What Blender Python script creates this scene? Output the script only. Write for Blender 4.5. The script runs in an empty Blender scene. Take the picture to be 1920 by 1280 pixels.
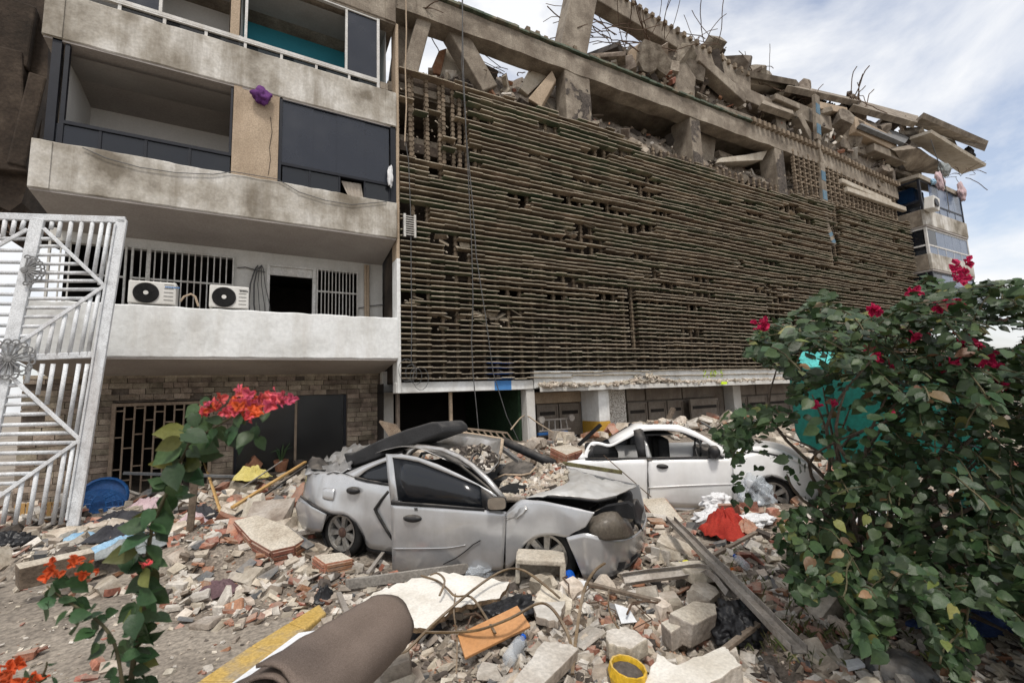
import bpy, bmesh, math, random
import numpy as np
from mathutils import Vector, Matrix, Euler, noise
rng = random.Random(7); nrg = np.random.RandomState(5)
S = bpy.context.scene; COL = S.collection
R = math.radians

# ------------------------------------------------------------------ camera
F, YAW, PIT, ROLL, EYE = 835.09, 0.517965, 0.1176525, -0.0365209, 1.75
FW = Vector((math.sin(YAW)*math.cos(PIT), math.cos(YAW)*math.cos(PIT), math.sin(PIT)))
_rt = Vector((math.cos(YAW), -math.sin(YAW), 0)); _up = _rt.cross(FW)
RT = _rt*math.cos(ROLL) + _up*math.sin(ROLL); UP = -_rt*math.sin(ROLL) + _up*math.cos(ROLL)
CAM = Vector((0, 0, EYE))
cd = bpy.data.cameras.new('camera'); cam = bpy.data.objects.new('camera', cd); COL.objects.link(cam)
cam.matrix_world = Matrix.Translation(CAM) @ Matrix((RT, UP, -FW)).transposed().to_4x4()
cd.sensor_width = 36; cd.lens = F/1920*36; cd.clip_start = .05; cd.clip_end = 3000
cd.dof.use_dof = True; cd.dof.focus_distance = 6.5; cd.dof.aperture_fstop = 3.2
S.camera = cam

# ------------------------------------------------------------------ light
SUN_EL, SUN_AZ = R(62), R(205)     # azimuth clockwise from +Y
W = bpy.data.worlds.new('World'); S.world = W; W.use_nodes = True
nt = W.node_tree; N = nt.nodes; L = nt.links; N.clear()
out = N.new('ShaderNodeOutputWorld'); bg = N.new('ShaderNodeBackground'); bg.inputs[1].default_value = 0.1
sky = N.new('ShaderNodeTexSky'); sky.sky_type = 'NISHITA'; sky.sun_disc = False
sky.sun_elevation = SUN_EL; sky.sun_rotation = SUN_AZ; sky.dust_density = 2.5; sky.air_density = 1.0
tc = N.new('ShaderNodeTexCoord'); mp = N.new('ShaderNodeMapping'); mp.inputs['Scale'].default_value = (.9, 1.3, 2.4); mp.inputs['Rotation'].default_value = (0.25, 0.15, 0.5)
n1 = N.new('ShaderNodeTexNoise'); n1.inputs['Scale'].default_value = 1.7; n1.inputs['Detail'].default_value = 9; n1.inputs['Roughness'].default_value = .58; n1.inputs['Distortion'].default_value = .5
cr = N.new('ShaderNodeValToRGB'); cr.color_ramp.elements[0].position = .34; cr.color_ramp.elements[0].color = (.22,)*3+(1,)
cr.color_ramp.elements[1].position = .53; cr.color_ramp.elements[1].color = (1, 1, 1, 1)
mx = N.new('ShaderNodeMix'); mx.data_type = 'RGBA'; mx.inputs[7].default_value = (9.4, 9.5, 9.7, 1)
L.new(tc.outputs['Generated'], mp.inputs[0]); L.new(mp.outputs[0], n1.inputs[0]); L.new(n1.outputs['Fac'], cr.inputs[0])
L.new(cr.outputs[0], mx.inputs[0]); gn_ = N.new('ShaderNodeMix'); gn_.data_type = 'RGBA'; gn_.blend_type = 'MULTIPLY'; gn_.inputs[0].default_value = 1; gn_.inputs[7].default_value = (2.1, 1.95, 1.85, 1); L.new(sky.outputs[0], gn_.inputs[6]); L.new(gn_.outputs[2], mx.inputs[6]); L.new(mx.outputs[2], bg.inputs[0]); L.new(bg.outputs[0], out.inputs[0])
sl = bpy.data.lights.new('sun', 'SUN'); sl.energy = 2.5; sl.angle = R(9); sl.color = (1, .95, .88)
sun = bpy.data.objects.new('sun', sl); COL.objects.link(sun)
sd = Vector((math.sin(SUN_AZ)*math.cos(SUN_EL), math.cos(SUN_AZ)*math.cos(SUN_EL), math.sin(SUN_EL)))
sun.rotation_euler = sd.to_track_quat('Z', 'Y').to_euler(); sun.location = (0, 0, 40)
S.view_settings.view_transform = 'Standard'; S.view_settings.look = 'None'; S.view_settings.exposure = 0.08; S.view_settings.gamma = 1
S.view_settings.use_curve_mapping = False

# ------------------------------------------------------------------ geometry helpers
def ray(u, v): return RT*((u-960)/F) - UP*((v-640)/F) + FW
def PY(u, v, Y): d = ray(u, v); return CAM + d*(Y/d.y)
def PZ(u, v, z): d = ray(u, v); return CAM + d*((z-EYE)/d.z)
def PD(u, v, D): return CAM + ray(u, v)*D
def pix(p):
    q = Vector(p)-CAM; w = q.dot(FW)
    return (960+F*q.dot(RT)/w, 640-F*q.dot(UP)/w, w) if w > .05 else (-9999, -9999, w)
def inpoly(x, y, P):
    r = False; j = len(P)-1
    for i in range(len(P)):
        if (P[i][1] > y) != (P[j][1] > y) and x < (P[j][0]-P[i][0])*(y-P[i][1])/(P[j][1]-P[i][1])+P[i][0]: r = not r
        j = i
    return r
def lerp(a, b, t): return a+(b-a)*t
def interp(x, pts):
    if x <= pts[0][0]: return pts[0][1]
    for (a, b), (c, d) in zip(pts, pts[1:]):
        if x <= c: return b+(d-b)*(x-a)/(c-a)
    return pts[-1][1]
def nz(p, s=1.0, seed=0): return noise.noise(Vector(p)*s+Vector((seed*7.3, seed*3.1, seed)))

class MB:
    def __init__(s): s.v = []; s.f = []; s.m = []
    def face(s, pts, m=0):
        i = len(s.v); s.v += [tuple(p) for p in pts]; s.f.append(tuple(range(i, i+len(pts)))); s.m.append(m)
    def hexa(s, p, m=0, fm=None):   # p: 8 points, bottom ring 0-3, top ring 4-7
        i = len(s.v); s.v += [tuple(q) for q in p]
        for k, q in enumerate(((3, 2, 1, 0), (4, 5, 6, 7), (0, 1, 5, 4), (1, 2, 6, 5), (2, 3, 7, 6), (3, 0, 4, 7))):
            s.f.append(tuple(i+j for j in q)); s.m.append(fm[k] if fm else m)
    def box(s, a, b, m=0, T=None, fm=None):
        x0, y0, z0 = a; x1, y1, z1 = b
        p = [(x0, y0, z0), (x1, y0, z0), (x1, y1, z0), (x0, y1, z0), (x0, y0, z1), (x1, y0, z1), (x1, y1, z1), (x0, y1, z1)]
        s.hexa([T(q) for q in p] if T else p, m, fm); return s
    def cbox(s, c, size, rot=None, m=0):
        M = Matrix.Translation(c) @ ((rot.to_matrix().to_4x4() if isinstance(rot, Euler) else rot.to_4x4()) if rot else Matrix.Identity(4))
        h = [x/2 for x in size]
        return s.box((-h[0], -h[1], -h[2]), h, m, T=lambda q: M @ Vector(q))
    def bar(s, a, b, w, h, up=(0, 0, 1), m=0):
        a = Vector(a); b = Vector(b); d = (b-a).normalized(); x = d.cross(Vector(up))
        if x.length < 1e-4: x = d.cross(Vector((0, 1, 0)))
        x.normalize(); y = x.cross(d)
        q = [(-w/2, -h/2), (w/2, -h/2), (w/2, h/2), (-w/2, h/2)]
        s.hexa([a+x*i+y*j for i, j in q]+[b+x*i+y*j for i, j in q], m); return s
    def prism(s, pts, vec, m=0, mside=None):
        n = len(pts); i = len(s.v); vec = Vector(vec)
        s.v += [tuple(p) for p in pts]+[tuple(Vector(p)+vec) for p in pts]
        s.f.append(tuple(range(i, i+n))); s.m.append(m); s.f.append(tuple(range(i+2*n-1, i+n-1, -1))); s.m.append(m)
        for k in range(n):
            l = (k+1) % n; s.f.append((i+k, i+l, i+n+l, i+n+k)); s.m.append(m if mside is None else mside)
        return s
    def tube(s, path, r, n=6, m=0, rs=None):
        path = [Vector(p) for p in path]; i0 = len(s.v); k = len(path); x = None
        for j, p in enumerate(path):
            d = (path[min(j+1, k-1)]-path[max(j-1, 0)])
            d = d.normalized() if d.length > 1e-6 else Vector((0, 0, 1))
            if x is None: x = d.orthogonal().normalized()
            else:
                x = x-d*x.dot(d); x = x.normalized() if x.length > 1e-5 else d.orthogonal().normalized()
            y = d.cross(x); rr = rs[j] if rs else r
            for a in range(n): t = 2*math.pi*a/n; s.v.append(tuple(p+x*(math.cos(t)*rr)+y*(math.sin(t)*rr)))
        for j in range(k-1):
            for a in range(n):
                b = (a+1) % n; s.f.append((i0+j*n+a, i0+j*n+b, i0+(j+1)*n+b, i0+(j+1)*n+a)); s.m.append(m)
        s.f.append(tuple(i0+a for a in reversed(range(n)))); s.m.append(m)
        s.f.append(tuple(i0+(k-1)*n+a for a in range(n))); s.m.append(m); return s
    def grid(s, rows, m=0, close=False):
        i = len(s.v); w = len(rows[0])
        for r in rows: s.v += [tuple(p) for p in r]
        for a in range(len(rows)-1):
            for b in range(w-(0 if close else 1)):
                c = (b+1) % w; s.f.append((i+a*w+b, i+a*w+c, i+(a+1)*w+c, i+(a+1)*w+b)); s.m.append(m)
        return s
    def lathe(s, prof, c, ax, n=20, m=0):
        ax = Vector(ax).normalized(); x = ax.orthogonal().normalized(); y = ax.cross(x); c = Vector(c)
        return s.grid([[c+ax*h+x*(r*math.cos(2*math.pi*a/n))+y*(r*math.sin(2*math.pi*a/n)) for a in range(n)] for r, h in prof], m, close=True)
    def mesh(s, name, mats):
        me = bpy.data.meshes.new(name); me.from_pydata(s.v, [], s.f)
        for q in (mats if isinstance(mats, (list, tuple)) else [mats]): me.materials.append(q)
        if any(s.m): me.polygons.foreach_set('material_index', s.m)
        me.update(); return me
    def build(s, name, mats, parent=None, smooth=False, thick=0, recalc=False, bevel=0):
        me = s.mesh(name, mats)
        if recalc:
            b = bmesh.new(); b.from_mesh(me); bmesh.ops.recalc_face_normals(b, faces=b.faces); b.to_mesh(me); b.free()
        if smooth: me.polygons.foreach_set('use_smooth', [True]*len(me.polygons))
        o = link(name, me, parent)
        if thick: md = o.modifiers.new('thick', 'SOLIDIFY'); md.thickness = thick; md.offset = -1
        if bevel: md = o.modifiers.new('bev', 'BEVEL'); md.width = bevel; md.segments = 2; md.limit_method = 'ANGLE'
        return o
def link(name, me, parent=None):
    o = bpy.data.objects.new(name, me); COL.objects.link(o)
    if parent:
        o.parent = parent; o.matrix_parent_inverse = world_of(parent).inverted()
    return o
def world_of(o):
    m = o.matrix_basis
    return (world_of(o.parent) @ o.matrix_parent_inverse @ m) if o.parent else m.copy()
def tag(o, label=None, cat=None, group=None, kind=None):
    for k, v in (('label', label), ('category', cat), ('group', group), ('kind', kind)):
        if v: o[k] = v
    return o
def thing(name, loc, label, cat, group=None):
    o = bpy.data.objects.new(name, None); COL.objects.link(o); o.location = loc; o.empty_display_size = .2
    return tag(o, label, cat, group)
def struct(o): o['kind'] = 'structure'; return o
def stuff(o, label=None, cat=None): o['kind'] = 'stuff'; return tag(o, label, cat)
def copy_tree(o, parent=None):
    kids = list(o.children); c = o.copy(); COL.objects.link(c)
    if parent: c.parent = parent
    for k in kids: copy_tree(k, c)
    return c

# ------------------------------------------------------------------ materials
def mat(name, cols, scale=2.0, rough=.85, bump=.25, bscale=25, metal=0.0, var=0.0, streak=None, spec=.3, detail=7, hue=0.0, trans=0, coat=0, dust=None, fine=.25, pos=None):
    m = bpy.data.materials.new(name); m.use_nodes = True; t = m.node_tree; n = t.nodes; l = t.links
    b = n['Principled BSDF']; b.inputs['Roughness'].default_value = rough; b.inputs['Metallic'].default_value = metal
    b.inputs['Specular IOR Level'].default_value = spec
    if coat: b.inputs['Coat Weight'].default_value = coat; b.inputs['Coat Roughness'].default_value = .12
    g = n.new('ShaderNodeNewGeometry'); P = g.outputs['Position']
    def nse(sc, det=7, ro=.6, mapping=None):
        x = n.new('ShaderNodeTexNoise'); x.inputs['Scale'].default_value = sc; x.inputs['Detail'].default_value = det; x.inputs['Roughness'].default_value = ro
        if mapping:
            q = n.new('ShaderNodeMapping'); q.inputs['Scale'].default_value = mapping; l.new(P, q.inputs[0]); l.new(q.outputs[0], x.inputs[0])
        else: l.new(P, x.inputs[0])
        return x.outputs['Fac']
    r = n.new('ShaderNodeValToRGB'); e = r.color_ramp.elements
    k = len(cols); lo, hi = (.32, .68)
    for i, c in enumerate(cols):
        x = e[i] if i < 2 else e.new(.5)
        x.position = pos[i] if pos else (lo+(hi-lo)*i/(k-1) if k > 1 else 0); x.color = (*c, 1)
    if k == 1: e[1].color = (*cols[0], 1)
    l.new(nse(scale, detail), r.inputs[0]); c = r.outputs[0]
    def mul(c, fac_out, a, b_, f0=.35, f1=.65):
        rr = n.new('ShaderNodeMapRange'); rr.inputs[1].default_value = f0; rr.inputs[2].default_value = f1; rr.inputs[3].default_value = a; rr.inputs[4].default_value = b_
        l.new(fac_out, rr.inputs[0]); h = n.new('ShaderNodeHueSaturation'); l.new(rr.outputs[0], h.inputs['Value']); l.new(c, h.inputs['Color']); return h
    if fine: c = mul(c, nse(bscale*1.5, 4), 1-fine, 1+fine*.6).outputs[0]
    if streak:
        col, amt = streak
        x = n.new('ShaderNodeMix'); x.data_type = 'RGBA'; rr = n.new('ShaderNodeMapRange'); rr.inputs[1].default_value = .46; rr.inputs[2].default_value = .72; rr.inputs[4].default_value = amt
        l.new(nse(3.0, 6, .65, (1, 1, .13)), rr.inputs[0]); l.new(rr.outputs[0], x.inputs[0]); l.new(c, x.inputs[6]); x.inputs[7].default_value = (*col, 1); c = x.outputs[2]
    if var or hue:
        oi = n.new('ShaderNodeObjectInfo'); ad = n.new('ShaderNodeMath'); ad.operation = 'ADD'; fr = n.new('ShaderNodeMath'); fr.operation = 'FRACT'
        l.new(oi.outputs['Random'], ad.inputs[0]); l.new(g.outputs['Random Per Island'], ad.inputs[1]); l.new(ad.outputs[0], fr.inputs[0])
        h = mul(c, fr.outputs[0], 1-var, 1+var, 0, 1); c = h.outputs[0]
        if hue:
            q = n.new('ShaderNodeMath'); q.operation = 'MULTIPLY'; q.inputs[1].default_value = 7.31; w = n.new('ShaderNodeMath'); w.operation = 'FRACT'
            l.new(fr.outputs[0], q.inputs[0]); l.new(q.outputs[0], w.inputs[0])
            rr = n.new('ShaderNodeMapRange'); rr.inputs[3].default_value = .5-hue; rr.inputs[4].default_value = .5+hue; l.new(w.outputs[0], rr.inputs[0]); l.new(rr.outputs[0], h.inputs['Hue'])
    if dust:      # settled dust on faces that look up
        col, amt = dust
        sx = n.new('ShaderNodeSeparateXYZ'); l.new(g.outputs['Normal'], sx.inputs[0]); rr = n.new('ShaderNodeMapRange'); rr.inputs[1].default_value = .3; rr.inputs[2].default_value = .95; rr.inputs[4].default_value = 1
        l.new(sx.outputs['Z'], rr.inputs[0]); mm = n.new('ShaderNodeMath'); mm.operation = 'MULTIPLY'
        r2 = n.new('ShaderNodeMapRange'); r2.inputs[1].default_value = .35; r2.inputs[2].default_value = .6; r2.inputs[4].default_value = amt; l.new(nse(6, 7), r2.inputs[0])
        l.new(rr.outputs[0], mm.inputs[0]); l.new(r2.outputs[0], mm.inputs[1])
        x = n.new('ShaderNodeMix'); x.data_type = 'RGBA'; l.new(mm.outputs[0], x.inputs[0]); l.new(c, x.inputs[6]); x.inputs[7].default_value = (*col, 1); c = x.outputs[2]
        ro = n.new('ShaderNodeMix'); ro.data_type = 'FLOAT'; l.new(mm.outputs[0], ro.inputs[0]); ro.inputs[2].default_value = rough; ro.inputs[3].default_value = .9; l.new(ro.outputs[0], b.inputs['Roughness'])
    l.new(c, b.inputs['Base Color'])
    if bump:
        bp = n.new('ShaderNodeBump'); bp.inputs['Strength'].default_value = bump; bp.inputs['Distance'].default_value = .02
        l.new(nse(bscale, 8, .62), bp.inputs['Height']); l.new(bp.outputs[0], b.inputs['Normal'])
    if trans:
        tr = n.new('ShaderNodeBsdfTranslucent'); l.new(c, tr.inputs[0]); ms = n.new('ShaderNodeMixShader'); ms.inputs[0].default_value = trans
        l.new(b.outputs[0], ms.inputs[1]); l.new(tr.outputs[0], ms.inputs[2]); l.new(ms.outputs[0], n['Material Output'].inputs[0])
    return m
def glassmat(name, col, rough=.05, alpha=.85):
    m = bpy.data.materials.new(name); m.use_nodes = True; t = m.node_tree; n = t.nodes; l = t.links
    b = n['Principled BSDF']; b.inputs['Base Color'].default_value = (*col, 1); b.inputs['Roughness'].default_value = rough; b.inputs['Specular IOR Level'].default_value = .5
    g = n.new('ShaderNodeNewGeometry'); x = n.new('ShaderNodeTexNoise'); x.inputs['Scale'].default_value = 1.5; x.inputs['Detail'].default_value = 6; l.new(g.outputs['Position'], x.inputs[0])
    rr = n.new('ShaderNodeMapRange'); rr.inputs[1].default_value = .35; rr.inputs[2].default_value = .7; rr.inputs[3].default_value = rough; rr.inputs[4].default_value = rough+.22; l.new(x.outputs['Fac'], rr.inputs[0]); l.new(rr.outputs[0], b.inputs['Roughness'])
    tr = n.new('ShaderNodeBsdfTransparent'); ms = n.new('ShaderNodeMixShader'); ms.inputs[0].default_value = alpha
    l.new(tr.outputs[0], ms.inputs[1]); l.new(b.outputs[0], ms.inputs[2]); l.new(ms.outputs[0], n['Material Output'].inputs[0])
    return m
DUST = (.33, .285, .235)
m_ground = mat('dirt_ground', [(.17, .145, .12), (.26, .225, .185), (.34, .3, .25)], .8, .95, .7, 18, fine=.4)
m_mound = mat('rubble_dust', [(.13, .105, .085), (.22, .185, .15), (.32, .28, .23)], 2.2, .95, .9, 22, fine=.45)
m_kerb = mat('yellow_paint_worn', [(.42, .27, .06), (.47, .32, .1), (.3, .25, .18)], 3, .85, .4, 30, pos=[.28, .48, .62])
m_conc = mat('stained_concrete', [(.19, .165, .13), (.42, .39, .34), (.63, .61, .57)], 1.0, .9, .3, 14, streak=((.17, .14, .1), .75), pos=[.36, .5, .64], fine=.14)
m_conc2 = mat('raw_concrete', [(.12, .098, .076), (.23, .195, .155), (.36, .315, .255)], 1.5, .92, .6, 20, streak=((.13, .1, .075), .55))
m_soffit = mat('soffit_plaster', [(.3, .27, .25), (.4, .37, .345)], .7, .9, .15, 20, fine=.12)
m_white = mat('white_render', [(.55, .55, .53), (.72, .73, .72), (.78, .79, .79)], 1.2, .85, .35, 9, streak=((.42, .38, .32), .4), fine=.08)
m_whitewall = mat('white_wall', [(.5, .49, .46), (.64, .63, .6)], 1.1, .9, .15, 20, streak=((.36, .32, .27), .3), fine=.08)
m_intw = mat('interior_white', [(.5, .49, .47), (.6, .59, .57)], .8, .9, .05, 20, fine=.06)
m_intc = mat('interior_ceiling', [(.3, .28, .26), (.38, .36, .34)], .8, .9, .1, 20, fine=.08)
m_blue = mat('blue_wall', [(.03, .22, .3), (.04, .27, .36)], 1, .8, .05, fine=.06)
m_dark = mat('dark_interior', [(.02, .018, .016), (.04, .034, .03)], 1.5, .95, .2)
m_brownwall = mat('ruined_wall', [(.022, .017, .013), (.05, .037, .028), (.1, .077, .058)], 1.2, .95, .6, 14)  # dark brown, deepened so the broken wing's shade sits in the colour
m_navy = mat('navy_frame', [(.007, .008, .013), (.013, .015, .022)], 4, .45, .05, fine=.1)
m_wframe = mat('white_frame', [(.5, .49, .46), (.68, .67, .65)], 5, .5, .1, 40, streak=((.3, .22, .15), .35))
m_tan = mat('tan_column', [(.36, .28, .2), (.48, .38, .28)], 2, .9, .3, streak=((.25, .18, .12), .4))
m_stone = mat('stone_veneer', [(.13, .105, .08), (.24, .195, .15), (.33, .28, .22)], 4, .9, .6, 30, var=.35, hue=.015)
m_mortar = mat('mortar', [(.1, .08, .065), (.16, .13, .105)], 5, .95, .4)
m_grill = mat('rusty_beige_bar', [(.2, .15, .11), (.3, .24, .18)], 8, .7, .2, streak=((.12, .07, .04), .5))
m_wbar = mat('white_bar', [(.42, .41, .38), (.62, .61, .58)], 8, .55, .15, 40, streak=((.22, .15, .1), .45))
m_gate = mat('white_gate_paint', [(.48, .49, .5), (.66, .68, .7), (.72, .74, .76)], 7, .5, .25, 50, streak=((.28, .22, .18), .4), var=.06)
m_scroll = mat('dark_scroll_iron', [(.12, .12, .12), (.3, .3, .3)], 20, .5, .2, 60)
m_ac = mat('ac_plastic', [(.6, .59, .55), (.72, .71, .68)], 3, .45, .05, streak=((.4, .36, .3), .3), fine=.05)
m_black = mat('black_plastic', [(.012, .012, .013), (.03, .03, .032)], 6, .5, .1, dust=(DUST, .35))
m_rub = mat('black_rubber', [(.01, .01, .01), (.025, .024, .023)], 6, .7, .15, 60, dust=(DUST, .4))
m_glassd = glassmat('dark_glass', (.012, .014, .018), .06, .9)
m_glassw = glassmat('dusty_glass', (.02, .021, .022), .12, .72)
m_glassblue = glassmat('tinted_window_film', (.018, .022, .034), .16, .93)
m_glasst = glassmat('tower_glass', (.12, .16, .24), .12, .9)
# tiles
def tile_mat():
    m = mat('glazed_clay_tile', [(.1, .075, .05), (.2, .15, .1)], 3, .6, .3, 30, var=.3, dust=((.3, .25, .19), .9), fine=.35)
    t = m.node_tree; n = t.nodes; l = t.links
    return m
m_tile = mat('brown_clay_tile', [(.13, .098, .068), (.225, .175, .125), (.33, .27, .2)], 1.3, .75, .35, 35, var=.3, hue=.012, dust=((.3, .26, .205), .9), fine=.35)
m_tileg = mat('green_glazed_tile', [(.07, .1, .06), (.13, .145, .092), (.27, .23, .165)], 1.7, .55, .3, 35, var=.3, hue=.02, dust=((.3, .26, .205), .9), fine=.35)
m_bluepatch = mat('faded_blue_tile', [(.07, .14, .2), (.14, .22, .28)], 4, .7, .2)
m_tileb = mat('blue_painted_tile', [(.06, .2, .5), (.09, .26, .58)], 3, .7, .2)
m_edge = mat('clay_edge', [(.21, .175, .13), (.37, .32, .245)], 5, .85, .4, 30, var=.3, fine=.3)
m_post = mat('clay_post', [(.13, .095, .065), (.25, .2, .145)], 4, .9, .5, 30, var=.25)
m_greenedge = mat('green_ledge_tile', [(.04, .065, .042), (.1, .12, .085), (.22, .18, .13)], 2.5, .6, .4, 25, var=.25)
m_bluepaint = mat('blue_paint', [(.05, .17, .42), (.08, .24, .52)], 4, .75, .2, fine=.15)
m_garage = mat('garage_metal', [(.13, .105, .085), (.2, .17, .14), (.26, .225, .19)], 1.5, .65, .15, 25, streak=((.1, .07, .05), .5))
m_pebble = mat('pebble_dash', [(.2, .17, .14), (.6, .58, .54)], 28, .9, .9, 45, detail=2, pos=[.42, .52])
m_yellowb = mat('yellow_base_paint', [(.42, .24, .03), (.5, .3, .05)], 4, .8, .2)
m_green_wall = mat('green_hedge_wall', [(.012, .03, .014), (.03, .06, .03)], 14, .95, .8, 40)
m_fluo = mat('fluorescent_spray_paint', [(.62, .85, .02)], 3, .8, .1)
# rubble
m_chunk = mat('concrete_rubble', [(.27, .22, .17), (.43, .375, .305), (.56, .51, .44)], 4, .95, .7, 20, var=.3, hue=.012, fine=.18)
m_plast = mat('plaster_rubble', [(.38, .335, .28), (.52, .48, .425), (.62, .59, .54)], 4, .9, .4, 30, var=.2, fine=.2)
m_brick = mat('clay_brick_rubble', [(.23, .1, .065), (.35, .16, .1), (.38, .24, .18)], 5, .92, .5, 30, var=.28, hue=.015, dust=(DUST, .7), fine=.25)
m_slate = mat('grey_slab', [(.09, .095, .1), (.16, .165, .17)], 5, .8, .4, 25, var=.3, dust=(DUST, .6))
m_darkrub = mat('dark_rubble', [(.05, .042, .036), (.12, .1, .085)], 5, .9, .6, 25, var=.4)
m_rebar = mat('rusty_rebar', [(.07, .045, .03), (.14, .09, .06)], 20, .8, .4, 80)
m_wire = mat('grey_cable', [(.06, .06, .06), (.12, .12, .12)], 10, .6, 0)
m_steel = mat('dusty_steel', [(.3, .275, .245), (.43, .4, .365)], 5, .55, .2, 30, metal=.35, streak=((.15, .1, .07), .5), dust=(DUST, .4))
m_bronze = mat('bronze_strip', [(.1, .065, .035), (.24, .16, .08)], 9, .5, .2, 40, metal=.45, dust=(DUST, .5))
m_wood = mat('raw_yellow_wood', [(.45, .27, .1), (.58, .38, .16)], 5, .75, .3, 40, streak=((.3, .16, .06), .4))
m_oldwood = mat('old_wood', [(.1, .075, .055), (.2, .155, .115)], 7, .9, .6, 30, dust=(DUST, .5))
m_greywood = mat('grey_plank', [(.2, .185, .165), (.33, .31, .28)], 6, .85, .4, 30, streak=((.14, .12, .1), .5))
m_moss = mat('mossy_wood', [(.1, .08, .05), (.2, .19, .09)], 14, .95, .9, 50)
m_board = mat('white_board', [(.55, .51, .44), (.7, .67, .61), (.76, .74, .69)], 3, .85, .25, 35, fine=.12)
m_boardedge = mat('torn_board_edge', [(.12, .08, .05), (.25, .17, .1)], 14, .95, .9, 40)
m_orange = mat('orange_tiled_board', [(.42, .2, .075), (.52, .27, .12)], 3, .6, .15, 30, fine=.12)
m_felt = mat('brown_felt_carpet', [(.17, .13, .105), (.225, .175, .145)], 2, .97, .5, 160, fine=.35)
m_slabtop = mat('slab_plaster', [(.36, .31, .245), (.47, .42, .345), (.52, .48, .41)], 3, .92, .4, 30)
# cloth & plastics
def cloth(name, a, b, rough=.9): return mat(name, [a, b], 6, rough, .3, 40, fine=.2)
m_red = cloth('red_cloth', (.27, .02, .014), (.4, .04, .024)); m_denim = cloth('blue_denim', (.035, .06, .17), (.06, .1, .25)); m_purple = cloth('purple_cloth', (.09, .055, .06), (.16, .1, .11))
m_lblue = cloth('light_blue_cloth', (.2, .36, .52), (.34, .5, .62)); m_pink = cloth('pink_cloth', (.42, .3, .32), (.56, .44, .45)); m_bagw = cloth('white_bag', (.62, .62, .62), (.76, .76, .77), .45)
m_bagb = cloth('black_bag', (.01, .01, .011), (.022, .022, .024), .3); m_ysack = cloth('yellow_sack', (.48, .4, .11), (.6, .52, .2)); m_teal = cloth('teal_cloth', (.08, .3, .34), (.14, .42, .46)); m_gcloth = cloth('green_cloth', (.1, .42, .12), (.22, .56, .22))
m_greycloth = cloth('grey_cloth', (.18, .2, .2), (.3, .32, .32)); m_darkcloth = cloth('dark_cloth', (.02, .02, .025), (.06, .06, .065)); m_violet = cloth('violet_cloth', (.06, .015, .09), (.13, .04, .17))
m_curtain = cloth('beige_curtain', (.36, .31, .26), (.5, .45, .39)); m_bluep = mat('blue_plastic', [(.015, .07, .22), (.025, .11, .3)], 5, .45, .1); m_ybucket = mat('yellow_plastic', [(.6, .36, .02), (.7, .45, .04)], 6, .5, .2, dust=(DUST, .4))
m_terra = mat('terracotta_pot', [(.3, .14, .08), (.4, .2, .12)], 5, .85, .2); m_clear = glassmat('clear_plastic', (.6, .65, .7), .1, .35); m_bcap = mat('blue_cap', [(.01, .1, .5)], 3, .4, 0); m_can = mat('yellow_can', [(.65, .62, .02), (.72, .7, .05)], 4, .4, .05)
m_paper = mat('paper', [(.6, .62, .64), (.72, .73, .74)], 5, .85, .1, fine=.08); m_packy = mat('yellow_package', [(.66, .52, .06), (.74, .62, .2)], 8, .5, .1)
m_orangep = mat('orange_plastic', [(.6, .16, .03)], 3, .5, 0)
# cars
m_silver = mat('silver_paint', [(.43, .435, .445), (.52, .525, .535)], 1.5, .27, .04, 6, metal=.5, coat=.7, streak=((.3, .27, .23), .3), dust=((.36, .33, .29), .3), fine=.06)
m_silver2 = mat('bare_sheet_metal', [(.42, .41, .39), (.55, .54, .53)], 3, .3, .15, 12, metal=.75, streak=((.3, .22, .14), .4), fine=.1)
m_hood = mat('dusty_bonnet_painted_sheen', [(.44, .435, .42), (.58, .575, .56)], 2.5, .38, .06, 8, metal=.12, coat=.25, streak=((.34, .3, .24), .4), fine=.08)  # paler, less metallic silver: bright reflection put into the colour, plus dust
m_carwhite = mat('white_car_paint', [(.76, .76, .755), (.82, .82, .815)], 1.5, .28, .02, 6, coat=.5, spec=.5, streak=((.5, .47, .42), .25), dust=((.45, .41, .36), .3), fine=.04)
m_rim = mat('alloy_rim', [(.3, .29, .27), (.42, .41, .39)], 10, .4, .05, metal=.7)
m_hub = mat('rusty_hub', [(.05, .025, .02), (.1, .06, .045)], 20, .7, .2)
m_cabin = mat('dark_cabin', [(.008, .008, .009), (.02, .02, .021)], 3, .8, .1)
m_lamp = mat('broken_lamp_shell', [(.09, .075, .06), (.15, .13, .105)], 6, .35, .15, 30, streak=((.2, .18, .15), .4))
m_foam = mat('charcoal_foam', [(.025, .025, .026), (.045, .045, .047)], 3, .95, .3, 60, dust=((.12, .11, .1), .6))
m_mirror = mat('mirror_glass', [(.6, .58, .55)], 2, .06, 0, metal=1.0, fine=0)
m_skip = mat('green_skip_paint', [(.005, .085, .068), (.008, .115, .092)], 1.5, .45, .08, 15, streak=((.01, .09, .07), .4)); m_skipl = mat('turquoise_lid', [(.06, .42, .4), (.1, .5, .47)], 2, .5, .05)
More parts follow.
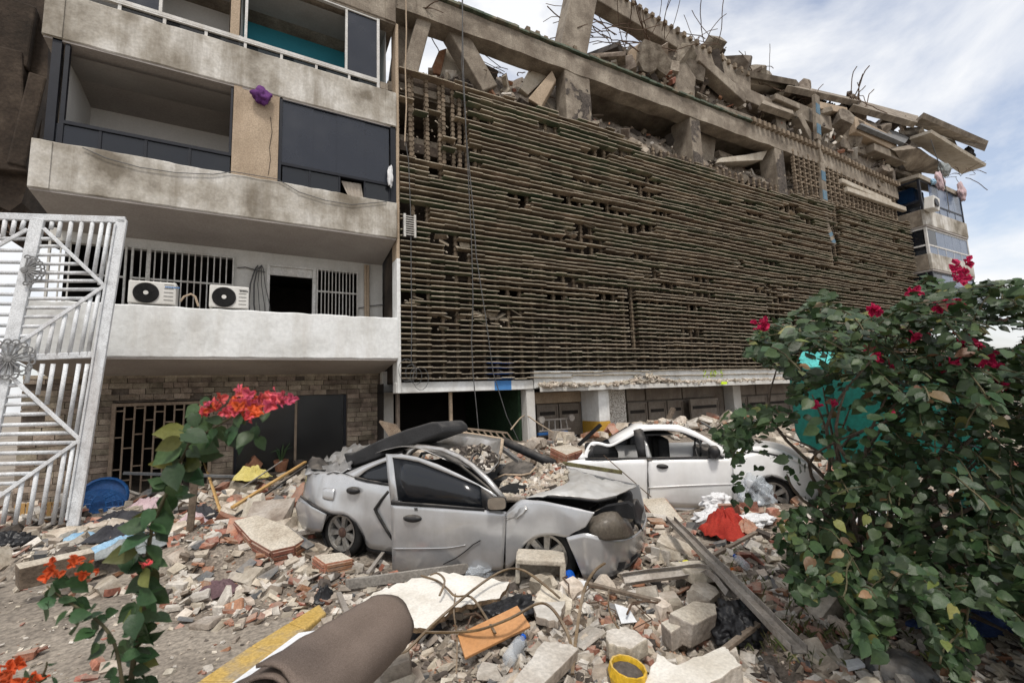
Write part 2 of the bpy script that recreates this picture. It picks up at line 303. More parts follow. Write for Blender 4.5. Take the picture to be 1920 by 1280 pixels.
# plants
def leafmat(name, a, b, hue=.03): return mat(name, [a, b], 9, .42, .15, 60, var=.4, hue=hue, spec=.32, trans=.15, fine=.15)
m_leaf = leafmat('bougainvillea_leaf', (.022, .047, .018), (.048, .08, .028), .02); m_leafy = leafmat('yellow_green_leaf', (.1, .12, .03), (.15, .16, .045)); m_leafdry = leafmat('dry_leaf', (.13, .075, .035), (.2, .12, .06))
m_vleaf = leafmat('vine_leaf', (.022, .055, .02), (.05, .095, .035), .02)
m_mag = mat('magenta_bract', [(.42, .01, .06), (.6, .03, .12)], 9, .6, .1, var=.25, trans=.3); m_coral = mat('coral_bract', [(.72, .1, .06), (.75, .14, .22)], 14, .6, .1, var=.25, hue=.02, trans=.3); m_orangeb = mat('orange_bract', [(.6, .08, .02), (.7, .13, .04)], 9, .6, .1, var=.25, trans=.3)
m_bark = mat('grey_bark', [(.09, .07, .055), (.18, .145, .115)], 12, .95, .6, 40); m_stem = mat('green_stem', [(.06, .06, .03), (.11, .09, .05)], 12, .8, .3)
m_grass = mat('weed_grass', [(.06, .085, .03), (.12, .14, .05), (.26, .22, .11)], 6, .8, 0, var=.4)

# ------------------------------------------------------------------ ground
ROADP = [(-700, 1085), (60, 1092), (330, 1078), (300, 1130), (330, 1165), (430, 1180), (560, 1150), (600, 1152), (390, 1290), (150, 1700), (-3000, 1900), (-3000, 1085)]
ROADW = [tuple(PZ(u, v, 0).xy) for u, v in ROADP[:8]]+[(-.2, 1.6), (-.6, -3), (-12, -3), (-12, 4)]
YP, YW, XL, XR = 9.87, 11.29, -3.39, 2.68
def smooth(a, b, x): t = max(0, min(1, (x-a)/(b-a))); return t*t*(3-2*t)
def gh(x, y):
    near = smooth(6.2, 9.3, y)*(.12+.36*smooth(1.5, 4.0, x))+smooth(8, 11, x)*.12
    near += .2*math.exp(-((x+2.6)**2+(y-6.4)**2)/1.6)                      # heap the gate stands in
    near += .28*math.exp(-((x+.6)**2/1.0+(y-6.6)**2/.5))                    # heap beside the silver car
    near += .10*smooth(.25, 1.3, x-.12*y)*smooth(5.5, 3.0, y)
    rd = inpoly(x, y, ROADW)
    a = .018 if rd else .075
    h = nz((x, y, 0), .9)*a*1.2+nz((x, y, 3), 2.6)*a*.7+nz((x, y, 5), 7)*a*.3
    if rd: near *= .3
    return max(-.05, near+h)
def GP(u, v):
    z = .1
    for _ in range(5):
        p = PZ(u, v, z); z = gh(p.x, p.y)
    return Vector((p.x, p.y, z))
g = MB(); g.face([(-1500, -1500, -.08), (1500, -1500, -.08), (1500, 1500, -.08), (-1500, 1500, -.08)])
struct(g.build('ground', m_ground))
g = MB(); xs = np.arange(-9, 30.1, .12); ys = np.arange(-1.2, 16, .12)
g.grid([[(x, y, gh(x, y)-.2*(smooth(1, 0, min(x+9, 30-x, y+1.2, 16-y)))) for x in xs] for y in ys])
rm = struct(g.build('rubble_ground', [m_mound, m_ground], smooth=True))
nx = len(xs)-1
mi = [1 if inpoly((xs[i % nx]+.06), (ys[i//nx]+.06), ROADW) else 0 for i in range(len(rm.data.polygons))]
rm.data.polygons.foreach_set('material_index', mi)
# yellow kerb strip along the road edge
K = [PZ(u, v, 0) for u, v in ((372, 1290), (470, 1222), (540, 1178), (598, 1142))]; K = [(2*K[0]-K[1])]+K
k = MB(); K2 = [PZ(u, v, 0) for u, v in ((445, 1290), (515, 1235), (572, 1190), (612, 1158))]; K2 = [(2*K2[0]-K2[1])]+K2
for i in range(len(K)-1):
    k.hexa([(K[i].x, K[i].y, -.05), (K2[i].x, K2[i].y, -.05), (K2[i+1].x, K2[i+1].y, -.05), (K[i+1].x, K[i+1].y, -.05)]+[(q.x, q.y, .045) for q in (K[i], K2[i], K2[i+1], K[i+1])])
struct(k.build('kerb', m_kerb, bevel=.012))

# ------------------------------------------------------------------ apartment building on the left
ap = thing('apartment_building', (-.3, 10.5, 0), 'damaged apartment block on the left with stained concrete balconies and a white first floor balcony', 'building')
def slabpart(name, a, b, m, bevel=.012, par=ap): return MB().box(a, b).build(name, m, par, bevel=bevel)
BANDS = [(2.62, 3.55, m_white), (5.40, 6.27, m_conc), (8.14, 9.03, m_conc), (10.85, 12.2, m_conc2)]
for i, (z0, z1, m) in enumerate(BANDS):
    # the parapet face is a worn grid, its edges chipped
    b = MB(); n = 60; T = .3 if i == 0 else .16
    def edge(x, s): return min(0, nz((x, s, i), 2.2)*.03-.004)+min(0, nz((x, s+9, i), .9)*.06+.005)*.5
    rows = []
    for fr, dy, dz in ((0, T, 0), (0, .015, 0), (.0, 0, .02), (.5, 0, 0), (1.0, 0, -.02), (1, .015, 0), (1, T, 0)):
        rows.append([(lerp(XL, XR, k/n), YP+dy+(nz((k/6, fr*3, i), 1)*.006 if dy == 0 else 0), lerp(z0, z1, fr)+dz+(edge(k/6, i) if fr == 1 else -edge(k/6, i+4)*.4 if fr == 0 else 0)) for k in range(n+1)])
    b.grid(rows)
    for k in (0, n):
        c = [r[k] for r in rows]; b.face(c if k == 0 else c[::-1])
    b.build('balcony_parapet', m, ap, recalc=True)
    if i > 0:   # corner pilaster strips of the parapet
        for x in (XL+.02, XR-.25): slabpart('corner_strip', (x, YP-.022, z0+.01), (x+(.24 if x < 0 else .23), YP-.002, z1-.03), m, .006)
    # side panels and sloping soffit, down towards the wall
    for x in (XL, XR-.14): slabpart('side_parapet', (x, YP+T, z0+.005), (x+.14, YW-.02, z1-.01), m)
    zs = z0-.24; b = MB()
    b.hexa([(XL+.02, YP+.02, z0-.03), (XR-.02, YP+.02, z0-.03), (XR-.02, YW+.3, zs-.05), (XL+.02, YW+.3, zs-.05), (XL+.02, YP+.02, z0+.08), (XR-.02, YP+.02, z0+.08), (XR-.02, YW+.3, z0+.1), (XL+.02, YW+.3, z0+.1)])
    b.build('soffit', m_soffit if i < 3 else m_conc2, ap)
# first floor white wall with openings (window grille and door)
def PW(u, v): return PY(u, v, YW)
def wall_open(name, m, y0, y1, x0, x1, z0, z1, holes, par=ap):
    xsx = sorted({x0, x1, *[h[0] for h in holes], *[h[1] for h in holes]}); b = MB()
    for a, c in zip(xsx, xsx[1:]):
        mid = (a+c)/2; hs = sorted([(h[2], h[3]) for h in holes if h[0] <= mid <= h[1]]); z = z0
        for h0, h1 in hs:
            if h0 > z+1e-4: b.box((a, y0, z), (c, y1, h0))
            z = max(z, h1)
        if z < z1-1e-4: b.box((a, y0, z), (c, y1, z1))
    return b.build(name, m, par)
w1 = (PW(90, 470).x, PW(441, 470).x, 3.2, PW(330, 472).z); d1 = (PW(501, 500).x, PW(671, 510).x, 2.7, PW(585, 503).z)
wall_open('first_floor_wall', m_whitewall, YW, YW+.2, XL, XR, 2.45, 5.2, [w1, d1])
gd = (PW(210, 800).x, PW(398, 800).x, -.2, PW(300, 752).z); gw = (PW(440, 800).x, PW(650, 800).x, PW(500, 886).z, PW(560, 741).z)
GX0, GX1 = XL-.3, PW(714, 760).x
wall_open('ground_floor_wall', m_mortar, YW+.06, YW+.25, GX0, GX1, -.2, 2.4, [gd, gw])
stones = []
for L_ in (.2, .28, .36):
    q = MB().box((-L_/2, -.03, -.052), (L_/2, .03, .052)); me = q.mesh('stone', m_stone); 
    for v in me.vertices: v.co += Vector((rng.uniform(-.004, .004), rng.uniform(-.006, .006) if v.co.y < 0 else 0, rng.uniform(-.004, .004)))
    stones.append((L_, me))
z = .0
while z < 2.32:
    segs = [(GX0, GX1)]
    for h in (gd, gw):
        if h[2]-.04 < z+.055 < h[3]+.02: segs = [q for (c, d) in segs for q in ((c, min(d, h[0]-.01)), (max(c, h[1]+.01), d)) if q[1]-q[0] > .05]
    for c, d in segs:
        x = c
        while x < d-.03:
            L_, me = stones[rng.choice((0, 1, 1, 2))]; Lr = L_*rng.uniform(.85, 1.1)
            if x+Lr > d-.1: Lr = d-x
            if rng.random() > .03:
                o = link('stone', me, ap); o.matrix_basis = Matrix.Translation((x+Lr/2, YW+.035-rng.random()*.014, z+.055))
                o.rotation_euler = (0, rng.uniform(-.008, .008), rng.uniform(-.02, .02)); o.scale = ((Lr-.007)/L_, 1, 1)
            x += Lr
    z += .112
MB().box((GX0, YW-.02, 2.335), (GX1, YW+.05, 2.4)).build('stone_lintel', m_stone, ap)
slabpart('window_sill', (gw[0]-.05, YW-.05, gw[2]-.06), (gw[1]+.05, YW+.2, gw[2]), m_mortar)
slabpart('white_column', (PY(717, 760, YW-.25).x, YW-.25, -.1), (PY(738, 760, YW-.25).x, YW+.2, 2.42), m_whitewall)
slabpart('broken_column', (XR-.12, YW-.02, -.1), (XR+.1, YW+.3, 2.4), m_mortar)
# dark rooms behind
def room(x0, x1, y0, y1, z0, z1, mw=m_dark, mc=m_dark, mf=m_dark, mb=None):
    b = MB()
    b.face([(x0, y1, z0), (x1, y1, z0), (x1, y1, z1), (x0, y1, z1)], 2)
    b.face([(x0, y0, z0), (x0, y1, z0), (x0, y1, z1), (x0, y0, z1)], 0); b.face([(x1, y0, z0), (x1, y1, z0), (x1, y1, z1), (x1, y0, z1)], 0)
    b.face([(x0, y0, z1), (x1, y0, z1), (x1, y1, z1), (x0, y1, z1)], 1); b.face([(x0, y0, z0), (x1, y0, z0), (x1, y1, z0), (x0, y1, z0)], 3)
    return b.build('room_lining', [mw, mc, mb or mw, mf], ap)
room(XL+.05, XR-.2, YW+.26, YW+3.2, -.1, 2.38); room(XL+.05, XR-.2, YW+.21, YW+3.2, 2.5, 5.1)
# ground floor grille door
gr = MB(); Y = YW-.03
gx0, gx1, gz1 = gd[0]+.02, gd[1]-.02, gd[3]-.02
fr = MB()
for x in (gx0, gx1): fr.box((x-.03, Y-.03, -.05), (x+.03, Y+.03, gz1))
fr.box((gx0+.03, Y-.03, gz1-.06), (gx1-.03, Y+.03, gz1)); door = fr.build('grille_door', m_grill, ap)
nb = 10
for i in range(1, nb):
    x = lerp(gx0, gx1, i/nb); MB().box((x-.014, Y-.014, 0), (x+.014, Y+.014, gz1-.06)).build('bar', m_grill, door)
for i in range(nb):
    x = lerp(gx0, gx1, i/nb)
    for z in ([.35, .95, 1.5, 1.95] if i % 2 else [.6, 1.2, 1.7]): MB().box((x+.014, Y-.012, z-.012+.05*math.sin(i)), (x+(gx1-gx0)/nb-.014, Y+.012, z+.012+.05*math.sin(i))).build('rung', m_grill, door)
# ground floor shop window
wn = MB().box((gw[0], YW+.12, gw[2]), (gw[1], YW+.135, gw[3])).build('shop_window', m_glassw, ap)
xm = lerp(gw[0], gw[1], .52); MB().box((xm-.025, YW+.08, gw[2]), (xm+.025, YW+.119, gw[3])).build('mullion', m_grill, wn)
for x in (gw[0], gw[1]-.05): MB().box((x+.001, YW+.08, gw[2]), (x+.05, YW+.119, gw[3])).build('frame_post', m_navy, wn)
# first floor window grille
def grille(name, x0, x1, z0, z1, Y, n, mids=(), m=m_wbar, r=.011, skip=()):
    f = MB(); t = .035
    for x in (x0, x1-t): f.box((x, Y-.03, z0), (x+t, Y+.02, z1))
    f.box((x0+t, Y-.03, z1-t), (x1-t, Y+.02, z1)); f.box((x0+t, Y-.03, z0), (x1-t, Y+.02, z0+t))
    for zz in mids: f.box((x0+t, Y-.025, zz-.018), (x1-t, Y+.015, zz+.018))
    o = f.build(name, m, ap)
    for i in range(1, n):
        if i in skip: continue
        x = lerp(x0+t, x1-t, i/n); MB().box((x-r, Y-.012, z0+t), (x+r, Y+.008, z1-t)).build('bar', m, o)
    return o
zm = PW(330, 528).z
grille('window_grille', PW(248, 480).x, w1[1], w1[2], w1[3], YW-.05, 15, (zm,), skip=())
slabpart('grille_post', (PW(281, 480).x-.035, YW-.1, w1[2]), (PW(281, 480).x+.035, YW-.081, w1[3]), m_wbar, .003)
grille('window_grille', w1[0]+.02, PW(240, 480).x, w1[2], w1[3], YW-.05, 8, (zm,), skip=(3, 4, 5))
xd = PW(590, 540).x
f = MB(); f.box((d1[0], YW-.05, d1[2]), (d1[0]+.06, YW+.1, d1[3])); f.box((xd-.05, YW-.05, d1[2]), (xd+.02, YW+.1, d1[3])); f.box((d1[0]+.06, YW-.05, d1[3]-.05), (xd-.05, YW+.1, d1[3])); f.box((d1[0]+.06, YW, d1[3]-.24), (xd-.05, YW+.05, d1[3]-.05))
f.build('door_frame', m_wframe, ap)
grille('door_grille', xd+.03, d1[1], d1[2], d1[3], YW-.03, 11, (PW(630, 549).z,))
tb = MB()
for k in range(2): tb.tube([(XR-.42+.06*k, YW-.06, 2.5), (XR-.43+.06*k, YW-.06, 5.1)], .035, 8)
tb.build('drain_pipe', m_tan, ap)
for k in range(5):
    w = MB()
    p0 = PY(478+4*k, 505, YW-.06); w.tube([p0+Vector((rng.uniform(-.1, .1), 0, .1)), p0, p0+Vector((-.08+.03*k, -.03, -.35)), p0+Vector((-.1+.06*k, -.03, -.8)), p0+Vector((.05*k-.02, -.02, -1.3))], .016 if k < 2 else .008, 5); w.build('loose_wire', m_wire, ap)
w = MB(); w.tube([PY(q[0], q[1], YW-.05) for q in ((445, 502), (460, 501), (478, 506), (497, 510))], .012, 5); w.build('loose_wire', m_wire, ap); w = MB()
w.tube([PY(q[0], q[1], YW-.05) for q in ((672, 578), (690, 574), (719, 571))], .012, 5)
w.build('loose_wire', m_wire, ap)

# upper floors
YG = YP+.07
def PG(u, v): return PY(u, v, YG)
def post(name, u0, u1, z0, z1, m, par=ap, y=YG, d=.05): 
    return MB().box((PY(u0, 300, y).x if z0 < 9 else PY(u0, 120, y).x, y-d, z0), (PY(u1, 300, y).x if z0 < 9 else PY(u1, 120, y).x, y+d, z1)).build(name, m, par)
zA, zB = 6.27, 8.14
pil = MB(); xa, xb = PG(436, 250).x, PG(522, 260).x
pil.grid([[(lerp(xa, xb, k/8), YG-.05+nz((k, j*.5, 1), .7)*.012, lerp(zA-.02, zB+.02, j/12)) for k in range(9)] for j in range(13)]); pil.grid([[(xa, YG-.05, zA), (xa, YG-.05, zB)], [(xa, YG+.2, zA), (xa, YG+.2, zB)]]); pil.grid([[(xb, YG+.2, zA), (xb, YG+.2, zB)], [(xb, YG-.05, zA), (xb, YG-.05, zB)]])
pil.build('facade_pillar', m_tan, ap, thick=.05)
MB().tube([PG(507, 222)+Vector((0, -.055, 0)), PG(510, 250)+Vector((0, -.055, 0)), PG(505, 280)+Vector((0, -.055, 0)), PG(507, 300)+Vector((0, -.055, 0)), PG(503, 330)+Vector((0, -.055, 0))], .006, 4).build('crack', m_dark, ap)
xl = PG(84, 260).x; xr2 = PG(733, 300).x
zr = PG(139, 234).z
wl = MB(); wl.box((xl, YG-.05, zA), (xl+.12, YG+.06, zB)); wl.box((xl+.16, YG-.03, zA), (xl+.22, YG+.05, zB)); wl.box((xl+.22, YG-.04, zr-.03), (xa-.01, YG+.04, zr+.03)); wl.box((xa-.05, YG-.03, zr+.03), (xa-.012, YG+.05, zB-.05))
wl = wl.build('window_frame', m_navy, ap)
us = [93, 186, 273, 356, 434]
for a, b in zip(us, us[1:]):
    x0, x1 = PG(a, 290).x+.02, PG(b, 290).x-.02
    MB().box((x0, YG-.008, zA), (x1, YG+.008, zr-.03)).build('pane', m_glassd, wl)
    if b < 430: MB().box((x1, YG-.03, zA), (x1+.04, YG+.03, zr-.03)).build('frame_bar', m_navy, wl)
zr3 = PG(523, 310).z; zr3 = PG(630, 328).z
f = MB(); f.box((xb+.01, YG-.05, zA), (xb+.06, YG+.05, zB)); f.box((xr2-.02, YG-.05, zA), (xr2+.1, YG+.05, zB)); f.box((xb+.06, YG-.045, zr3-.03), (xr2-.02, YG+.045, zr3+.03)); f.box((xb+.06, YG-.045, zB-.05), (xr2-.02, YG+.045, zB))
f = f.build('window_frame', m_navy, ap)
us = [527, 586, 631, 683, 728]
for i, (a, b) in enumerate(zip(us, us[1:])):
    x0, x1 = PG(a, 260).x+.004, PG(b, 260).x
    MB().box((x0, YG-.02+.01*(i % 2), zr3+.03), (x1+.01, YG-.012+.01*(i % 2), zB-.05)).build('pane', m_glassblue, f)
us = [527, 580, 636, 683, 730]
for i, (a, b) in enumerate(zip(us, us[1:])):
    x0, x1 = PG(a, 340).x+.02, PG(b, 340).x-.015
    MB().box((x1, YG-.03, zA), (x1+.035, YG+.03, zr3-.03)).build('frame_bar', m_navy, f)
    if i != 2: MB().box((x0, YG-.008, zA), (x1, YG+.008, zr3-.03)).build('pane', m_glassd, f)
def drape(name, pts, m, par=None, amp=.03, n=14, wav=5, depthdir=Vector((0, -1, 0))):
    # cloth hung between a top edge and a bottom edge: pts = top0, top1, bot0, bot1
    a, b, c, d = [Vector(p) for p in pts]; rows = []
    for j in range(n+1):
        t = j/n; rows.append([a.lerp(b, k/n).lerp(c.lerp(d, k/n), t)+depthdir*(math.sin(k/n*wav*6.28+t*1.5)*amp*(.3+t)) for k in range(n+1)])
    return MB().grid(rows).build(name, m, par, smooth=True, thick=.006)
drape('curtain', (PG(640, 337)+Vector((0, .06, 0)), PG(678, 343)+Vector((0, .06, 0)), PG(652, 364)+Vector((0, .06, 0)), PG(682, 372)+Vector((0, .06, 0))), m_curtain, ap, .02)
# second floor room: white back wall, ceiling
zc = 7.98; p = PZ(140, 185, zc); Yb = max(YP+1.6, p.y)
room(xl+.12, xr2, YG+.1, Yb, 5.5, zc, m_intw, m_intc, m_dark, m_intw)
MB().box((xl+.13, Yb-.03, 5.5), (xr2-.01, Yb-.01, PY(300, 215+50, Yb).z)).build('dark_reflection_strip', m_dark, ap)  # dark reflection over the lower back wall, put in as a near-black strip
drape('curtain', (PY(108, 100, YG+.25), PY(121, 108, YG+.9), PY(107, 230, YG+.25), PY(132, 232, YG+.9)), m_curtain, ap, .05)
# third floor: white frames, blue room
zA, zB = 9.03, 10.85; zr = PG(470, 79).z
xs3 = [PG(188, -20).x, PG(302, 10).x, PG(461, 60).x, PG(649, 100).x, PG(706, 120).x]
f = MB()
f.box((XL+.1, YG-.04, zr-.03), (xs3[4], YG+.04, zr+.03)); f.box((XL+.1, YG-.05, zr-.075), (xs3[4], YG+.02, zr-.045)); f.box((XL+.1, YG-.04, zB-.07), (xs3[4], YG+.04, zB-.02))
f.box((xs3[4], YG-.05, zA), (xs3[4]+.06, YG+.05, zB-.02))
f = f.build('window_frame', m_wframe, ap)
for i, x in enumerate(xs3[:4]): MB().box((x-.025, YG-.035, zr+.03), (x+.025, YG+.035, zB-.07)).build('frame_bar', m_wframe, f)
for u in (222, 308, 387, 461, 529, 594, 655):
    x = PG(u, 60).x; MB().box((x-.025, YG-.035, zA), (x+.025, YG+.03, zr-.076)).build('frame_bar', m_wframe, f)
    MB().box((x+.03, YG-.006, zA), (min(x+.9, xs3[4]-.01), YG+.002, zr-.076)).build('pane', m_glassw, f)
MB().box((xs3[3]+.026, YG-.008, zr+.03), (xs3[4]-.001, YG+.008, zB-.07)).build('pane', m_glassblue, f)
MB().box((xs3[0]+.026, YG-.008, zr+.03), (xs3[1]-.026, YG+.008, zB-.07)).build('pane', m_glassblue, f)
zc = 10.68; Yb = min(PZ(555, 66, zc).y, YP+4)
room(xs3[2]-.1, XR-.2, YG+.1, Yb, 8.6, zc, m_intw, m_intc, m_dark, m_blue); room(XL+.1, xs3[2]-.3, YG+.1, Yb, 8.6, zc, m_intw, m_intc, m_dark, m_intw)
MB().box((xs3[2]-.28, YG+.06, 9.03), (xs3[2]-.12, YG+.3, zB)).build('inner_column', m_tan, ap)
slabpart('hollow_block', (xs3[4]+.07, YG-.06, 9.03), (xs3[4]+.25, YG+.1, 9.2), m_conc2, .004)
# broken wing beyond the left edge, hanging over the rubble
bw = MB(); yb = 11.6
pts = [(-60, -60), (96, -60), (92, 60), (88, 150), (70, 290), (40, 380), (18, 396), (-8, 384), (-60, 398)]
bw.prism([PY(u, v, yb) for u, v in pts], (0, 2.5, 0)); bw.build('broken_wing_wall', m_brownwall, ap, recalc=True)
for u, v, w_, h_ in ((15, 210, .5, 2.4), (55, 230, .25, 1.9), (8, 60, .8, 1.3)):
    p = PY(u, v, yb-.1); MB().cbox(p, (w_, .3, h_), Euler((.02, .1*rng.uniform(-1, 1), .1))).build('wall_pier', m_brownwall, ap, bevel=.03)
b = MB()
for i in range(14):
    p = PY(rng.uniform(-30, 60), 392+rng.uniform(-6, 10), yb+rng.uniform(0, .5)); b.tube([p, p+Vector((rng.uniform(-.4, .4), -.1, -rng.uniform(.1, .6))), p+Vector((rng.uniform(-.7, .7), -.1, -rng.uniform(.1, .7)))], .012, 4)
b.build('rebar', m_rebar, ap)
b = MB(); P1 = [PY(u, v, YP-.03) for u, v in ((155, 277), (200, 297), (262, 314), (330, 324), (400, 327), (437, 322), (520, 336), (560, 360), (610, 376), (660, 384), (725, 378))]
b.tube(P1, .008, 5); b.build('sagging_cable', m_wire, ap)

# cloths on the facade
def crumple(name, c, size, m, label, cat, seed, squash=.5, group=None, sub=4, parent=None, rotz=0, amp=.45, fr=2.6):
    bm = bmesh.new(); bmesh.ops.create_icosphere(bm, subdivisions=sub, radius=1)
    for v in bm.verts:
        n_ = v.co.normalized(); w_ = n_+Vector((nz(n_, 1.3, seed), nz(n_, 1.3, seed+2), nz(n_, 1.3, seed+4)))*.5
        rd = lambda f_, sd: 1-2*abs(noise.noise(Vector((w_.x*f_*1.6, w_.y*f_, w_.z*f_*.5))+Vector((sd*3.7, sd, 0))))
        k = .8+amp*nz(n_, fr*.6, seed)+.34*amp*rd(fr*.7, seed)+.22*amp*rd(fr*1.7, seed+1)+.1*amp*rd(fr*4, seed+2); v.co = Vector((n_.x*k*size[0], n_.y*k*size[1], n_.z*k*size[2]))
        if v.co.z < -size[2]*squash: v.co.z = -size[2]*squash+v.co.z*.02
    me = bpy.data.meshes.new(name); bm.to_mesh(me); bm.free(); me.materials.append(m); me.polygons.foreach_set('use_smooth', [True]*len(me.polygons))
    o = link(name, me, parent); o.location = c; o.rotation_euler = (0, 0, rotz)
    return tag(o, label, cat, group)
p = PG(490, 188)+Vector((0, -.15, 0)); crumple('cloth', p, (.17, .1, .17), m_violet, 'dark purple cloth caught at the top of the cracked pillar', 'cloth', 3, 1.2)
p = PG(729, 336)+Vector((0, -.12, 0)); crumple('bag', p, (.06, .06, .27), m_bagw, 'white knotted bag hanging at the right edge of the dark window', 'bag', 5, 1.2)

# air conditioners standing on the white parapet
def aircon(u0, u1, v0, seed, label):
    y = YP+.15; a = PY(u0, v0, y-.14); b = PY(u1, v0+10, y-.14); z0 = 3.551; z1 = a.z; x0, x1 = a.x, b.x
    t = thing('air_conditioner', ((x0+x1)/2, y, z0), label, 'air conditioner', 'outdoor air conditioner units on the white balcony')
    MB().box((x0, y-.14, z0+.02), (x1, y+.16, z1)).build('casing', m_ac, t, bevel=.02)
    for xx in (x0+.06, x1-.14): MB().box((xx, y-.12, z0), (xx+.08, y+.14, z0+.019)).build('foot', m_black, t)
    h = z1-z0; cx = x0+(x1-x0)*.37; cz = (z0+z1)/2; r = h*.43; yf = y-.145
    MB().lathe([(0.001, 0), (r, 0), (r, .012), (r*.94, .02), (r*.94, .004)], (cx, yf, cz), (0, -1, 0), 28).build('fan_recess', m_black, t, recalc=True)
    q = MB()
    for k in range(1, 8): q.lathe([(r*k/8-.004, .012), (r*k/8+.004, .012), (r*k/8+.004, .02), (r*k/8-.004, .02), (r*k/8-.004, .012)], (cx, yf, cz), (0, -1, 0), 24)
    if seed:
        for k in range(18):
            an = k*.349; q.bar((cx+math.cos(an)*r*.2, yf-.016, cz+math.sin(an)*r*.2), (cx+math.cos(an+.4)*r*.9, yf-.016, cz+math.sin(an+.4)*r*.9), .006, .006)
    else:
        for k in range(4): an = k*1.57+.4; q.bar((cx+math.cos(an)*r*.1, yf-.016, cz+math.sin(an)*r*.1), (cx+math.cos(an)*r*.95, yf-.016, cz+math.sin(an)*r*.95), .01, .008)
    q.build('fan_guard', m_rub, t); MB().lathe([(.001, .022), (r*.2, .022), (r*.2, .01)], (cx, yf, cz), (0, -1, 0), 16).build('hub', m_ac, t)
    q = MB(); xs_ = x0+(x1-x0)*.74
    for k in range(5): q.box((xs_, y-.146, z0+.1+.07*k), (x1-.04, y-.141, z0+.107+.07*k))
    q.build('louvre_line', m_wire, t)
    q = MB()
    for k in range(9 if not seed else 6): q.box((xs_+.015+k*.024, y-.147, z1-.1), (xs_+.032+k*.024, y-.141, z1-.075))
    q.build('maker_lettering', m_bluepaint if not seed else m_wire, t)
    return t
aircon(241, 331, 524, 0, 'white air conditioner unit with ring fan guard, left one on the white balcony')
aircon(393, 467, 533, 1, 'white air conditioner unit with spiral fan guard, right one on the white balcony')
t = MB(); t.tube([PY(q[0], q[1], YP+.12) for q in ((338, 565), (345, 556), (358, 551), (366, 556), (372, 574))], .02, 6)
tag(t.build('insulated_pipe', m_tan), 'beige insulated pipe bent between the two air conditioner units', 'pipe')

# ------------------------------------------------------------------ collapsed building with the clay louvre facade
MA = -.03; ME = Vector((math.cos(MA), math.sin(MA), 0)); MN = Vector((-math.sin(MA), math.cos(MA), 0)); M0 = Vector((2.76, 10.02, 0))
def MW(s, off, z): return M0+ME*s+MN*off+Vector((0, 0, z))
def MP(u, v, off=0):           # pixel -> (s, z) on the facade plane moved back by off
    d = ray(u, v); q = M0+MN*off; t = MN.dot(q-CAM)/MN.dot(d); p = CAM+d*t; return (p-q).dot(ME), p.z
def MPW(u, v, off=0): s, z = MP(u, v, off); return MW(s, off, z)
def mT(q): return MW(*q)
cb = thing('collapsed_building', MW(12, 2, 0), 'long collapsed building whose facade is rows of brown and green clay louvre tiles', 'building')
def mbox(name, a, b, m, par=cb, bevel=.015, fm=None): return MB().box(a, b, T=mT, fm=fm).build(name, m, par, bevel=bevel)
SEND = 26.5; ZB, ZT = 2.15, 9.85; RP = .128; TL = .357
# white fin between the buildings, white beam under the louvres, dark inside
MB().box((XR+.0, YP+.04, 1.86), (XR+.085, YP+.45, 4.95)).build('white_fin', m_white, cb, bevel=.01)
MB().box((XR+.0, YP+.05, 4.952), (XR+.075, YP+.45, 10.9)).build('tan_fin', m_tan, cb, bevel=.01)
mbox('white_beam', (-.1, -.07, 1.86), (3.45, .25, 2.1), m_white)
mbox('blue_paint_patch', (2.33, -.074, 1.862), (2.8, -.0705, 2.098), m_bluepaint, bevel=0)
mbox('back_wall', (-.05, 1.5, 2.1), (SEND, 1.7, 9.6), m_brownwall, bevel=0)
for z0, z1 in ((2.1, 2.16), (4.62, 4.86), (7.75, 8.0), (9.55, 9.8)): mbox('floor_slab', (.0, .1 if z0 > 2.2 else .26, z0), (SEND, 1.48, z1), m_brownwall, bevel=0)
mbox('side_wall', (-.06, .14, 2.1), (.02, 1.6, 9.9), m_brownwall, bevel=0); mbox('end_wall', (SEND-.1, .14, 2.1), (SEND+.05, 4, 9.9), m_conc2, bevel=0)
# ground level opening under the white beam
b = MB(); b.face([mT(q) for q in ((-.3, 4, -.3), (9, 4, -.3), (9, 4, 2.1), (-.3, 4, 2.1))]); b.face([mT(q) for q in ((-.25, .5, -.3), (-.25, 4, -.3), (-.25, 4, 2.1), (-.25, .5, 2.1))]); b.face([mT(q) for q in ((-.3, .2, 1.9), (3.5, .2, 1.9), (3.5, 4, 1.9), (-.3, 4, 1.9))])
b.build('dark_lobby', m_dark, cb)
mbox('green_wall', (3.16, .25, -.2), (3.24, 4, 1.859), m_green_wall)
mbox('white_column', (3.25, -.03, -.2), (3.5, .35, 1.855), m_whitewall)
mbox('thin_post', (1.26, .25, -.2), (1.34, .33, 1.859), m_tan)
mbox('lobby_column', (-.02, .2, -.2), (.05, .35, 1.86), m_mortar)
# canopy: fascia, slab
s1 = SEND; FZ0, FZ1 = 1.95, 2.33
mbox('fascia', (3.46, -.1, 1.87), (s1, .1, FZ1), m_white)
b = MB(); n = 150
rows = []
for off, z in ((.58, 1.78), (-.48, 1.78), (-.5, 1.785), (-.5, 1.9), (-.46, 1.905), (-.101, 1.905)):
    rows.append([MW(lerp(3.5, s1, k/n), off+(nz((k*.3, 1, 2), 1)*.05+(.12*max(0, nz((k*.5, 4, 2), .8))+.2*smooth(12, 0, k) if k < 40 else 0) if off < -.3 else 0), z+(nz((k*.4, 2, 7), 1)*.02 if -.6 < off < -.3 else 0)) for k in range(n+1)])
b.grid(rows); b.build('canopy_slab', m_whitewall, cb, recalc=True)
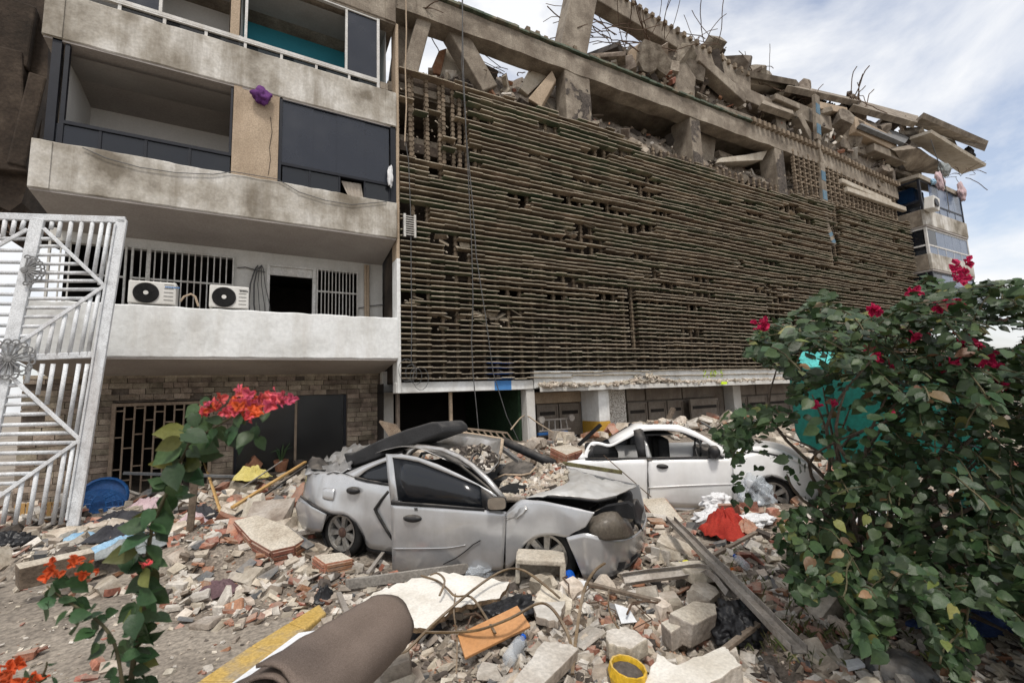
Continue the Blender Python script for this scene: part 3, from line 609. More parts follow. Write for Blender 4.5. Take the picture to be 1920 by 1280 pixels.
# fluorescent sprayed survey mark (strokes) on the fascia and a dot below it
def strokes(u0, v0, u1, v1, glyphs, off, w):
    q = MB(); n_ = len(glyphs)
    for i, gph in enumerate(glyphs):
        for st in gph:
            pp = [MPW(lerp(u0, u1, (i+x*.8)/n_), lerp(v1, v0, y), off) for x, y in st]
            for a, c in zip(pp, pp[1:]): q.bar(a, c, .004, w, up=MN)
    return q
G2 = [[(0, .8), (.3, 1), (.7, 1), (.9, .75), (.5, .35), (0, 0), (.9, .05)]]; GC = [[(.3, .1), (.2, -.15)]]; G6 = [[(.8, 1), (.3, .7), (.05, .3), (.3, 0), (.7, .05), (.8, .35), (.4, .5), (.1, .3)]]
G0 = [[(.45, 1), (.1, .7), (.1, .25), (.45, 0), (.8, .3), (.8, .75), (.45, 1)]]; GD = [[(.1, .5), (.8, .5)]]; G5 = [[(.8, 1), (.2, 1), (.15, .55), (.6, .6), (.8, .3), (.5, 0), (.1, .1)]]
strokes(1318, 694, 1357, 706, [G2, GC, G6, G0, GD, G5], -.104, .055).build('sprayed_number', m_fluo, cb)
p = MP(1354, 714, -.51); mbox('sprayed_dot', (p[0]-.13, -.585, 1.82), (p[0]+.13, -.56, 1.9), m_fluo, bevel=0)
# garages recessed under the canopy
GO = .6
def gs(u, v=770, off=GO): return MP(u, v, off)[0]
mbox('garage_back', (3.5, GO+.12, -.2), (s1, GO+.3, 1.78), m_garage, bevel=0)
def gdoor(u0, u1, ztop, slots, name='garage_door', label=None, m=None, off=GO):
    a, c = gs(u0)+.02, gs(u1)-.02; o = mbox(name, (a, off, -.1), (c, off+.06, ztop), m or m_garage)
    f_ = MB()
    for x0, x1, z0, z1 in ((a, a+.05, -.1, ztop), (c-.05, c, -.1, ztop), (a+.05, c-.05, ztop-.06, ztop), (a+.05, c-.05, .75, .8)): f_.box((x0, off-.02, z0), (x1, off-.002, z1), T=mT)
    f_.build('door_frame', m_garage, o)
    for zc_ in slots:
        MB().box((a+.1, off-.006, zc_-.05), (c-.1, off-.001, zc_+.05), T=mT).build('vent_slot', m_dark, o)
    return o
zt = MP(1045, 757, GO)[1]
gdoor(1005, 1047, zt, (zt-.25, zt-.95)); gdoor(1047, 1090, zt, (zt-.25, zt-.95))
mbox('door_header', (gs(1003), GO-.03, zt+.03), (gs(1090), GO+.05, 1.77), m_tan)
mbox('white_wall_pier', (gs(1091), GO-.05, -.2), (gs(1112), GO+.1, 1.779), m_white)
a0 = MP(1112, 780, .0)[0]; a1 = MP(1124, 780, -.25)[0]; a2 = MP(1144, 780, -.25)[0]
pz = MP(1130, 790, -.25)[1]
mbox('white_pillar', (a1, -.25, pz+.001), (a2, .55, 1.779), m_white); mbox('yellow_pillar_base', (a1-.004, -.254, -.2), (a2+.004, .55, pz), m_yellowb)
mbox('pebble_dash_wall', (a2+.03, .1, -.2), (MP(1175, 780, .1)[0], .4, 1.779), m_pebble)
zt2 = MP(1260, 751, GO)[1]
for u0, u1 in ((1176, 1214), (1215, 1250), (1251, 1282)): gdoor(u0, u1, zt2, (zt2-.28, zt2-1.0))
gdoor(1283, 1337, zt2+.02, (zt2-.25, zt2-.95), off=GO-.25)
for u0, u1 in ((1176, 1212), (1213, 1281), (1282, 1344), (1366, 1420), (1421, 1480)): mbox('door_header', (gs(u0), GO-.02, zt2+.06), (gs(u1)-.03, GO+.05, 1.77), m_garage)
mbox('white_pier', (gs(1364), GO-.3, .0), (gs(1378), GO+.1, 1.775), m_whitewall)
gdoor(1380, 1402, zt2, (zt2-.28, zt2-1.0)); gdoor(1403, 1440, zt2, (zt2-.28, zt2-1.0)); gdoor(1441, 1480, zt2, (zt2-.28, zt2-1.0)); gdoor(1481, 1530, zt2, (zt2-.28, zt2-1.0))
mbox('dark_gap', (gs(1338), GO+.05, -.1), (gs(1352), GO+.11, zt2), m_dark, bevel=0)
# posts (stacks of notched clay blocks) behind the louvre tiles
def post_mesh(nr):
    q = MB()
    for i in range(nr):
        z = i*RP; q.box((-.045, .035, z), (.045, .13, z+RP*.62)); q.box((-.03, .05, z+RP*.62), (.03, .12, z+RP)); 
    return q.mesh('post', m_post)
NR = int((ZT-ZB)/RP)
def ztop(s):      # ragged upper edge of the louvre field
    return min(9.85, interp(s, [(0, 9.8), (3, 9.82), (6.6, 9.88), (8, 9.55), (11.2, 9.6), (11.5, 9.4), (13, 9.3), (16, 9.45), (16.6, 9.6), (27, 9.9)])+.12*nz((s, 0, 4), 1.5))
pm = post_mesh(NR)
npost = int(SEND/TL)
for i in range(npost+1):
    s = i*TL; o = link('post', pm, cb); o.matrix_basis = Matrix.Translation(MW(s, 0, ZB)) @ Matrix.Rotation(MA, 4, 'Z')
# louvre tiles
holes = []
for u, v, ru, rv in ((838, 600, 30, 10), (890, 590, 16, 8), (930, 600, 34, 9), (862, 470, 20, 22), (1215, 515, 18, 14), (1290, 625, 22, 9), (955, 590, 22, 6), (805, 330, 14, 10), (985, 385, 12, 10), (1070, 440, 20, 7), (1095, 425, 14, 6), (1475, 395, 18, 10), (1382, 495, 10, 8), (1430, 540, 14, 7), (760, 640, 24, 6), (775, 560, 26, 10), (830, 450, 22, 10), (1000, 300, 20, 8), (1190, 430, 40, 7), (1560, 440, 10, 60), (1640, 340, 30, 10), (1180, 600, 5, 100), (1182, 500, 5, 60), (770, 408, 22, 32), (850, 620, 40, 6)):
    holes.append((u, v, ru, rv))
def missing(s, z, row):
    u, v, w_ = pix(MW(s, 0, z))
    if z > ztop(s): return True
    if s < 1.95+.25*nz((row, 3, 1), 1.1) and 7.45 < z < 9.6: return rng.random() > .10
    for hu, hv, ru, rv in holes:
        if ((u-hu)/ru)**2+((v-hv)/rv)**2 < 1: return rng.random() > .15
    return False
tiles = []
for row in range(NR+1):
    z = ZB+.02+row*RP; s = -.0; off0 = rng.random()*.0
    broken = 0; shift = 0
    gapn = nz((row*.9, 7, 2), 1)
    i = 0; run = rng.randint(4, 24); dzr = 0; gap = 0
    while s < SEND-.05:
        L_ = min(TL, SEND-s)
        if gap > 0: gap -= 1
        else:
            run -= 1
            if run <= 0:
                run = rng.randint(3, 26); dzr = rng.uniform(-.026, .026); gap = rng.choice((0, 0, 0, 0, 1, 1, 2)) if z > 4.0 else 0
                if rng.random() < .45: 
                    gap = max(gap, 0)
            if gap == 0 and not missing(s+L_/2, z, row): tiles.append((s+L_/2, z+.05*nz((s*.25, row*.2, 9), 1)*smooth(3, 6, z)+dzr+rng.uniform(-.006, .006), L_-.004, rng.gauss(0, .006), rng.gauss(-.05, .04), row, nz((row*1.7, s*.35, 1), 1)))
        s += TL
def tile_geo(q, s, z, L_, tilt, roll, dep, m):
    # a flat clay plate, its outer lip lighter; sits on the posts and juts out
    ca, sa = math.cos(tilt), math.sin(tilt); cr_, sr = math.cos(roll), math.sin(roll)
    def T(p):
        x, y, zz = p; y2 = y*cr_-zz*sr; z2 = y*sr+zz*cr_; x2 = x*ca-z2*sa; z3 = x*sa+z2*ca
        return MW(s+x2, y2, z+z3)
    q.box((-L_/2, -dep, -.012), (L_/2, .05, .012), T=T, fm=[m, m, 3, m, m, m])
def tmat(t):
    s, z, L_, ti, ro, row, nn_ = t
    if 2.30 < s < 2.82 and z < 2.6: return 2
    k = (row*2654435761 >> 5) % 100/100+nn_*.55
    return 1 if k > .56 else 0
tiles.sort(key=lambda t: (MW(t[0], 0, t[1])-CAM).length)
MT = [m_tile, m_tileg, m_tileb, m_edge]
for t in tiles[:300]:
    q = MB(); tile_geo(q, t[0], t[1], t[2], t[3], t[4], .165+.015*math.sin(t[5]*3.1), tmat(t)); q.build('tile', MT, cb)
q = MB()
for t in tiles[300:]: tile_geo(q, t[0], t[1], t[2], t[3], t[4], .165+.015*math.sin(t[5]*3.1), tmat(t))
stuff(q.build('tile_rows', MT, cb))
# plates that slipped and hang loose, crumbs lying on the louvres
for i in range(70):
    hu, hv, ru, rv = rng.choice(holes); s, z = MP(hu+rng.uniform(-ru, ru), hv+rng.uniform(-rv, rv))
    if s < .1: continue
    q = MB(); tile_geo(q, s, z, TL*rng.uniform(.6, 1), rng.gauss(0, .22), rng.gauss(.1, .5), .09, 0); q.build('slipped_tile', [m_edge if rng.random() < .4 else m_tile, m_tileg, m_tileb, m_edge], cb)
q = MB()
for i in range(900):
    s = rng.random()**1.3*20; row = rng.randint(0, 26) if rng.random() < .75 else rng.randint(26, NR); r = rng.uniform(.008, .03)
    q.cbox(MW(s, -.09+rng.random()*.12, ZB+.02+row*RP+.012+r*.5), (r*2.2, r*1.6, r), Euler((rng.random(), rng.random(), rng.random())))
stuff(q.build('crumbs', m_chunk, cb))
for i in range(5):       # exposed post tops in the open upper left bay
    o = link('post', post_mesh(19), cb); o.matrix_basis = Matrix.Translation(MW(.32+i*.42, -.05, 7.45)) @ Matrix.Rotation(MA, 4, 'Z') @ Matrix.Rotation(.01*(i-2), 4, 'Y')
mbox('bay_beam', (0, .5, 8.05), (2.3, .8, 8.4), m_conc2); mbox('bay_beam', (0, .12, 9.35), (1.9, .4, 9.6), m_conc2)
b = MB(); b.cbox(MW(.14, -.05, 5.9), (.18, .2, .5)); bx = mbox('vent_box', (.05, -.2, 5.45), (.36, .02, 6.0), m_dark)
q = MB()
for x in (.06, .3): q.box((x, -.24, 5.45), (x+.05, -.2, 6.0), T=mT)
for k in range(9): q.box((.11, -.23, 5.5+k*.055), (.3, -.21, 5.52+k*.055), T=mT)
q.build('louvre_frame', m_wbar, bx)
# structure above the louvres
def beam_px(name, a, b_, off, th, dep, m=m_conc2, par=cb, bevel=.03, rag=.0):
    p, q_ = MPW(*a, off), MPW(*b_, off)
    return MB().bar(p+MN*dep/2, q_+MN*dep/2, dep, th, up=(0, 0, 1)).build(name, m, par, bevel=bevel)
bz0, bz1 = 11.45, 12.1
b = MB(); n = 110
for j in range(1):
    rows = []
    for off, z in ((.55, bz0), (.0, bz0), (0, bz1), (.55, bz1), (.55, bz0)):
        rows.append([MW(lerp(-.6, 26, k/n), off+nz((k*.5, z, off), 1)*.02, z+nz((k*.4, off*3, z), 1)*.05-(.35*smooth(17, 26, lerp(-.6, 26, k/n)))) for k in range(n+1)])
    b.grid(rows); b.face([r[0] for r in rows[:4]]); b.face([r[n] for r in rows[:4]][::-1])
b.build('upper_beam', m_conc2, cb, recalc=True)
x = -.5
while x < 14:
    L_ = .36; dz = -.35*smooth(17, 26, x); mbox('green_ledge_tile', (x+.004, -.09+rng.uniform(-.02, .02), bz1+.03+dz), (x+L_-.004, .12, bz1+.1+dz+rng.uniform(-.01, .01)), m_greenedge, bevel=.006); x += L_
x = 14; q = MB()
while x < 26:
    dz = -.35*smooth(17, 26, x); mbox('ledge_block', (x, -.16, bz1+.0+dz), (x+.16, .06, bz1+.2+dz), m_post, bevel=.004); x += .32
x = -.4
while x < 15:
    mbox('ledge_stub', (x, -.02+rng.uniform(-.02, .02), bz1+.1), (x+.13, .16, bz1+.1+rng.uniform(.04, .22)), m_post, bevel=.01); x += rng.uniform(.2, .9)
# bracket grid hanging on the right half
for i in range(24):
    s = 16.75+i*.38
    zb = 9.7+.3*nz((i, 2, 2), .7); zt_ = bz0+.3-.35*smooth(17, 26, s)-(s-16.7)*.03
    nrr = max(3, int((zt_-zb)/.15)); q = MB()
    for r_ in range(nrr): q.box((-.05, -.02, r_*.15), (.05, .1, r_*.15+.1)); 
    q.box((-.03, 0, 0), (.03, .08, nrr*.15))
    o = q.build('bracket_post', m_post, cb); o.matrix_basis = Matrix.Translation(MW(s, 0, zb)) @ Matrix.Rotation(MA, 4, 'Z')
for r_ in range(7):
    z = 9.8+r_*.24; mbox('bracket_rail', (16.75 if r_ > 1 else 18+r_, .02, z), (25.6-.2*r_, .07, z+.06), m_post, bevel=.004)
# columns of the open floor: pixel of front face left, right, top, bottom, extra depth, lean
for (u0, u1, vt, vb, dep, m) in ((1058, 1104, 120, 226, .55, m_conc2), (1293, 1311, 212, 308, .9, m_conc2), (1453, 1469, 285, 352, .7, m_conc2), (1575, 1587, 235, 310, .9, m_conc2), (1642, 1674, 290, 348, .9, m_conc2)):
    a, c = MP(u0, vt, .02)[0], MP(u1, vt, .02)[0]; z0 = MP(u0, vb, .02)[1]-.3
    o = mbox('column', (a, .02, z0), (c, .02+dep, bz0+.1), m, bevel=.03)
    q = MB(); cs = .045
    for ix in range(int((c-a)/cs)):
        for iz in range(int((bz0-z0)/cs)):
            x0, zz = a+ix*cs, z0+iz*cs
            if nz((x0, 3, zz), 1.3)+.5*nz((x0, 3, zz), 5) > -.12+.5*smooth(bz0-.7, bz0, zz): q.face([mT((x0, .0165, zz)), mT((x0+cs, .0165, zz)), mT((x0+cs, .0165, zz+cs)), mT((x0, .0165, zz+cs))])
    stuff(q.build('dark_peeling_paint', m_darkrub, o)) if q.f else None
beam_px('leaning_column', (775, -30), (752, 150), .5, .5, .5)
beam_px('leaning_column', (803, 10), (768, 140), .1, .38, .45)
beam_px('leaning_column', (845, 35), (920, 165), .15, .55, .45)
beam_px('leaning_column', (1103, -40), (1076, 100), .05, .95, .6)
beam_px('top_beam', (1120, -18), (1408, 158), .4, .75, .5)
x0s = MP(1140, -18, .4)[0]
for k in range(22):
    p = MPW(lerp(1150, 1400, k/21), lerp(-14, 140, k/21), .4); mb_ = MB().cbox(p+Vector((0, 0, .0)), (.14, .2, rng.uniform(.08, .25)), Euler((0, .1, 0))); mb_.build('ledge_stub', m_post, cb, bevel=.01)
beam_px('column', (1290, 95), (1284, 200), .35, 1.0, .8)
beam_px('fallen_beam', (1375, 165), (1452, 200), .3, .6, .6); beam_px('fallen_beam', (1392, 150), (1478, 160), .8, .3, 1.4, m_slabtop); beam_px('fallen_beam', (1470, 195), (1560, 232), .3, .75, .6)
beam_px('fallen_beam', (1604, 232), (1682, 272), .1, .85, .6, m_tan); beam_px('fallen_beam', (1575, 262), (1650, 288), .5, .7, .5); beam_px('fallen_beam', (1530, 195), (1590, 208), .2, .35, .8, m_tan); beam_px('fallen_beam', (1455, 180), (1500, 200), .1, .25, .5)
beam_px('fallen_beam', (1590, 212), (1690, 255), .6, .2, .6, m_slate); beam_px('broken_column', (1460, 195), (1470, 262), .25, .7, .6); beam_px('broken_column', (1553, 225), (1568, 300), .7, .7, .6)
beam_px('tan_beam', (1580, 338), (1672, 378), -.12, .22, .2, m_slabtop); beam_px('tan_beam', (1590, 354), (1700, 392), -.16, .24, .2, m_slabtop)
pp = [(1533, 178), (1537, 262), (1543, 305), (1549, 385), (1555, 430), (1566, 460)]
for i, (a, c) in enumerate(zip(pp, pp[1:])):
    o = beam_px('wall_strip', a, c, -.1, .35 if i not in (1, 3) else .2, .18, m_conc2)
    for k in range(2):
        a_ = (lerp(a[0], c[0], .2+.45*k), lerp(a[1], c[1], .2+.45*k)); c_ = (lerp(a[0], c[0], .42+.45*k), lerp(a[1], c[1], .42+.45*k)); 
        if i in (0, 2, 4): beam_px('blue_patch', a_, c_, -.11, .3, .1, m_bluepatch, o, 0)
# slabs behind: floor and the roof of the open storey
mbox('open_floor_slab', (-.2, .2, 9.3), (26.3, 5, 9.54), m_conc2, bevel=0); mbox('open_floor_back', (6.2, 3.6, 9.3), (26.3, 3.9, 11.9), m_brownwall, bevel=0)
mbox('upper_slab', (6.4, .56, 11.7), (26.3, 5, 11.9), m_conc2, bevel=0)
def heap(name, line, off, z0, front, back, par=cb, seed=0):
    b = MB(); pts = [MP(u, v, off) for u, v in line]; s0, s1_ = pts[0][0], pts[-1][0]; n = int((s1_-s0)/.16); rows = []
    for o_ in [front+(off-front)*j/8 for j in range(9)]+[off+(back-off)*j/4 for j in range(1, 5)]:
        t = (o_-front)/(off-front) if o_ <= off else 1-(o_-off)/(back-off)
        rows.append([MW(lerp(s0, s1_, k/n), o_+nz((k*.3, o_, seed), 1)*.12, z0+(interp(lerp(s0, s1_, k/n), pts)-z0)*(t**.7)*smooth(0, 5, k)*smooth(n, n-8, k)+nz((k*.16, o_, seed), 1.6)*.28*t+nz((k*.16, o_, seed+5), 5)*.12) for k in range(n+1)])
    b.grid(rows); return stuff(b.build(name, m_mound, par, smooth=False))
LOWL = [(745, 150), (800, 148), (870, 140), (930, 135), (990, 150), (1050, 170), (1130, 228), (1200, 250), (1330, 292), (1420, 320), (1500, 345), (1600, 355)]
heap('lower_debris_heap', LOWL, 1.3, 9.5, .25, 4.5, seed=1)
UPL = [(1095, 130), (1130, 118), (1180, 95), (1230, 82), (1290, 82), (1330, 95), (1400, 150), (1480, 165), (1560, 195), (1625, 212)]
heap('upper_debris_heap', UPL, 1.6, 11.9, .5, 5, seed=2)

# ------------------------------------------------------------------ balcony tower at the far right end
TS = SEND+.06
def soff(u, v, s):       # depth offset at which a pixel ray meets the plane s = const
    d = ray(u, v); n_ = ME; q = M0+ME*s; t = n_.dot(q-CAM)/n_.dot(d); p = CAM+d*t; return (p-M0).dot(MN), p.z
tw = thing('balcony_tower', MW(28, 1, 0), 'narrow tower of concrete balconies and glazing at the far right end of the louvre facade', 'building')
def tbox(name, a, b, m, par=tw, bevel=.02): return MB().box(a, b, T=mT).build(name, m, par, bevel=bevel)
of1 = soff(1733, 391, TS)[0]
tE = MP(1813, 423, of1)[0]
bands = [(soff(1733, 391, TS)[1], soff(1735, 421, TS)[1]), (soff(1744, 474, TS)[1], soff(1747, 504, TS)[1])]
hgt = bands[0][1]-bands[1][1]
bands.append((bands[1][0]-hgt, bands[1][1]-hgt)); bands.append((bands[2][0]-hgt, bands[2][1]-hgt))
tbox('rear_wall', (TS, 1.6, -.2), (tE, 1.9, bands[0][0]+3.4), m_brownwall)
for i, (zt_, zb_) in enumerate(bands):
    tbox('balcony_parapet', (TS, of1, zb_), (tE, of1+.15, zt_), m_conc); tbox('side_parapet', (TS, of1+.151, zb_), (TS+.15, 1.55, zt_), m_conc2)
    tbox('floor_slab', (TS+.02, of1+.02, zb_-.1), (tE-.02, 1.59, zb_+.1), m_soffit); tbox('end_parapet', (tE-.15, of1+.151, zb_), (tE, 1.55, zt_), m_conc2)
tops = [bands[0][0]+1.75]+[b[1] for b in bands[:-1]]
for i, (zt_, zb_) in enumerate(bands[:3]):
    z0, z1 = zt_, tops[i]-.11; fo = of1+.06; fm_ = m_wframe if i == 1 else m_navy
    f = MB(); f.box((TS+.03, fo, z0), (TS+.16, fo+.1, z1), T=mT); f.box((tE-.12, fo, z0), (tE-.03, fo+.1, z1), T=mT); f.box((TS+.16, fo+.01, z1-.08), (tE-.12, fo+.08, z1), T=mT)
    f.box((TS+.16, fo+.01, z0+.42), (tE-.12, fo+.08, z0+.5), T=mT); f.box((TS+.04, fo+.1, z1-.08), (TS+.12, 1.5, z1), T=mT); f.box((TS+.04, fo+.1, z0+.42), (TS+.12, 1.5, z0+.5), T=mT)
    f = f.build('window_frame', fm_, tw)
    n_ = 5
    for k in range(n_):
        x0, x1 = lerp(TS+.17, tE-.13, k/n_), lerp(TS+.17, tE-.13, (k+1)/n_)
        if not (k == 0 and i == 0): MB().box((x0+.02, fo+.03, z0+.5), (x1, fo+.045, z1-.08), T=mT).build('pane', m_glasst if not (k == 0) else m_curtain if i == 1 and False else m_glassd, f)
        MB().box((x0+.02, fo+.03, z0), (x1-.04, fo+.045, z0+.42), T=mT).build('pane', m_glasst, f); MB().box((x1-.04, fo+.02, z0), (x1, fo+.07, z0+.42), T=mT).build('frame_bar', fm_, f)
    MB().box((TS+.07, fo+.12, z0), (TS+.085, 1.48, z0+.42), T=mT).build('side_pane', m_glassd, f)
    if i != 0: MB().box((TS+.07, fo+.12, z0+.5), (TS+.085, 1.48, z1-.08), T=mT).build('side_pane', m_glassd, f)
zt_, zb_ = bands[2]      # bar grille standing out from the third balcony
q = MB(); gx = tE-2.4
for k in range(22): q.box((gx+k*.13, of1-.35, zt_-.9), (gx+k*.13+.025, of1-.33, zt_+.85), T=mT)
for z in (zt_-.9, zt_, zt_+.85): q.box((gx, of1-.36, z), (tE+.35, of1-.325, z+.04), T=mT)
stuff(q.build('bar_grille', m_navy, tw))
# wrecked roof plates over the tower: outlines with real thickness, lying back into the building
def plate(name, px, off, vec, m, label, cat='slab', group=None):
    c = MPW(*px[0], off); t = thing(name, c, label, cat, group) if label else None
    return MB().prism([MPW(u, v, off) for u, v in px], vec).build('slab_piece' if label else name, m, t or cb, recalc=True)
V_ = lambda s, o, z: ME*s+MN*o+Vector((0, 0, z))
def plate3(name, pts, th, m, label, cat='slab'):   # pts: (u, v, off) corners in space
    P_ = [MPW(u, v, o) for u, v, o in pts]; n_ = (P_[1]-P_[0]).cross(P_[2]-P_[0]).normalized()
    if n_.z < 0: n_ = -n_
    o = MB().prism(P_, n_*th).build(name, m, None, recalc=True); return tag(o, label, cat)
plate3('roof_slab', [(1705, 262, .2), (1745, 249, -.9), (1848, 312, -.9), (1803, 327, .6)], .16, m_slabtop, 'flat pale roof slab jutting out over the right tower, seen from below', 'slab')
plate3('roof_slab', [(1712, 235, .8), (1728, 221, -.2), (1850, 273, -.4), (1846, 284, 1.2)], .28, m_conc2, 'topmost tilted roof slab at the right end of the ruin', 'slab')
plate3('roof_slab', [(1678, 283, -.1), (1718, 278, -.5), (1768, 306, -.5), (1773, 330, .5), (1700, 320, .4)], .4, m_conc2, 'broken curled floor slab hanging between the roof slab and the tower top', 'slab')
plate3('roof_slab', [(1676, 345, .6), (1722, 332, of1), (1800, 368, of1), (1790, 372, 1.2)], .18, m_slabtop, 'pale edge slab lying on the top window of the tower', 'slab')
plate3('wall_slab', [(1715, 240, 1.0), (1790, 262, 1.0), (1800, 285, 1.0), (1720, 262, 1.0)], .3, m_conc, 'upright wall slab between the two roof slabs of the tower', 'slab')
for (u, v, sx, m, lab, cat, sd, off) in ((1818, 288, .5, m_darkcloth, 'dark tarpaulin bundle squeezed between the right roof slabs', 'tarpaulin', 3, .4), (1762, 340, .36, m_pink, 'pink cloth hanging at the top window of the tower', 'cloth', 5, of1-.2), (1803, 360, .32, m_pink, 'pink cloth trailing from the right corner of the tower top', 'cloth', 7, of1-.2), (1770, 318, .45, m_greycloth, 'grey cloth draped over the curled slab', 'cloth', 8, -.6), (1750, 341, .2, m_lblue, 'small light blue ball shaped bundle beside the pink cloth', 'bundle', 9, of1-.4)):
    crumple('cloth' if cat == 'cloth' else cat, MPW(u, v, off), (sx, sx*.5, sx*(1.5 if m is m_pink else .8)), m, lab, cat, sd, 1.3)
p = MPW(1707, 373, .6); t = tag(MB().cbox(p, (1.3, .8, .8), Euler((0, .05, -.03))).build('blue_tank', m_bluep, None, bevel=.08), 'blue plastic tank behind the top side window of the tower', 'tank')
p = MPW(1747, 383, of1-.25); t = thing('air_conditioner', p, 'small white air conditioner hanging outside the top of the tower', 'air conditioner')
MB().cbox(p, (.75, .4, .65), Euler((.1, .08, 0))).build('casing', m_ac, t, bevel=.04); MB().lathe([(.001, .02), (.24, .02), (.26, 0)], p+Vector((-.1, -.22, 0)), (0, -1, .1), 16).build('fan_guard', m_black, t)

# ------------------------------------------------------------------ rebar tangles and hanging cables
def wires(name, c, n, spread, m, r, label, cat, seed, updir=.5, k=6, parent=None, group=None):
    rr = random.Random(seed); t = thing(name+'_tangle', c, label, cat, group) if parent is None else parent
    for i in range(n):
        q = MB(); p = Vector(c)+Vector((rr.uniform(-1, 1)*spread*.5, rr.uniform(-.3, .3), rr.uniform(-.2, .2)*spread)); d = Vector((rr.uniform(-1, 1), rr.uniform(-.4, .4), rr.uniform(-.3, 1)*updir*2)).normalized(); pts = [p]
        for j in range(k): d = (d+Vector((rr.uniform(-1, 1), rr.uniform(-.5, .5), rr.uniform(-1, .6)))*.34).normalized(); p = p+d*spread*.22; pts.append(p)
        q.tube(pts, r*rr.uniform(.7, 1.4), 4); q.build(name, m, t)
    return t
wires('rebar', MPW(1150, 70, .6), 26, 1.6, m_rebar, .014, 'tangle of bent rebar hanging in the gap beside the leaning top column', 'rebar', 1, .2)
wires('rebar', MPW(1230, 100, .8), 24, 1.7, m_rebar, .015, 'tangle of rebar over the debris below the top beam', 'rebar', 2, .3)
wires('rebar', MPW(1335, 85, .4), 14, 1.2, m_rebar, .015, 'rebar ends sticking up where the top beam breaks off', 'rebar', 3, .5)
wires('rebar', MPW(1605, 195, .4), 14, 1.2, m_rebar, .02, 'looped rebar sticking up from the crest of the right debris', 'rebar', 4, .7)
wires('rebar', MPW(785, 25, .2), 12, .8, m_rebar, .012, 'wire mesh hanging from the left end of the upper beam', 'rebar', 5, .1)
wires('rebar', MPW(1805, 325, -.4), 10, 1.2, m_rebar, .016, 'curled rebar at the underside of the right roof slab', 'rebar', 6, .1)
wires('rebar', MPW(955, 145, .8), 9, .9, m_rebar, .012, 'thin bent rods on the debris between the left struts', 'rebar', 7, .6)
wires('rebar', MPW(1420, 150, .8), 9, 1.2, m_rebar, .015, 'short bent rods on the fallen slab at the crest', 'rebar', 8, .6)
wires('rebar', MPW(1520, 190, .6), 7, 1.0, m_rebar, .015, 'a few rods beside the blue patched wall strip', 'rebar', 9, .6)
def cable(pts, off, r, label, m=m_wire, par=None):
    P_ = [MPW(u, v, off) for u, v in pts]; o = MB().tube(P_, r, 5).build('cable', m, par); return tag(o, label, 'cable')
cable([(868, -20), (866, 120), (872, 220), (878, 330), (884, 450), (887, 560), (884, 640), (887, 700), (893, 760), (898, 815)], -.22, .012, 'thin cable hanging down the louvres, left one of the long pair')
cable([(866, -20), (869, 130), (874, 250), (886, 380), (893, 480), (910, 590), (925, 700), (950, 780), (972, 825)], -.3, .012, 'thin cable hanging down the louvres and slanting right to the rubble')
cable([(761, 0), (762, 60), (760, 130), (762, 200), (759, 266)], -.25, .018, 'pale cable hanging beside the corner of the left building', m_tan)
cable([(760, 266), (766, 300), (770, 400), (771, 520), (772, 600), (771, 680)], -.2, .01, 'thin line dropping past the grey vent box')
cable([(1745, 262), (1765, 320), (1775, 360), (1780, 400)], -1.2, .02, 'thin cable hanging from the right roof slab')
q = thing('cable_coil', MPW(770, 690, -.2), 'loose coil of wire on the lowest louvres beside the white fin', 'cable')
for k in range(4):
    c = MPW(762+k*9, 700+rng.uniform(-12, 18), -.22); rr_ = rng.uniform(.12, .3); MB().tube([c+ME*math.cos(a*.45)*rr_*.7+Vector((0, 0, math.sin(a*.45)*rr_)) for a in range(15)], .007, 4).build('wire_loop', m_wire, q)

# ------------------------------------------------------------------ debris pieces
def hullmesh(name, m, dims, seed, cuts=5, jit=.12):
    r = random.Random(seed); bm = bmesh.new(); vs = []
    for x in (-.5, .5):
        for y in (-.5, .5):
            for z in (-.5, .5):
                p = Vector((x*dims[0], y*dims[1], z*dims[2]))
                if r.random() < cuts/10:      # a corner broken off: three points instead of one
                    for ax in range(3):
                        q = p.copy(); q[ax] *= r.uniform(.1, .7); vs.append(bm.verts.new(q))
                else: vs.append(bm.verts.new([c*(1+r.uniform(-jit, jit)) for c in p]))
    for i in range(4): vs.append(bm.verts.new([r.uniform(-.5, .5)*d for d in dims]))
    g_ = bmesh.ops.convex_hull(bm, input=bm.verts); bmesh.ops.delete(bm, geom=[v for v in bm.verts if not v.link_faces], context='VERTS')
    me = bpy.data.meshes.new(name); bm.to_mesh(me); bm.free(); me.materials.append(m); return me
CH = [hullmesh('concrete_chunk', m_chunk, d, i) for i, d in enumerate([(1, .8, .6), (1, .7, .45), (1, .55, .4), (1, .9, .3), (1, .6, .55), (1, .8, .25), (1, .45, .3), (1, 1, .7), (1, .65, .2), (1, .75, .5)])]
SL = [hullmesh('plaster_piece', m_plast, d, 40+i, 4) for i, d in enumerate([(1, .7, .12), (1, .85, .1), (1, .5, .16), (1, .6, .3), (1, .9, .16)])]
BR = [hullmesh('brick_piece', m_brick, d, 60+i, 4, .06) for i, d in enumerate([(1, .6, .14), (1, .45, .12), (1, .7, .5), (1, .5, .3), (1, .35, .12), (1, .8, .16)])]
DK = [hullmesh('grey_slab_piece', m_slate, d, 80+i, 4, .05) for i, d in enumerate([(1, .5, .07), (1, .35, .08), (1, .7, .1)])]
DR = [hullmesh('dark_scrap', m_darkrub, d, 90+i, 4) for i, d in enumerate([(1, .6, .3), (1, .4, .2), (1, .8, .3)])]
def put(me, name, p, size, rot, label, cat, group, parent=None):
    o = link(name, me, parent); o.matrix_basis = Matrix.Translation(p) @ rot.to_matrix().to_4x4() @ Matrix.Diagonal((size, size, size, 1)); return tag(o, label, cat, group)
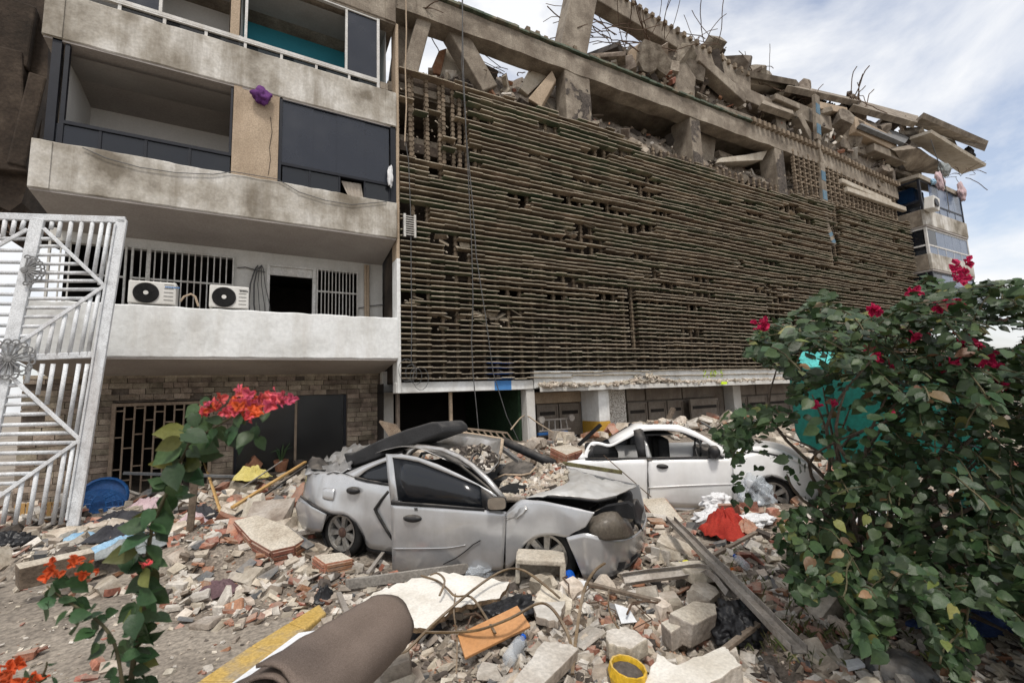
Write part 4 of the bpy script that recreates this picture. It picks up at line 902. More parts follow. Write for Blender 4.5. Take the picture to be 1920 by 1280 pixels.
KIND = {'c': (CH, 'concrete_chunk', 'broken beige grey concrete chunk lying loose in the debris', 'concrete chunk', 'concrete chunks strewn over the debris'),
        's': (SL, 'plaster_piece', 'pale cream plaster slab fragment lying in the debris', 'plaster piece', 'plaster fragments in the debris'),
        'b': (BR, 'brick_piece', 'broken red clay brick piece lying in the debris', 'brick piece', 'clay brick pieces in the debris'),
        'g': (DK, 'grey_slab_piece', 'dark grey flat slab shard lying in the debris', 'slab shard', 'grey slab shards in the debris'),
        'd': (DR, 'dark_scrap', 'small dark scrap lying in the debris', 'scrap', 'dark scraps in the debris')}
NK = {k: 0 for k in KIND}
# upper heaps
m_chunkd = mat('dusty_dark_concrete', [(.13, .105, .083), (.24, .2, .16), (.36, .315, .26)], 4, .95, .7, 20, var=.35, hue=.012, fine=.2)
def dark(me): me = me.copy(); me.materials[0] = m_chunkd; return me
CHD = [dark(m) for m in CH]; SLD = [dark(m) for m in SL[:3]]
for i in range(150):
    up_ = i < 95
    ln = UPL if up_ else LOWL; a = rng.random()
    u = lerp(ln[0][0], ln[-1][0]-10, a); v = interp(u, ln); off = rng.uniform(.5, 2.0)
    s, zt_ = MP(u, v, 1.6 if up_ else 1.3); base = 11.9 if up_ else 9.55
    t = rng.random(); z = base+(zt_-base)*(1-abs(off-1.5)*.55)*1.0+rng.uniform(-.1, .15)
    if not up_ and s > 4 and off < .9: z = base+.2
    sz = rng.uniform(.35, 1.25)*(1.2 if up_ else 1)
    k = rng.choice('ccccccsbd'); sz *= .45 if k in 'bs' else 1; ms, nm, lab, cat, grp = KIND[k]
    O_ = put(rng.choice(CHD+SLD if k == 'c' else ms), nm.replace('concrete_chunk', 'fallen_lump'), MW(s, off, z), sz, Euler((rng.gauss(0, .6), rng.gauss(0, .6), rng.random()*6)), lab.replace('in the debris', 'on the upper floor ruin'), cat, grp.replace('in the debris', 'on the upper floor ruin').replace('over the debris', 'over the upper floor ruin'))
    O_['label'] = ('large ' if sz > .8 else 'mid sized ' if sz > .45 else 'small ')+{'c': 'dusty concrete lump', 's': 'pale plaster fragment', 'b': 'red brick lump', 'd': 'dark scrap'}[k]+(' in the heap above the upper beam, ' if up_ else ' in the opening below the upper beam, ')+('left part' if u < 1130 else 'middle part' if u < 1330 else 'right part')
q = MB()
for i in range(2600):
    up_ = rng.random() < .65; ln = UPL if up_ else LOWL
    u = lerp(ln[0][0], ln[-1][0]+60, rng.random()); v = interp(u, ln); off = rng.uniform(.35, 2.2); s, zt_ = MP(u, v, 1.6 if up_ else 1.3)
    base = 11.95 if up_ else 9.58; s = min(s, 26); z = base+max(.1, (zt_-base))*(1-abs(off-1.5)*.6)*(rng.random()**.4)+rng.uniform(-.05, .3); r = rng.uniform(.04, .2)
    q.cbox(MW(s, off, z), (r*rng.uniform(1, 3.5), r*rng.uniform(.6, 1.6), r*rng.uniform(.2, .9)), Euler((rng.gauss(0, .7), rng.gauss(0, .7), rng.random()*3)), m=rng.choice((0, 0, 0, 0, 1, 1, 2, 3)))
stuff(q.build('small_debris', [m_chunkd, m_darkrub, m_plast, m_brick], cb))
for i in range(26):
    off = rng.uniform(.2, 1.6); p = MPW(rng.uniform(1640, 1725), rng.uniform(225, 345), off); put(rng.choice(CHD+DR+SLD), 'wedged_lump', p, rng.uniform(.5, 1.5), Euler((rng.gauss(0, .5), rng.gauss(0, .5), rng.random()*6)), 'broken concrete lump wedged in the wreck beside the right tower', 'concrete chunk', 'concrete lumps beside the right tower')
def slab_up(px, off, vec, m, label):
    o = MB().prism([MPW(u, v, off) for u, v in px], vec).build('broken_slab', m, None, recalc=True, bevel=.02); return tag(o, label, 'slab')
slab_up([(812, 132), (840, 88), (868, 92), (885, 150), (870, 168), (815, 150)], .9, V_(.15, .5, .1), m_slabtop, 'pale upright slab with red brick edge standing behind the left struts')
slab_up([(806, 135), (823, 95), (838, 90), (826, 140)], .8, V_(.02, .3, .0), m_brick, 'red brick edge of wall beside the pale slab behind the left struts')
slab_up([(975, 165), (1000, 118), (1022, 122), (1030, 140), (990, 178)], .5, V_(.1, .5, .1), m_slabtop, 'tilted wall slab with brick edge left of the first column')
slab_up([(990, 185), (1035, 132), (1043, 150), (1015, 200)], .2, V_(.2, .3, .1), m_tan, 'leaning pale beam end right beside the first column')
slab_up([(1345, 305), (1430, 300), (1440, 282), (1400, 290), (1352, 296)], .3, V_(.1, .8, .1), m_slabtop, 'pale sloping slab under the beam in the middle opening')
slab_up([(1310, 250), (1345, 245), (1338, 300), (1312, 305)], .7, V_(.1, .3, 0), m_conc2, 'grey wall panel leaning behind the second column')
slab_up([(1360, 135), (1395, 150), (1385, 175), (1340, 150)], .6, V_(.3, .6, .1), m_conc2, 'dark concrete lump under the broken end of the top beam')
slab_up([(1400, 178), (1465, 196), (1440, 240), (1395, 215)], 1.0, V_(.2, .5, .1), m_slabtop, 'torn pale slab among the wreckage right of the top column')
slab_up([(1180, 95), (1200, 80), (1215, 86), (1190, 140), (1170, 135)], .5, V_(.1, .4, 0), m_tan, 'pale leaning post in the upper debris near the rebar')
slab_up([(1205, 130), (1255, 118), (1262, 138), (1215, 152)], .5, V_(.1, .6, .1), m_conc2, 'cracked slab tilted on the debris left of the upper column')
plate3('fallen_slab', [(1380, 140, .4), (1490, 160, .4), (1500, 172, 1.6), (1400, 158, 1.6)], .22, m_conc2, 'long dark slab lying along the crest right of the top beam', 'slab')
plate3('fallen_slab', [(1470, 172, .3), (1605, 200, .3), (1610, 196, 1.8), (1490, 170, 1.8)], .25, m_conc2, 'sloping slab on the crest in the middle of the ruin', 'slab')
plate3('fallen_slab', [(1590, 208, .2), (1712, 240, .2), (1715, 226, 2), (1600, 197, 2)], .3, m_conc2, 'sloping slab at the right end of the crest next to the roof slabs', 'slab')
plate3('fallen_slab', [(1420, 205, .1), (1480, 225, .1), (1475, 200, 1.2), (1430, 188, 1.2)], .25, m_conc2, 'tilted slab under the crest left of the blue patched strip', 'slab')
plate3('fallen_slab', [(1605, 240, .0), (1690, 275, .0), (1700, 262, 1.0), (1620, 232, 1.0)], .2, m_slate, 'dark slab lying over the tan beam at the right of the crest', 'slab')
for (a_, c_, o_, t_, lab) in (((1312, 105), (1400, 185), .1, .45, 'dark broken beam hanging down from the end of the top beam'), ((1345, 200), (1440, 235), .25, .3, 'thin beam lying above the bracket ledge'), ((1500, 215), (1525, 262), .2, .4, 'short leaning post left of the blue patched strip'), ((1640, 275), (1700, 300), .1, .4, 'beam end sticking out next to the right column')):
    tag(beam_px('fallen_beam', a_, c_, o_, t_, .5, m_conc2, None), lab, 'beam')
# rubble on the canopy ledge
q = MB()
for i in range(1500):
    s = 3.6+rng.random()**1.4*20; off = rng.uniform(-.5, -.13); hh = .07+.11*max(0, nz((s*.6, 1, 8), 1))+.26*math.exp(-((s-7.3)/.7)**2)
    z = 1.9+rng.random()*hh*(.5+(off+.5)*1.5); r = rng.uniform(.02, .085)
    q.cbox(MW(s, off, z), (r*2, r*rng.uniform(.6, 1.4), r*rng.uniform(.25, .8)), Euler((rng.gauss(0, .4), rng.gauss(0, .4), rng.random()*3)))
stuff(q.build('ledge_rubble', m_chunk, cb))

# ------------------------------------------------------------------ cars
class Car:
    def __init__(s, O, h): s.O = Vector((O[0], O[1], 0)); s.h = Vector((h[0], h[1], 0)).normalized(); s.n = Vector((-s.h.y, s.h.x, 0))
    def w(s, a, t, z): return s.O+s.h*a+s.n*t+Vector((0, 0, z))
    def px(s, u, v, t=0.0):
        d = ray(u, v); q = s.O+s.n*t; k = s.n.dot(q-CAM)/s.n.dot(d); return CAM+d*k
    def pxs(s, u, v, base=0.0, dent=0.0, seed=0):
        t = base
        for _ in range(4):
            p = s.px(u, v, t); z = p.z; a = (p-s.O).dot(s.h)
            b = .05*((z-.5)/.35)**2 if z < .78 else .05*.64+(z-.78)*.38
            t = base+b-.03+dent*(nz((a*1.6, z*1.6, seed), 1)+.5*nz((a*4, z*4, seed+2), 1)+1.1*abs(nz((a*1.3+z, z*1.9-a*.7, seed+5), 1))-.3)
        return s.px(u, v, t)
def cat_rom(P_, n):
    out_ = []; m = len(P_)
    for i in range(m-1):
        p0, p1, p2, p3 = P_[max(i-1, 0)], P_[i], P_[i+1], P_[min(i+2, m-1)]
        for k in range(n):
            t = k/n; out_.append(tuple(.5*(2*b+(c-a)*t+(2*a-5*b+4*c-d)*t*t+(3*b-a-3*c+d)*t**3) for a, b, c, d in zip(p0, p1, p2, p3)))
    return out_+[tuple(P_[-1])]
def panel(car, name, colsP, crop, m, parent, base=0.0, dent=.012, rows=7, sub=4, seed=0, thick=.012, tfun=None, smoothc=True):
    top = [crop(*c[0]) for c in colsP]; bot = [crop(*c[1]) for c in colsP]
    ex = [(c[2],) if len(c) > 2 else (0.0,) for c in colsP]
    if smoothc: top, bot, ex = cat_rom(top, sub), cat_rom(bot, sub), cat_rom(ex, sub)
    rr = []
    for j in range(rows):
        t = j/(rows-1); rr.append([car.pxs(lerp(a[0], b[0], t), lerp(a[1], b[1], t), base+e[0], dent, seed) for a, b, e in zip(top, bot, ex)])
    o = MB().grid(rr).build(name, m, parent, smooth=True, thick=thick); o.modifiers['thick'].offset = 1; return o
def wheel(car, p, axis, r, parent, rimr=.19, m=m_rim, w_=.17, flat=0):
    axis = Vector(axis).normalized(); t = MB().lathe([(r*.62, -w_), (r*.93, -w_), (r, -w_*.8), (r, -w_*.2), (r*.95, -.012), (r*.8, 0), (rimr+.005, -.01), (rimr, -.05), (rimr*.9, -w_)], p, axis, 28).build('tyre', m_rub, parent, smooth=True)
    q = MB().lathe([(rimr, -.004), (rimr+.012, .0), (rimr-.012, -.005), (rimr-.022, -.04), (rimr-.03, -.1)], p, axis, 28)
    x = axis.orthogonal().normalized(); y = axis.cross(x)
    for k in range(7):
        a = k*2*math.pi/7+.3; d = x*math.cos(a)+y*math.sin(a); e = axis.cross(d)
        c0, c1 = p+d*.04-axis*.02, p+d*(rimr-.01)-axis*.012
        q.hexa([c0-e*.028-axis*.03, c1-e*.04-axis*.03, c1+e*.04-axis*.03, c0+e*.028-axis*.03, c0-e*.022, c1-e*.03, c1+e*.03, c0+e*.022])
    q.build('rim', m, t, smooth=False); MB().lathe([(.001, -.0), (.035, -.002), (.055, -.012), (.06, -.03)], p, axis, 16).build('hub', m_hub, t)
    MB().lathe([(.001, -.1), (rimr-.01, -.1)], p, axis, 20).build('brake_disc', m_dark, t)
    return t
c3 = lambda x, y: (520+x/3.764, 780+y/3.764)
c4 = lambda x, y: (900+x/4.267, 800+y/4.267)
c5 = lambda x, y: (960+x/2.909, 660+y/2.909)
A = Car((2.30, 3.57), (.587, -.81))
sc = thing('silver_car', A.w(-1.2, .8, 0), 'crushed silver sedan with its front door bent out and crumpled bonnet', 'car', )
panel(A, 'rear_side', [((205, 400), (178, 570), .16), ((260, 393), (250, 625), .04), ((330, 392), (345, 672)), ((400, 398), (395, 690)), ((480, 410), (470, 696)), ((560, 440), (545, 745)), ((620, 452), (598, 822)), ((680, 462), (640, 922)), ((775, 478), (735, 944)), ((880, 494), (870, 962))], c3, m_silver, sc, dent=.03, rows=12, seed=3)
panel(A, 'rear_bumper', [((168, 560), (215, 812), .5), ((128, 640), (150, 770), .16), ((160, 575), (195, 808), .05), ((250, 630), (255, 815), .0), ((350, 682), (312, 815), .0)], c3, m_silver, sc, dent=.012, rows=7, seed=5)
panel(A, 'rear_window', [((562, 433), (566, 442)), ((640, 372), (640, 458)), ((775, 316), (775, 478)), ((880, 296), (880, 494))], c3, m_glassd, sc, dent=0, rows=4, seed=5, base=.02, smoothc=False)
panel(A, 'rear_pillar', [((478, 402), (556, 436)), ((520, 385), (588, 412)), ((610, 345), (642, 372)), ((775, 285), (775, 316)), ((880, 262), (880, 296))], c3, m_silver, sc, dent=.01, rows=3, seed=6)
panel(A, 'fuel_flap', [((322, 510), (318, 578)), ((345, 503), (340, 590)), ((400, 515), (390, 598))], c3, m_silver, sc, dent=.0, base=-.012, rows=4)
def handle(px, cr_, w_, h_, nm='door_handle', base=-.02, par=sc, car=A, m=m_black):
    c = [cr_(px[0]-w_/2, px[1]-h_*.05), cr_(px[0]+w_/2, px[1]+h_*.05)]; a, b = car.pxs(*c[0], base), car.pxs(*c[1], base); 
    up = Vector((0, 0, 1)); hh = (car.pxs(*cr_(px[0], px[1]-h_/2), base)-car.pxs(*cr_(px[0], px[1]+h_/2), base)).length
    bm_ = MB(); ring = []; ax = (b-a)/2; c0 = (a+b)/2
    for f_, o in ((1, .02), (1, 0), (.75, -.022), (.0, -.028)):
        ring.append([c0+ax*math.cos(k*.3927)*f_+up*(math.sin(k*.3927)*hh/2*f_)+car.n*o for k in range(16)])
    bm_.grid(ring, close=True); return bm_.build(nm, m, par, smooth=True)
handle((530, 525), c3, 88, 55)
def tubepx(car, name, pts, cr_, r, m, par, base=-.01, n=6): return MB().tube([car.pxs(*cr_(*p), base) for p in pts], r, n).build(name, m, par, smooth=True)
tubepx(A, 'rubber_seal', [(785, 530), (735, 590), (688, 655), (720, 715), (770, 800), (815, 868)], c3, .017, m_rub, sc)
tubepx(A, 'rear_window_seal', [(550, 432), (640, 455), (775, 480), (880, 497)], c3, .016, m_black, sc, 0)
tubepx(A, 'wheel_arch_lip', [(312, 815), (325, 760), (365, 700), (430, 682), (500, 702), (560, 752), (612, 840), (640, 925)], c3, .014, m_black, sc, .01)
tubepx(A, 'bumper_gap', [(165, 562), (250, 628), (350, 682), (385, 690)], c3, .014, m_black, sc, 0)
tubepx(A, 'sill', [(640, 930), (740, 952), (880, 970), (1100, 1030)], c3, .03, m_black, sc, .05)
# front door, hinged at its front edge and bent away from the body
sh = (A.px(*c3(1600, 700))-A.O).dot(A.h)
class Door(Car):
    def pxs(s, u, v, base=0.0, dent=0.0, seed=0):
        t = base
        for _ in range(4):
            p = s.px(u, v, t); z = p.z; a = (p-s.O).dot(s.h); b = .05*((z-.5)/.35)**2 if z < .78 else .032+(z-.78)*.3
            t = base+b-.05-(sh-a)*.10+dent*(nz((a*1.6, z*1.6, seed), 1)+.5*nz((a*4, z*4, seed+2), 1))
        return s.px(u, v, t)
D = Door((2.30, 3.57), (.587, -.81))
dr = panel(D, 'front_door', [((801, 612), (812, 1112)), ((1000, 624), (1000, 1122)), ((1200, 640), (1190, 1118)), ((1330, 650), (1325, 1108)), ((1460, 662), (1450, 1098)), ((1612, 674), (1592, 1078))], c3, m_silver, sc, dent=.016, rows=14, seed=8, thick=.03)
panel(D, 'window_frame', [((800, 612), (850, 594)), ((780, 440), (828, 440)), ((765, 265), (810, 290)), ((880, 267), (900, 303)), ((980, 285), (1000, 322)), ((1130, 338), (1130, 374)), ((1280, 408), (1270, 430)), ((1400, 470), (1425, 492)), ((1500, 525), (1490, 540)), ((1575, 585), (1560, 592))], c3, m_silver, dr, dent=0, rows=3, thick=.03, sub=2, smoothc=False)
panel(D, 'door_glass', [((812, 292), (850, 592)), ((900, 303), (940, 602)), ((1000, 322), (1040, 612)), ((1130, 374), (1150, 624)), ((1300, 440), (1300, 638)), ((1432, 492), (1448, 652))], c3, m_glassd, dr, dent=0, base=.012, rows=3, smoothc=False)
panel(D, 'mirror_base', [((1434, 488), (1450, 654)), ((1490, 535), (1500, 662)), ((1572, 588), (1572, 668))], c3, m_black, dr, dent=0, base=.002, rows=3, smoothc=False)
panel(D, 'belt_moulding', [((800, 598), (801, 624)), ((1100, 618), (1100, 640)), ((1460, 648), (1460, 668))], c3, m_black, dr, dent=0, base=-.008, rows=2, smoothc=False)
panel(D, 'crease', [((815, 930), (815, 942)), ((1000, 930), (1000, 940)), ((1200, 925), (1200, 935)), ((1330, 905), (1330, 910))], c3, m_silver, dr, dent=.016, seed=8, base=-.008, rows=2, thick=.006)
handle((950, 722), c3, 128, 56, par=dr, car=D, base=-.012)
MB().tube([D.pxs(*c3(*p), -.012, .016, 8) for p in ((1172, 1043), (1260, 1000), (1330, 950), (1380, 905), (1432, 876))], .006, 5).build('torn_trim', m_black, dr)
q = MB()
for x in (968, 976, 984): q.bar(D.pxs(*c3(x, 645), -.006, .016, 8), D.pxs(*c3(x+3, 668), -.006, .016, 8), .004, .006)
q.build('paint_scratch', m_black, dr)
# wing mirror
mc_ = D.pxs(*c3(1548, 615), -.1); fd_ = Vector((-.5, -.86, .02)).normalized(); mx_ = fd_.cross(Vector((0, 0, 1))).normalized()*-1; mz_ = Vector((0, 0, 1))
def sup(k, n_=16): c_, s_ = math.cos(k*2*math.pi/n_), math.sin(k*2*math.pi/n_); return math.copysign(abs(c_)**.5, c_), math.copysign(abs(s_)**.5, s_)
mo = MB().grid([[mc_+mx_*(sup(k)[0]*.092*f_)+mz_*(sup(k)[1]*.062*f_)+fd_*o_ for k in range(16)] for f_, o_ in ((.05, -.09), (.7, -.075), (1, -.02), (1, .005), (.92, .008))], close=True).build('wing_mirror', m_black, dr, smooth=True)
mg = MB(); mg.face([mc_+mx_*(sup(k)[0]*.085)+mz_*(sup(k)[1]*.055)+fd_*.007 for k in range(16)]); mg.build('mirror_glass', m_mirror, mo)
MB().bar(mc_-fd_*.03, D.pxs(*c3(1490, 650), 0), .05, .04).build('mirror_arm', m_black, mo)
# A pillar frame and roof edge behind the door
tubepx(A, 'roof_rail', [(905, 300), (945, 245), (990, 216), (1060, 222), (1170, 238), (1290, 290), (1380, 352), (1490, 455), (1600, 590)], c3, .032, m_silver2, sc, .06)
tubepx(A, 'door_seal', [(1000, 300), (1020, 262), (1070, 255), (1180, 290), (1290, 345), (1390, 425), (1480, 500), (1570, 590)], c3, .016, m_rub, sc, .03)
# roof peeled up behind, holding debris
rp = [[(690, 255, .5), (830, 225, .3), (960, 215, .15), (1180, 300, .15), (1370, 370, .2), (1480, 390, .35), (1560, 330, .6)],
      [(760, 240, .9), (920, 205, .8), (1080, 215, .7), (1230, 270, .6), (1380, 330, .6), (1500, 345, .7), (1572, 250, .9)],
      [(900, 200, 1.3), (1040, 180, 1.3), (1120, 190, 1.3), (1250, 230, 1.2), (1390, 260, 1.2), (1510, 260, 1.2), (1578, 200, 1.25)],
      [(960, 182, 1.5), (1080, 140, 1.5), (1180, 118, 1.5), (1290, 118, 1.5), (1410, 132, 1.5), (1520, 150, 1.5), (1585, 160, 1.5)]]
rp = [cat_rom([(*c3(x, y), t) for x, y, t in r], 4) for r in rp]; rp = list(zip(*[cat_rom(list(c), 4) for c in zip(*rp)]))
MB().grid([[A.px(u, v, t)+A.n*(.03*nz((u*.05, v*.08, 3), 1))+Vector((0, 0, .025*nz((u*.04, v*.06, 8), 1))) for u, v, t in r] for r in rp]).build('crushed_roof', m_silver2, sc, smooth=True, thick=.01)
tubepx(A, 'roof_edge', [(1070, 150), (1180, 114), (1300, 116), (1420, 132), (1590, 160)], c3, .018, m_tan, sc, 1.45)
tubepx(A, 'roof_edge', [(1590, 160), (1580, 240), (1555, 335), (1520, 370)], c3, .02, m_tan, sc, .75)
# boot lid crumpled and torn lining
def sheet(name, car, px, cr_, m, par, amp=.04, sub=4, seed=0, thick=.008):
    g_ = [cat_rom([(*cr_(x, y), t) for x, y, t in r], sub) for r in px]; g_ = list(zip(*[cat_rom(list(c), sub) for c in zip(*g_)]))
    return MB().grid([[car.px(u, v, t)+car.n*(amp*nz((u*.09, v*.13, seed), 1))+Vector((0, 0, amp*(nz((u*.12, v*.1, seed+4), 1)-.5*abs(nz((u*.25, v*.2, seed+6), 1))))) for u, v, t in r] for r in g_]).build(name, m, par, smooth=True, thick=thick)
sheet('boot_lid', A, [[(205, 400, .1), (300, 395, .06), (420, 400, .05), (520, 370, .08)], [(215, 330, .5), (330, 375, .4), (430, 375, .4), (520, 345, .4)], [(245, 285, .9), (340, 320, .9), (440, 330, .8), (540, 300, .8)]], c3, m_silver, sc, .05, seed=2)
sheet('boot_lining', A, [[(205, 405, .2), (260, 370, .25), (330, 385, .3)], [(215, 330, .6), (270, 300, .6), (370, 370, .6)], [(245, 282, .8), (300, 290, .8), (400, 365, .7)]], c3, m_black, sc, .03, seed=5)
sheet('crumpled_panel', A, [[(340, 310, .9), (400, 340, .8), (450, 350, .75), (510, 365, .7)], [(400, 265, 1.0), (440, 280, 1.0), (500, 275, .95), (540, 265, .9)], [(480, 215, 1.3), (540, 195, 1.3), (600, 200, 1.2), (648, 210, 1.15)]], c3, m_silver2, sc, .09, seed=9)
MB().bar(A.px(*c3(600, 360), .7), A.px(*c3(985, 215), .5), .05, .03).build('roof_bar', m_silver2, sc); MB().bar(A.px(*c3(520, 400), .6), A.px(*c3(900, 245), .5), .06, .03).build('roof_bar', m_black, sc)
MB().tube([A.px(*c4(185, 112), 1.3), A.px(*c4(300, 165), 1.25), A.px(*c4(430, 225), 1.2), A.px(*c4(590, 295), 1.15)], .055, 12).build('black_roof_rail', m_black, sc, smooth=True)
MB().bar(A.px(*c4(175, 170), 1.2), A.px(*c4(320, 280), .9), .05, .04).build('far_pillar', m_silver2, sc)
# cabin
MB().box((-2.55, .25, .2), (-.3, 1.5, .62), T=lambda q: A.w(*q)).build('cabin_floor', m_cabin, sc); MB().box((-1.9, .3, .55), (-1.35, 1.4, .95), T=lambda q: A.w(*q)).build('seat', m_cabin, sc, bevel=.06)
MB().box((-.62, .25, .3), (-.3, 1.5, .8), T=lambda q: A.w(*q)).build('dashboard', m_cabin, sc, bevel=.05)
sheet('torn_dash_panel', A, [[(140, 375, .7), (260, 372, .7), (380, 370, .7), (420, 330, .75)], [(200, 300, .95), (270, 275, .95), (340, 265, .95), (430, 290, .95)]], c4, m_black, sc, .02, seed=4, thick=.02)
tubepx(A, 'windscreen_frame', [(110, 420), (200, 380), (330, 385), (400, 372), (450, 320)], c4, .012, m_tan, sc, .65); MB().tube([A.w(-1.0+.0*k, .55+.17*math.cos(k*.5), .93+.17*math.sin(k*.5)) for k in range(14)], .016, 6).build('steering_wheel', m_black, sc)
# front end
panel(A, 'front_wing', [((205, 690), (203, 1140)), ((260, 632), (232, 1128)), ((330, 582), (290, 1072)), ((420, 586), (338, 972)), ((500, 592), (420, 892)), ((600, 612), (520, 866)), ((700, 632), (600, 868)), ((790, 652), (690, 882)), ((850, 668), (742, 850)), ((918, 684), (845, 800))], c4, m_silver, sc, dent=.024, rows=12, seed=12)
sheet('torn_wing_edge', A, [[(205, 745, -.04), (290, 720, -.06), (385, 660, -.04)], [(215, 700, 0), (300, 640, 0), (350, 600, 0)], [(230, 680, .06), (290, 600, .06), (335, 578, .06)]], c4, m_silver2, sc, .03, seed=14)
panel(A, 'front_bumper', [((688, 884), (822, 1196)), ((770, 862), (838, 1210)), ((860, 852), (875, 1214), .0), ((1000, 890), (1000, 1208), .06), ((1130, 895), (1105, 1180), .22), ((1215, 880), (1190, 1120), .4), ((1285, 830), (1262, 1040), .62), ((1322, 770), (1310, 950), .85), ((1335, 720), (1328, 880), 1.1), ((1330, 690), (1325, 850), 1.45)], c4, m_silver, sc, dent=.01, rows=10, seed=15)
for px_ in ([(1070, 1140), (1100, 1080), (1160, 1070), (1140, 1130)], [(1170, 1065), (1250, 1000), (1252, 1030), (1175, 1095)]):
    MB().prism([A.px(*c4(x, y), .22 if x < 1165 else .45)-A.n*.012-A.h*-.012 for x, y in px_], A.n*.02).build('bumper_intake', m_black, sc)
MB().tube([A.px(*c4(x, y), t) for x, y, t in ((900, 1214, 0), (1050, 1190, .12), (1180, 1110, .4), (1270, 1020, .7))], .022, 6).build('bumper_lip', m_black, sc)
hl = sheet('headlight', A, [[(905, 745, .15), (1000, 705, .12), (1090, 700, .22), (1150, 730, .4)], [(888, 800, .06), (980, 780, .0), (1100, 770, .1), (1190, 800, .38)], [(905, 868, .05), (1000, 888, .02), (1110, 888, .12), (1212, 862, .38)]], c4, m_lamp, sc, .008, seed=3, thick=.03)
sheet('lamp_housing', A, [[(890, 712, .25), (960, 665, .25), (1050, 680, .3)], [(900, 760, .2), (980, 740, .2), (1060, 720, .25)]], c4, m_lamp, sc, .02, seed=6, thick=.03)
MB().box((-.35, .18, .15), (.55, 1.5, .6), T=lambda q: A.w(*q)).build('engine_bay', m_cabin, sc, bevel=.05)
MB().prism([A.px(*c4(x, y), .2) for x, y in ((850, 715), (1000, 640), (1180, 610), (1220, 640), (1240, 740), (1160, 730), (1090, 700), (900, 745), (880, 820), (700, 868), (740, 840), (855, 815))], A.n*.1).build('lamp_recess', m_cabin, sc, recalc=True)
sheet('grille_frame', A, [[(1225, 575, .7), (1245, 590, .75), (1290, 640, .9)], [(1210, 680, .6), (1235, 720, .65), (1262, 780, .7)], [(1230, 760, .6), (1255, 800, .62), (1285, 835, .66)]], c4, m_black, sc, .03, seed=7, thick=.03)
for k in range(9):
    u0, v0 = rng.uniform(940, 1220), rng.uniform(590, 690); t_ = rng.uniform(.4, 1.1); MB().tube([A.px(*c4(u0, v0), t_), A.px(*c4(u0+rng.uniform(-60, 60), v0+rng.uniform(-20, 50)), t_+.1), A.px(*c4(u0+rng.uniform(-90, 90), v0+rng.uniform(0, 60)), t_)], rng.uniform(.012, .035), 6).build('engine_hose', rng.choice((m_black, m_rub, m_lamp)), sc)
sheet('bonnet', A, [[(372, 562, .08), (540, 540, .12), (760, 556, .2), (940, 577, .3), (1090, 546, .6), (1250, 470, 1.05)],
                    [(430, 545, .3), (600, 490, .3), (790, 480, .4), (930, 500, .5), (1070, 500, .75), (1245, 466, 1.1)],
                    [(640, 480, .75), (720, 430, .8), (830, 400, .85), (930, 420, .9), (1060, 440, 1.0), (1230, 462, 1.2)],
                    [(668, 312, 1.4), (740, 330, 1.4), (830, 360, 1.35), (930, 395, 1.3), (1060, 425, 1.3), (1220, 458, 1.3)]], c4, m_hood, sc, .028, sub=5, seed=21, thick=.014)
tubepx(A, 'bonnet_underside', [(372, 572), (540, 556), (760, 572), (940, 592), (1090, 562)], c4, .016, m_black, sc, .14)
fw_c, rw_c = A.px(*c4(525, 1040), 0.02), A.px(*c3(450, 822), .03)
ax_f = (-A.n+A.h*.12).normalized(); wheel(A, fw_c, ax_f, .285, sc); wheel(A, rw_c, -A.n, .285, sc); wheel(A, A.w(0, 1.5, .28), A.n, .285, sc); wheel(A, A.w(-2.47, 1.5, .28), A.n, .285, sc)
for s_ in (0, -2.47): MB().lathe([(.001, 0), (.33, 0), (.34, .25)], A.w(s_, .28, .3), -A.n, 20).build('wheel_well', m_cabin, sc)
MB().prism([A.w(a, 1.62, z) for a, z in ((-3.1, .3), (-2.85, .25), (-2.2, .2), (-.4, .15), (.4, .15), (.66, .25), (.6, .62), (-.3, .78), (-2.6, .85), (-3.1, .85))], A.n*.04).build('far_side', m_silver, sc, recalc=True)
MB().box((-3.15, .2, .3), (-3.08, 1.6, .85), T=lambda q: A.w(*q)).build('tail_panel', m_silver, sc, bevel=.02)
# foam cushion on the roof
fp = [c3(x, y) for x, y in ((520, 265), (700, 175), (900, 95), (1080, 42), (1130, 42), (1165, 75), (1172, 118), (1120, 140), (900, 220), (700, 300), (560, 350), (500, 372), (462, 262))]
fo = MB().prism([A.px(u, v, .75) for u, v in fp], A.n*.62+Vector((0, 0, -.02))).build('foam_cushion', m_foam, None, recalc=True, bevel=.025)
tag(fo, 'long charcoal foam cushion lying slanted across the back of the silver car', 'cushion')

# white car
B = Car((6.22, 3.84), (math.cos(R(-38)), math.sin(R(-38))))
wc = thing('white_car', B.w(-1.1, .8, 0), 'dusty white hatchback with broken windows and a dented rear roof, partly behind the bush', 'car')
panel(B, 'rear_side', [((262, 660), (262, 760), .35), ((285, 605), (285, 785), .08), ((340, 588), (340, 802)), ((440, 582), (440, 812)), ((600, 581), (600, 824)), ((738, 580), (738, 836))], c5, m_carwhite, wc, dent=.02, rows=8, seed=31)
fd = panel(B, 'front_door', [((742, 580), (742, 836)), ((900, 577), (900, 846)), ((1060, 576), (1060, 850)), ((1204, 572), (1204, 848))], c5, m_carwhite, wc, dent=.008, rows=10, seed=32)
panel(B, 'front_wing', [((1208, 566), (1206, 848)), ((1260, 556), (1262, 842)), ((1300, 550), (1285, 770)), ((1350, 548), (1325, 705)), ((1420, 556), (1415, 674)), ((1500, 575), (1500, 705)), ((1570, 605), (1562, 775), .02), ((1640, 640), (1600, 830), .1), ((1690, 680), (1665, 830), .3), ((1710, 720), (1690, 820), .8)], c5, m_carwhite, wc, dent=.006, rows=10, seed=33)
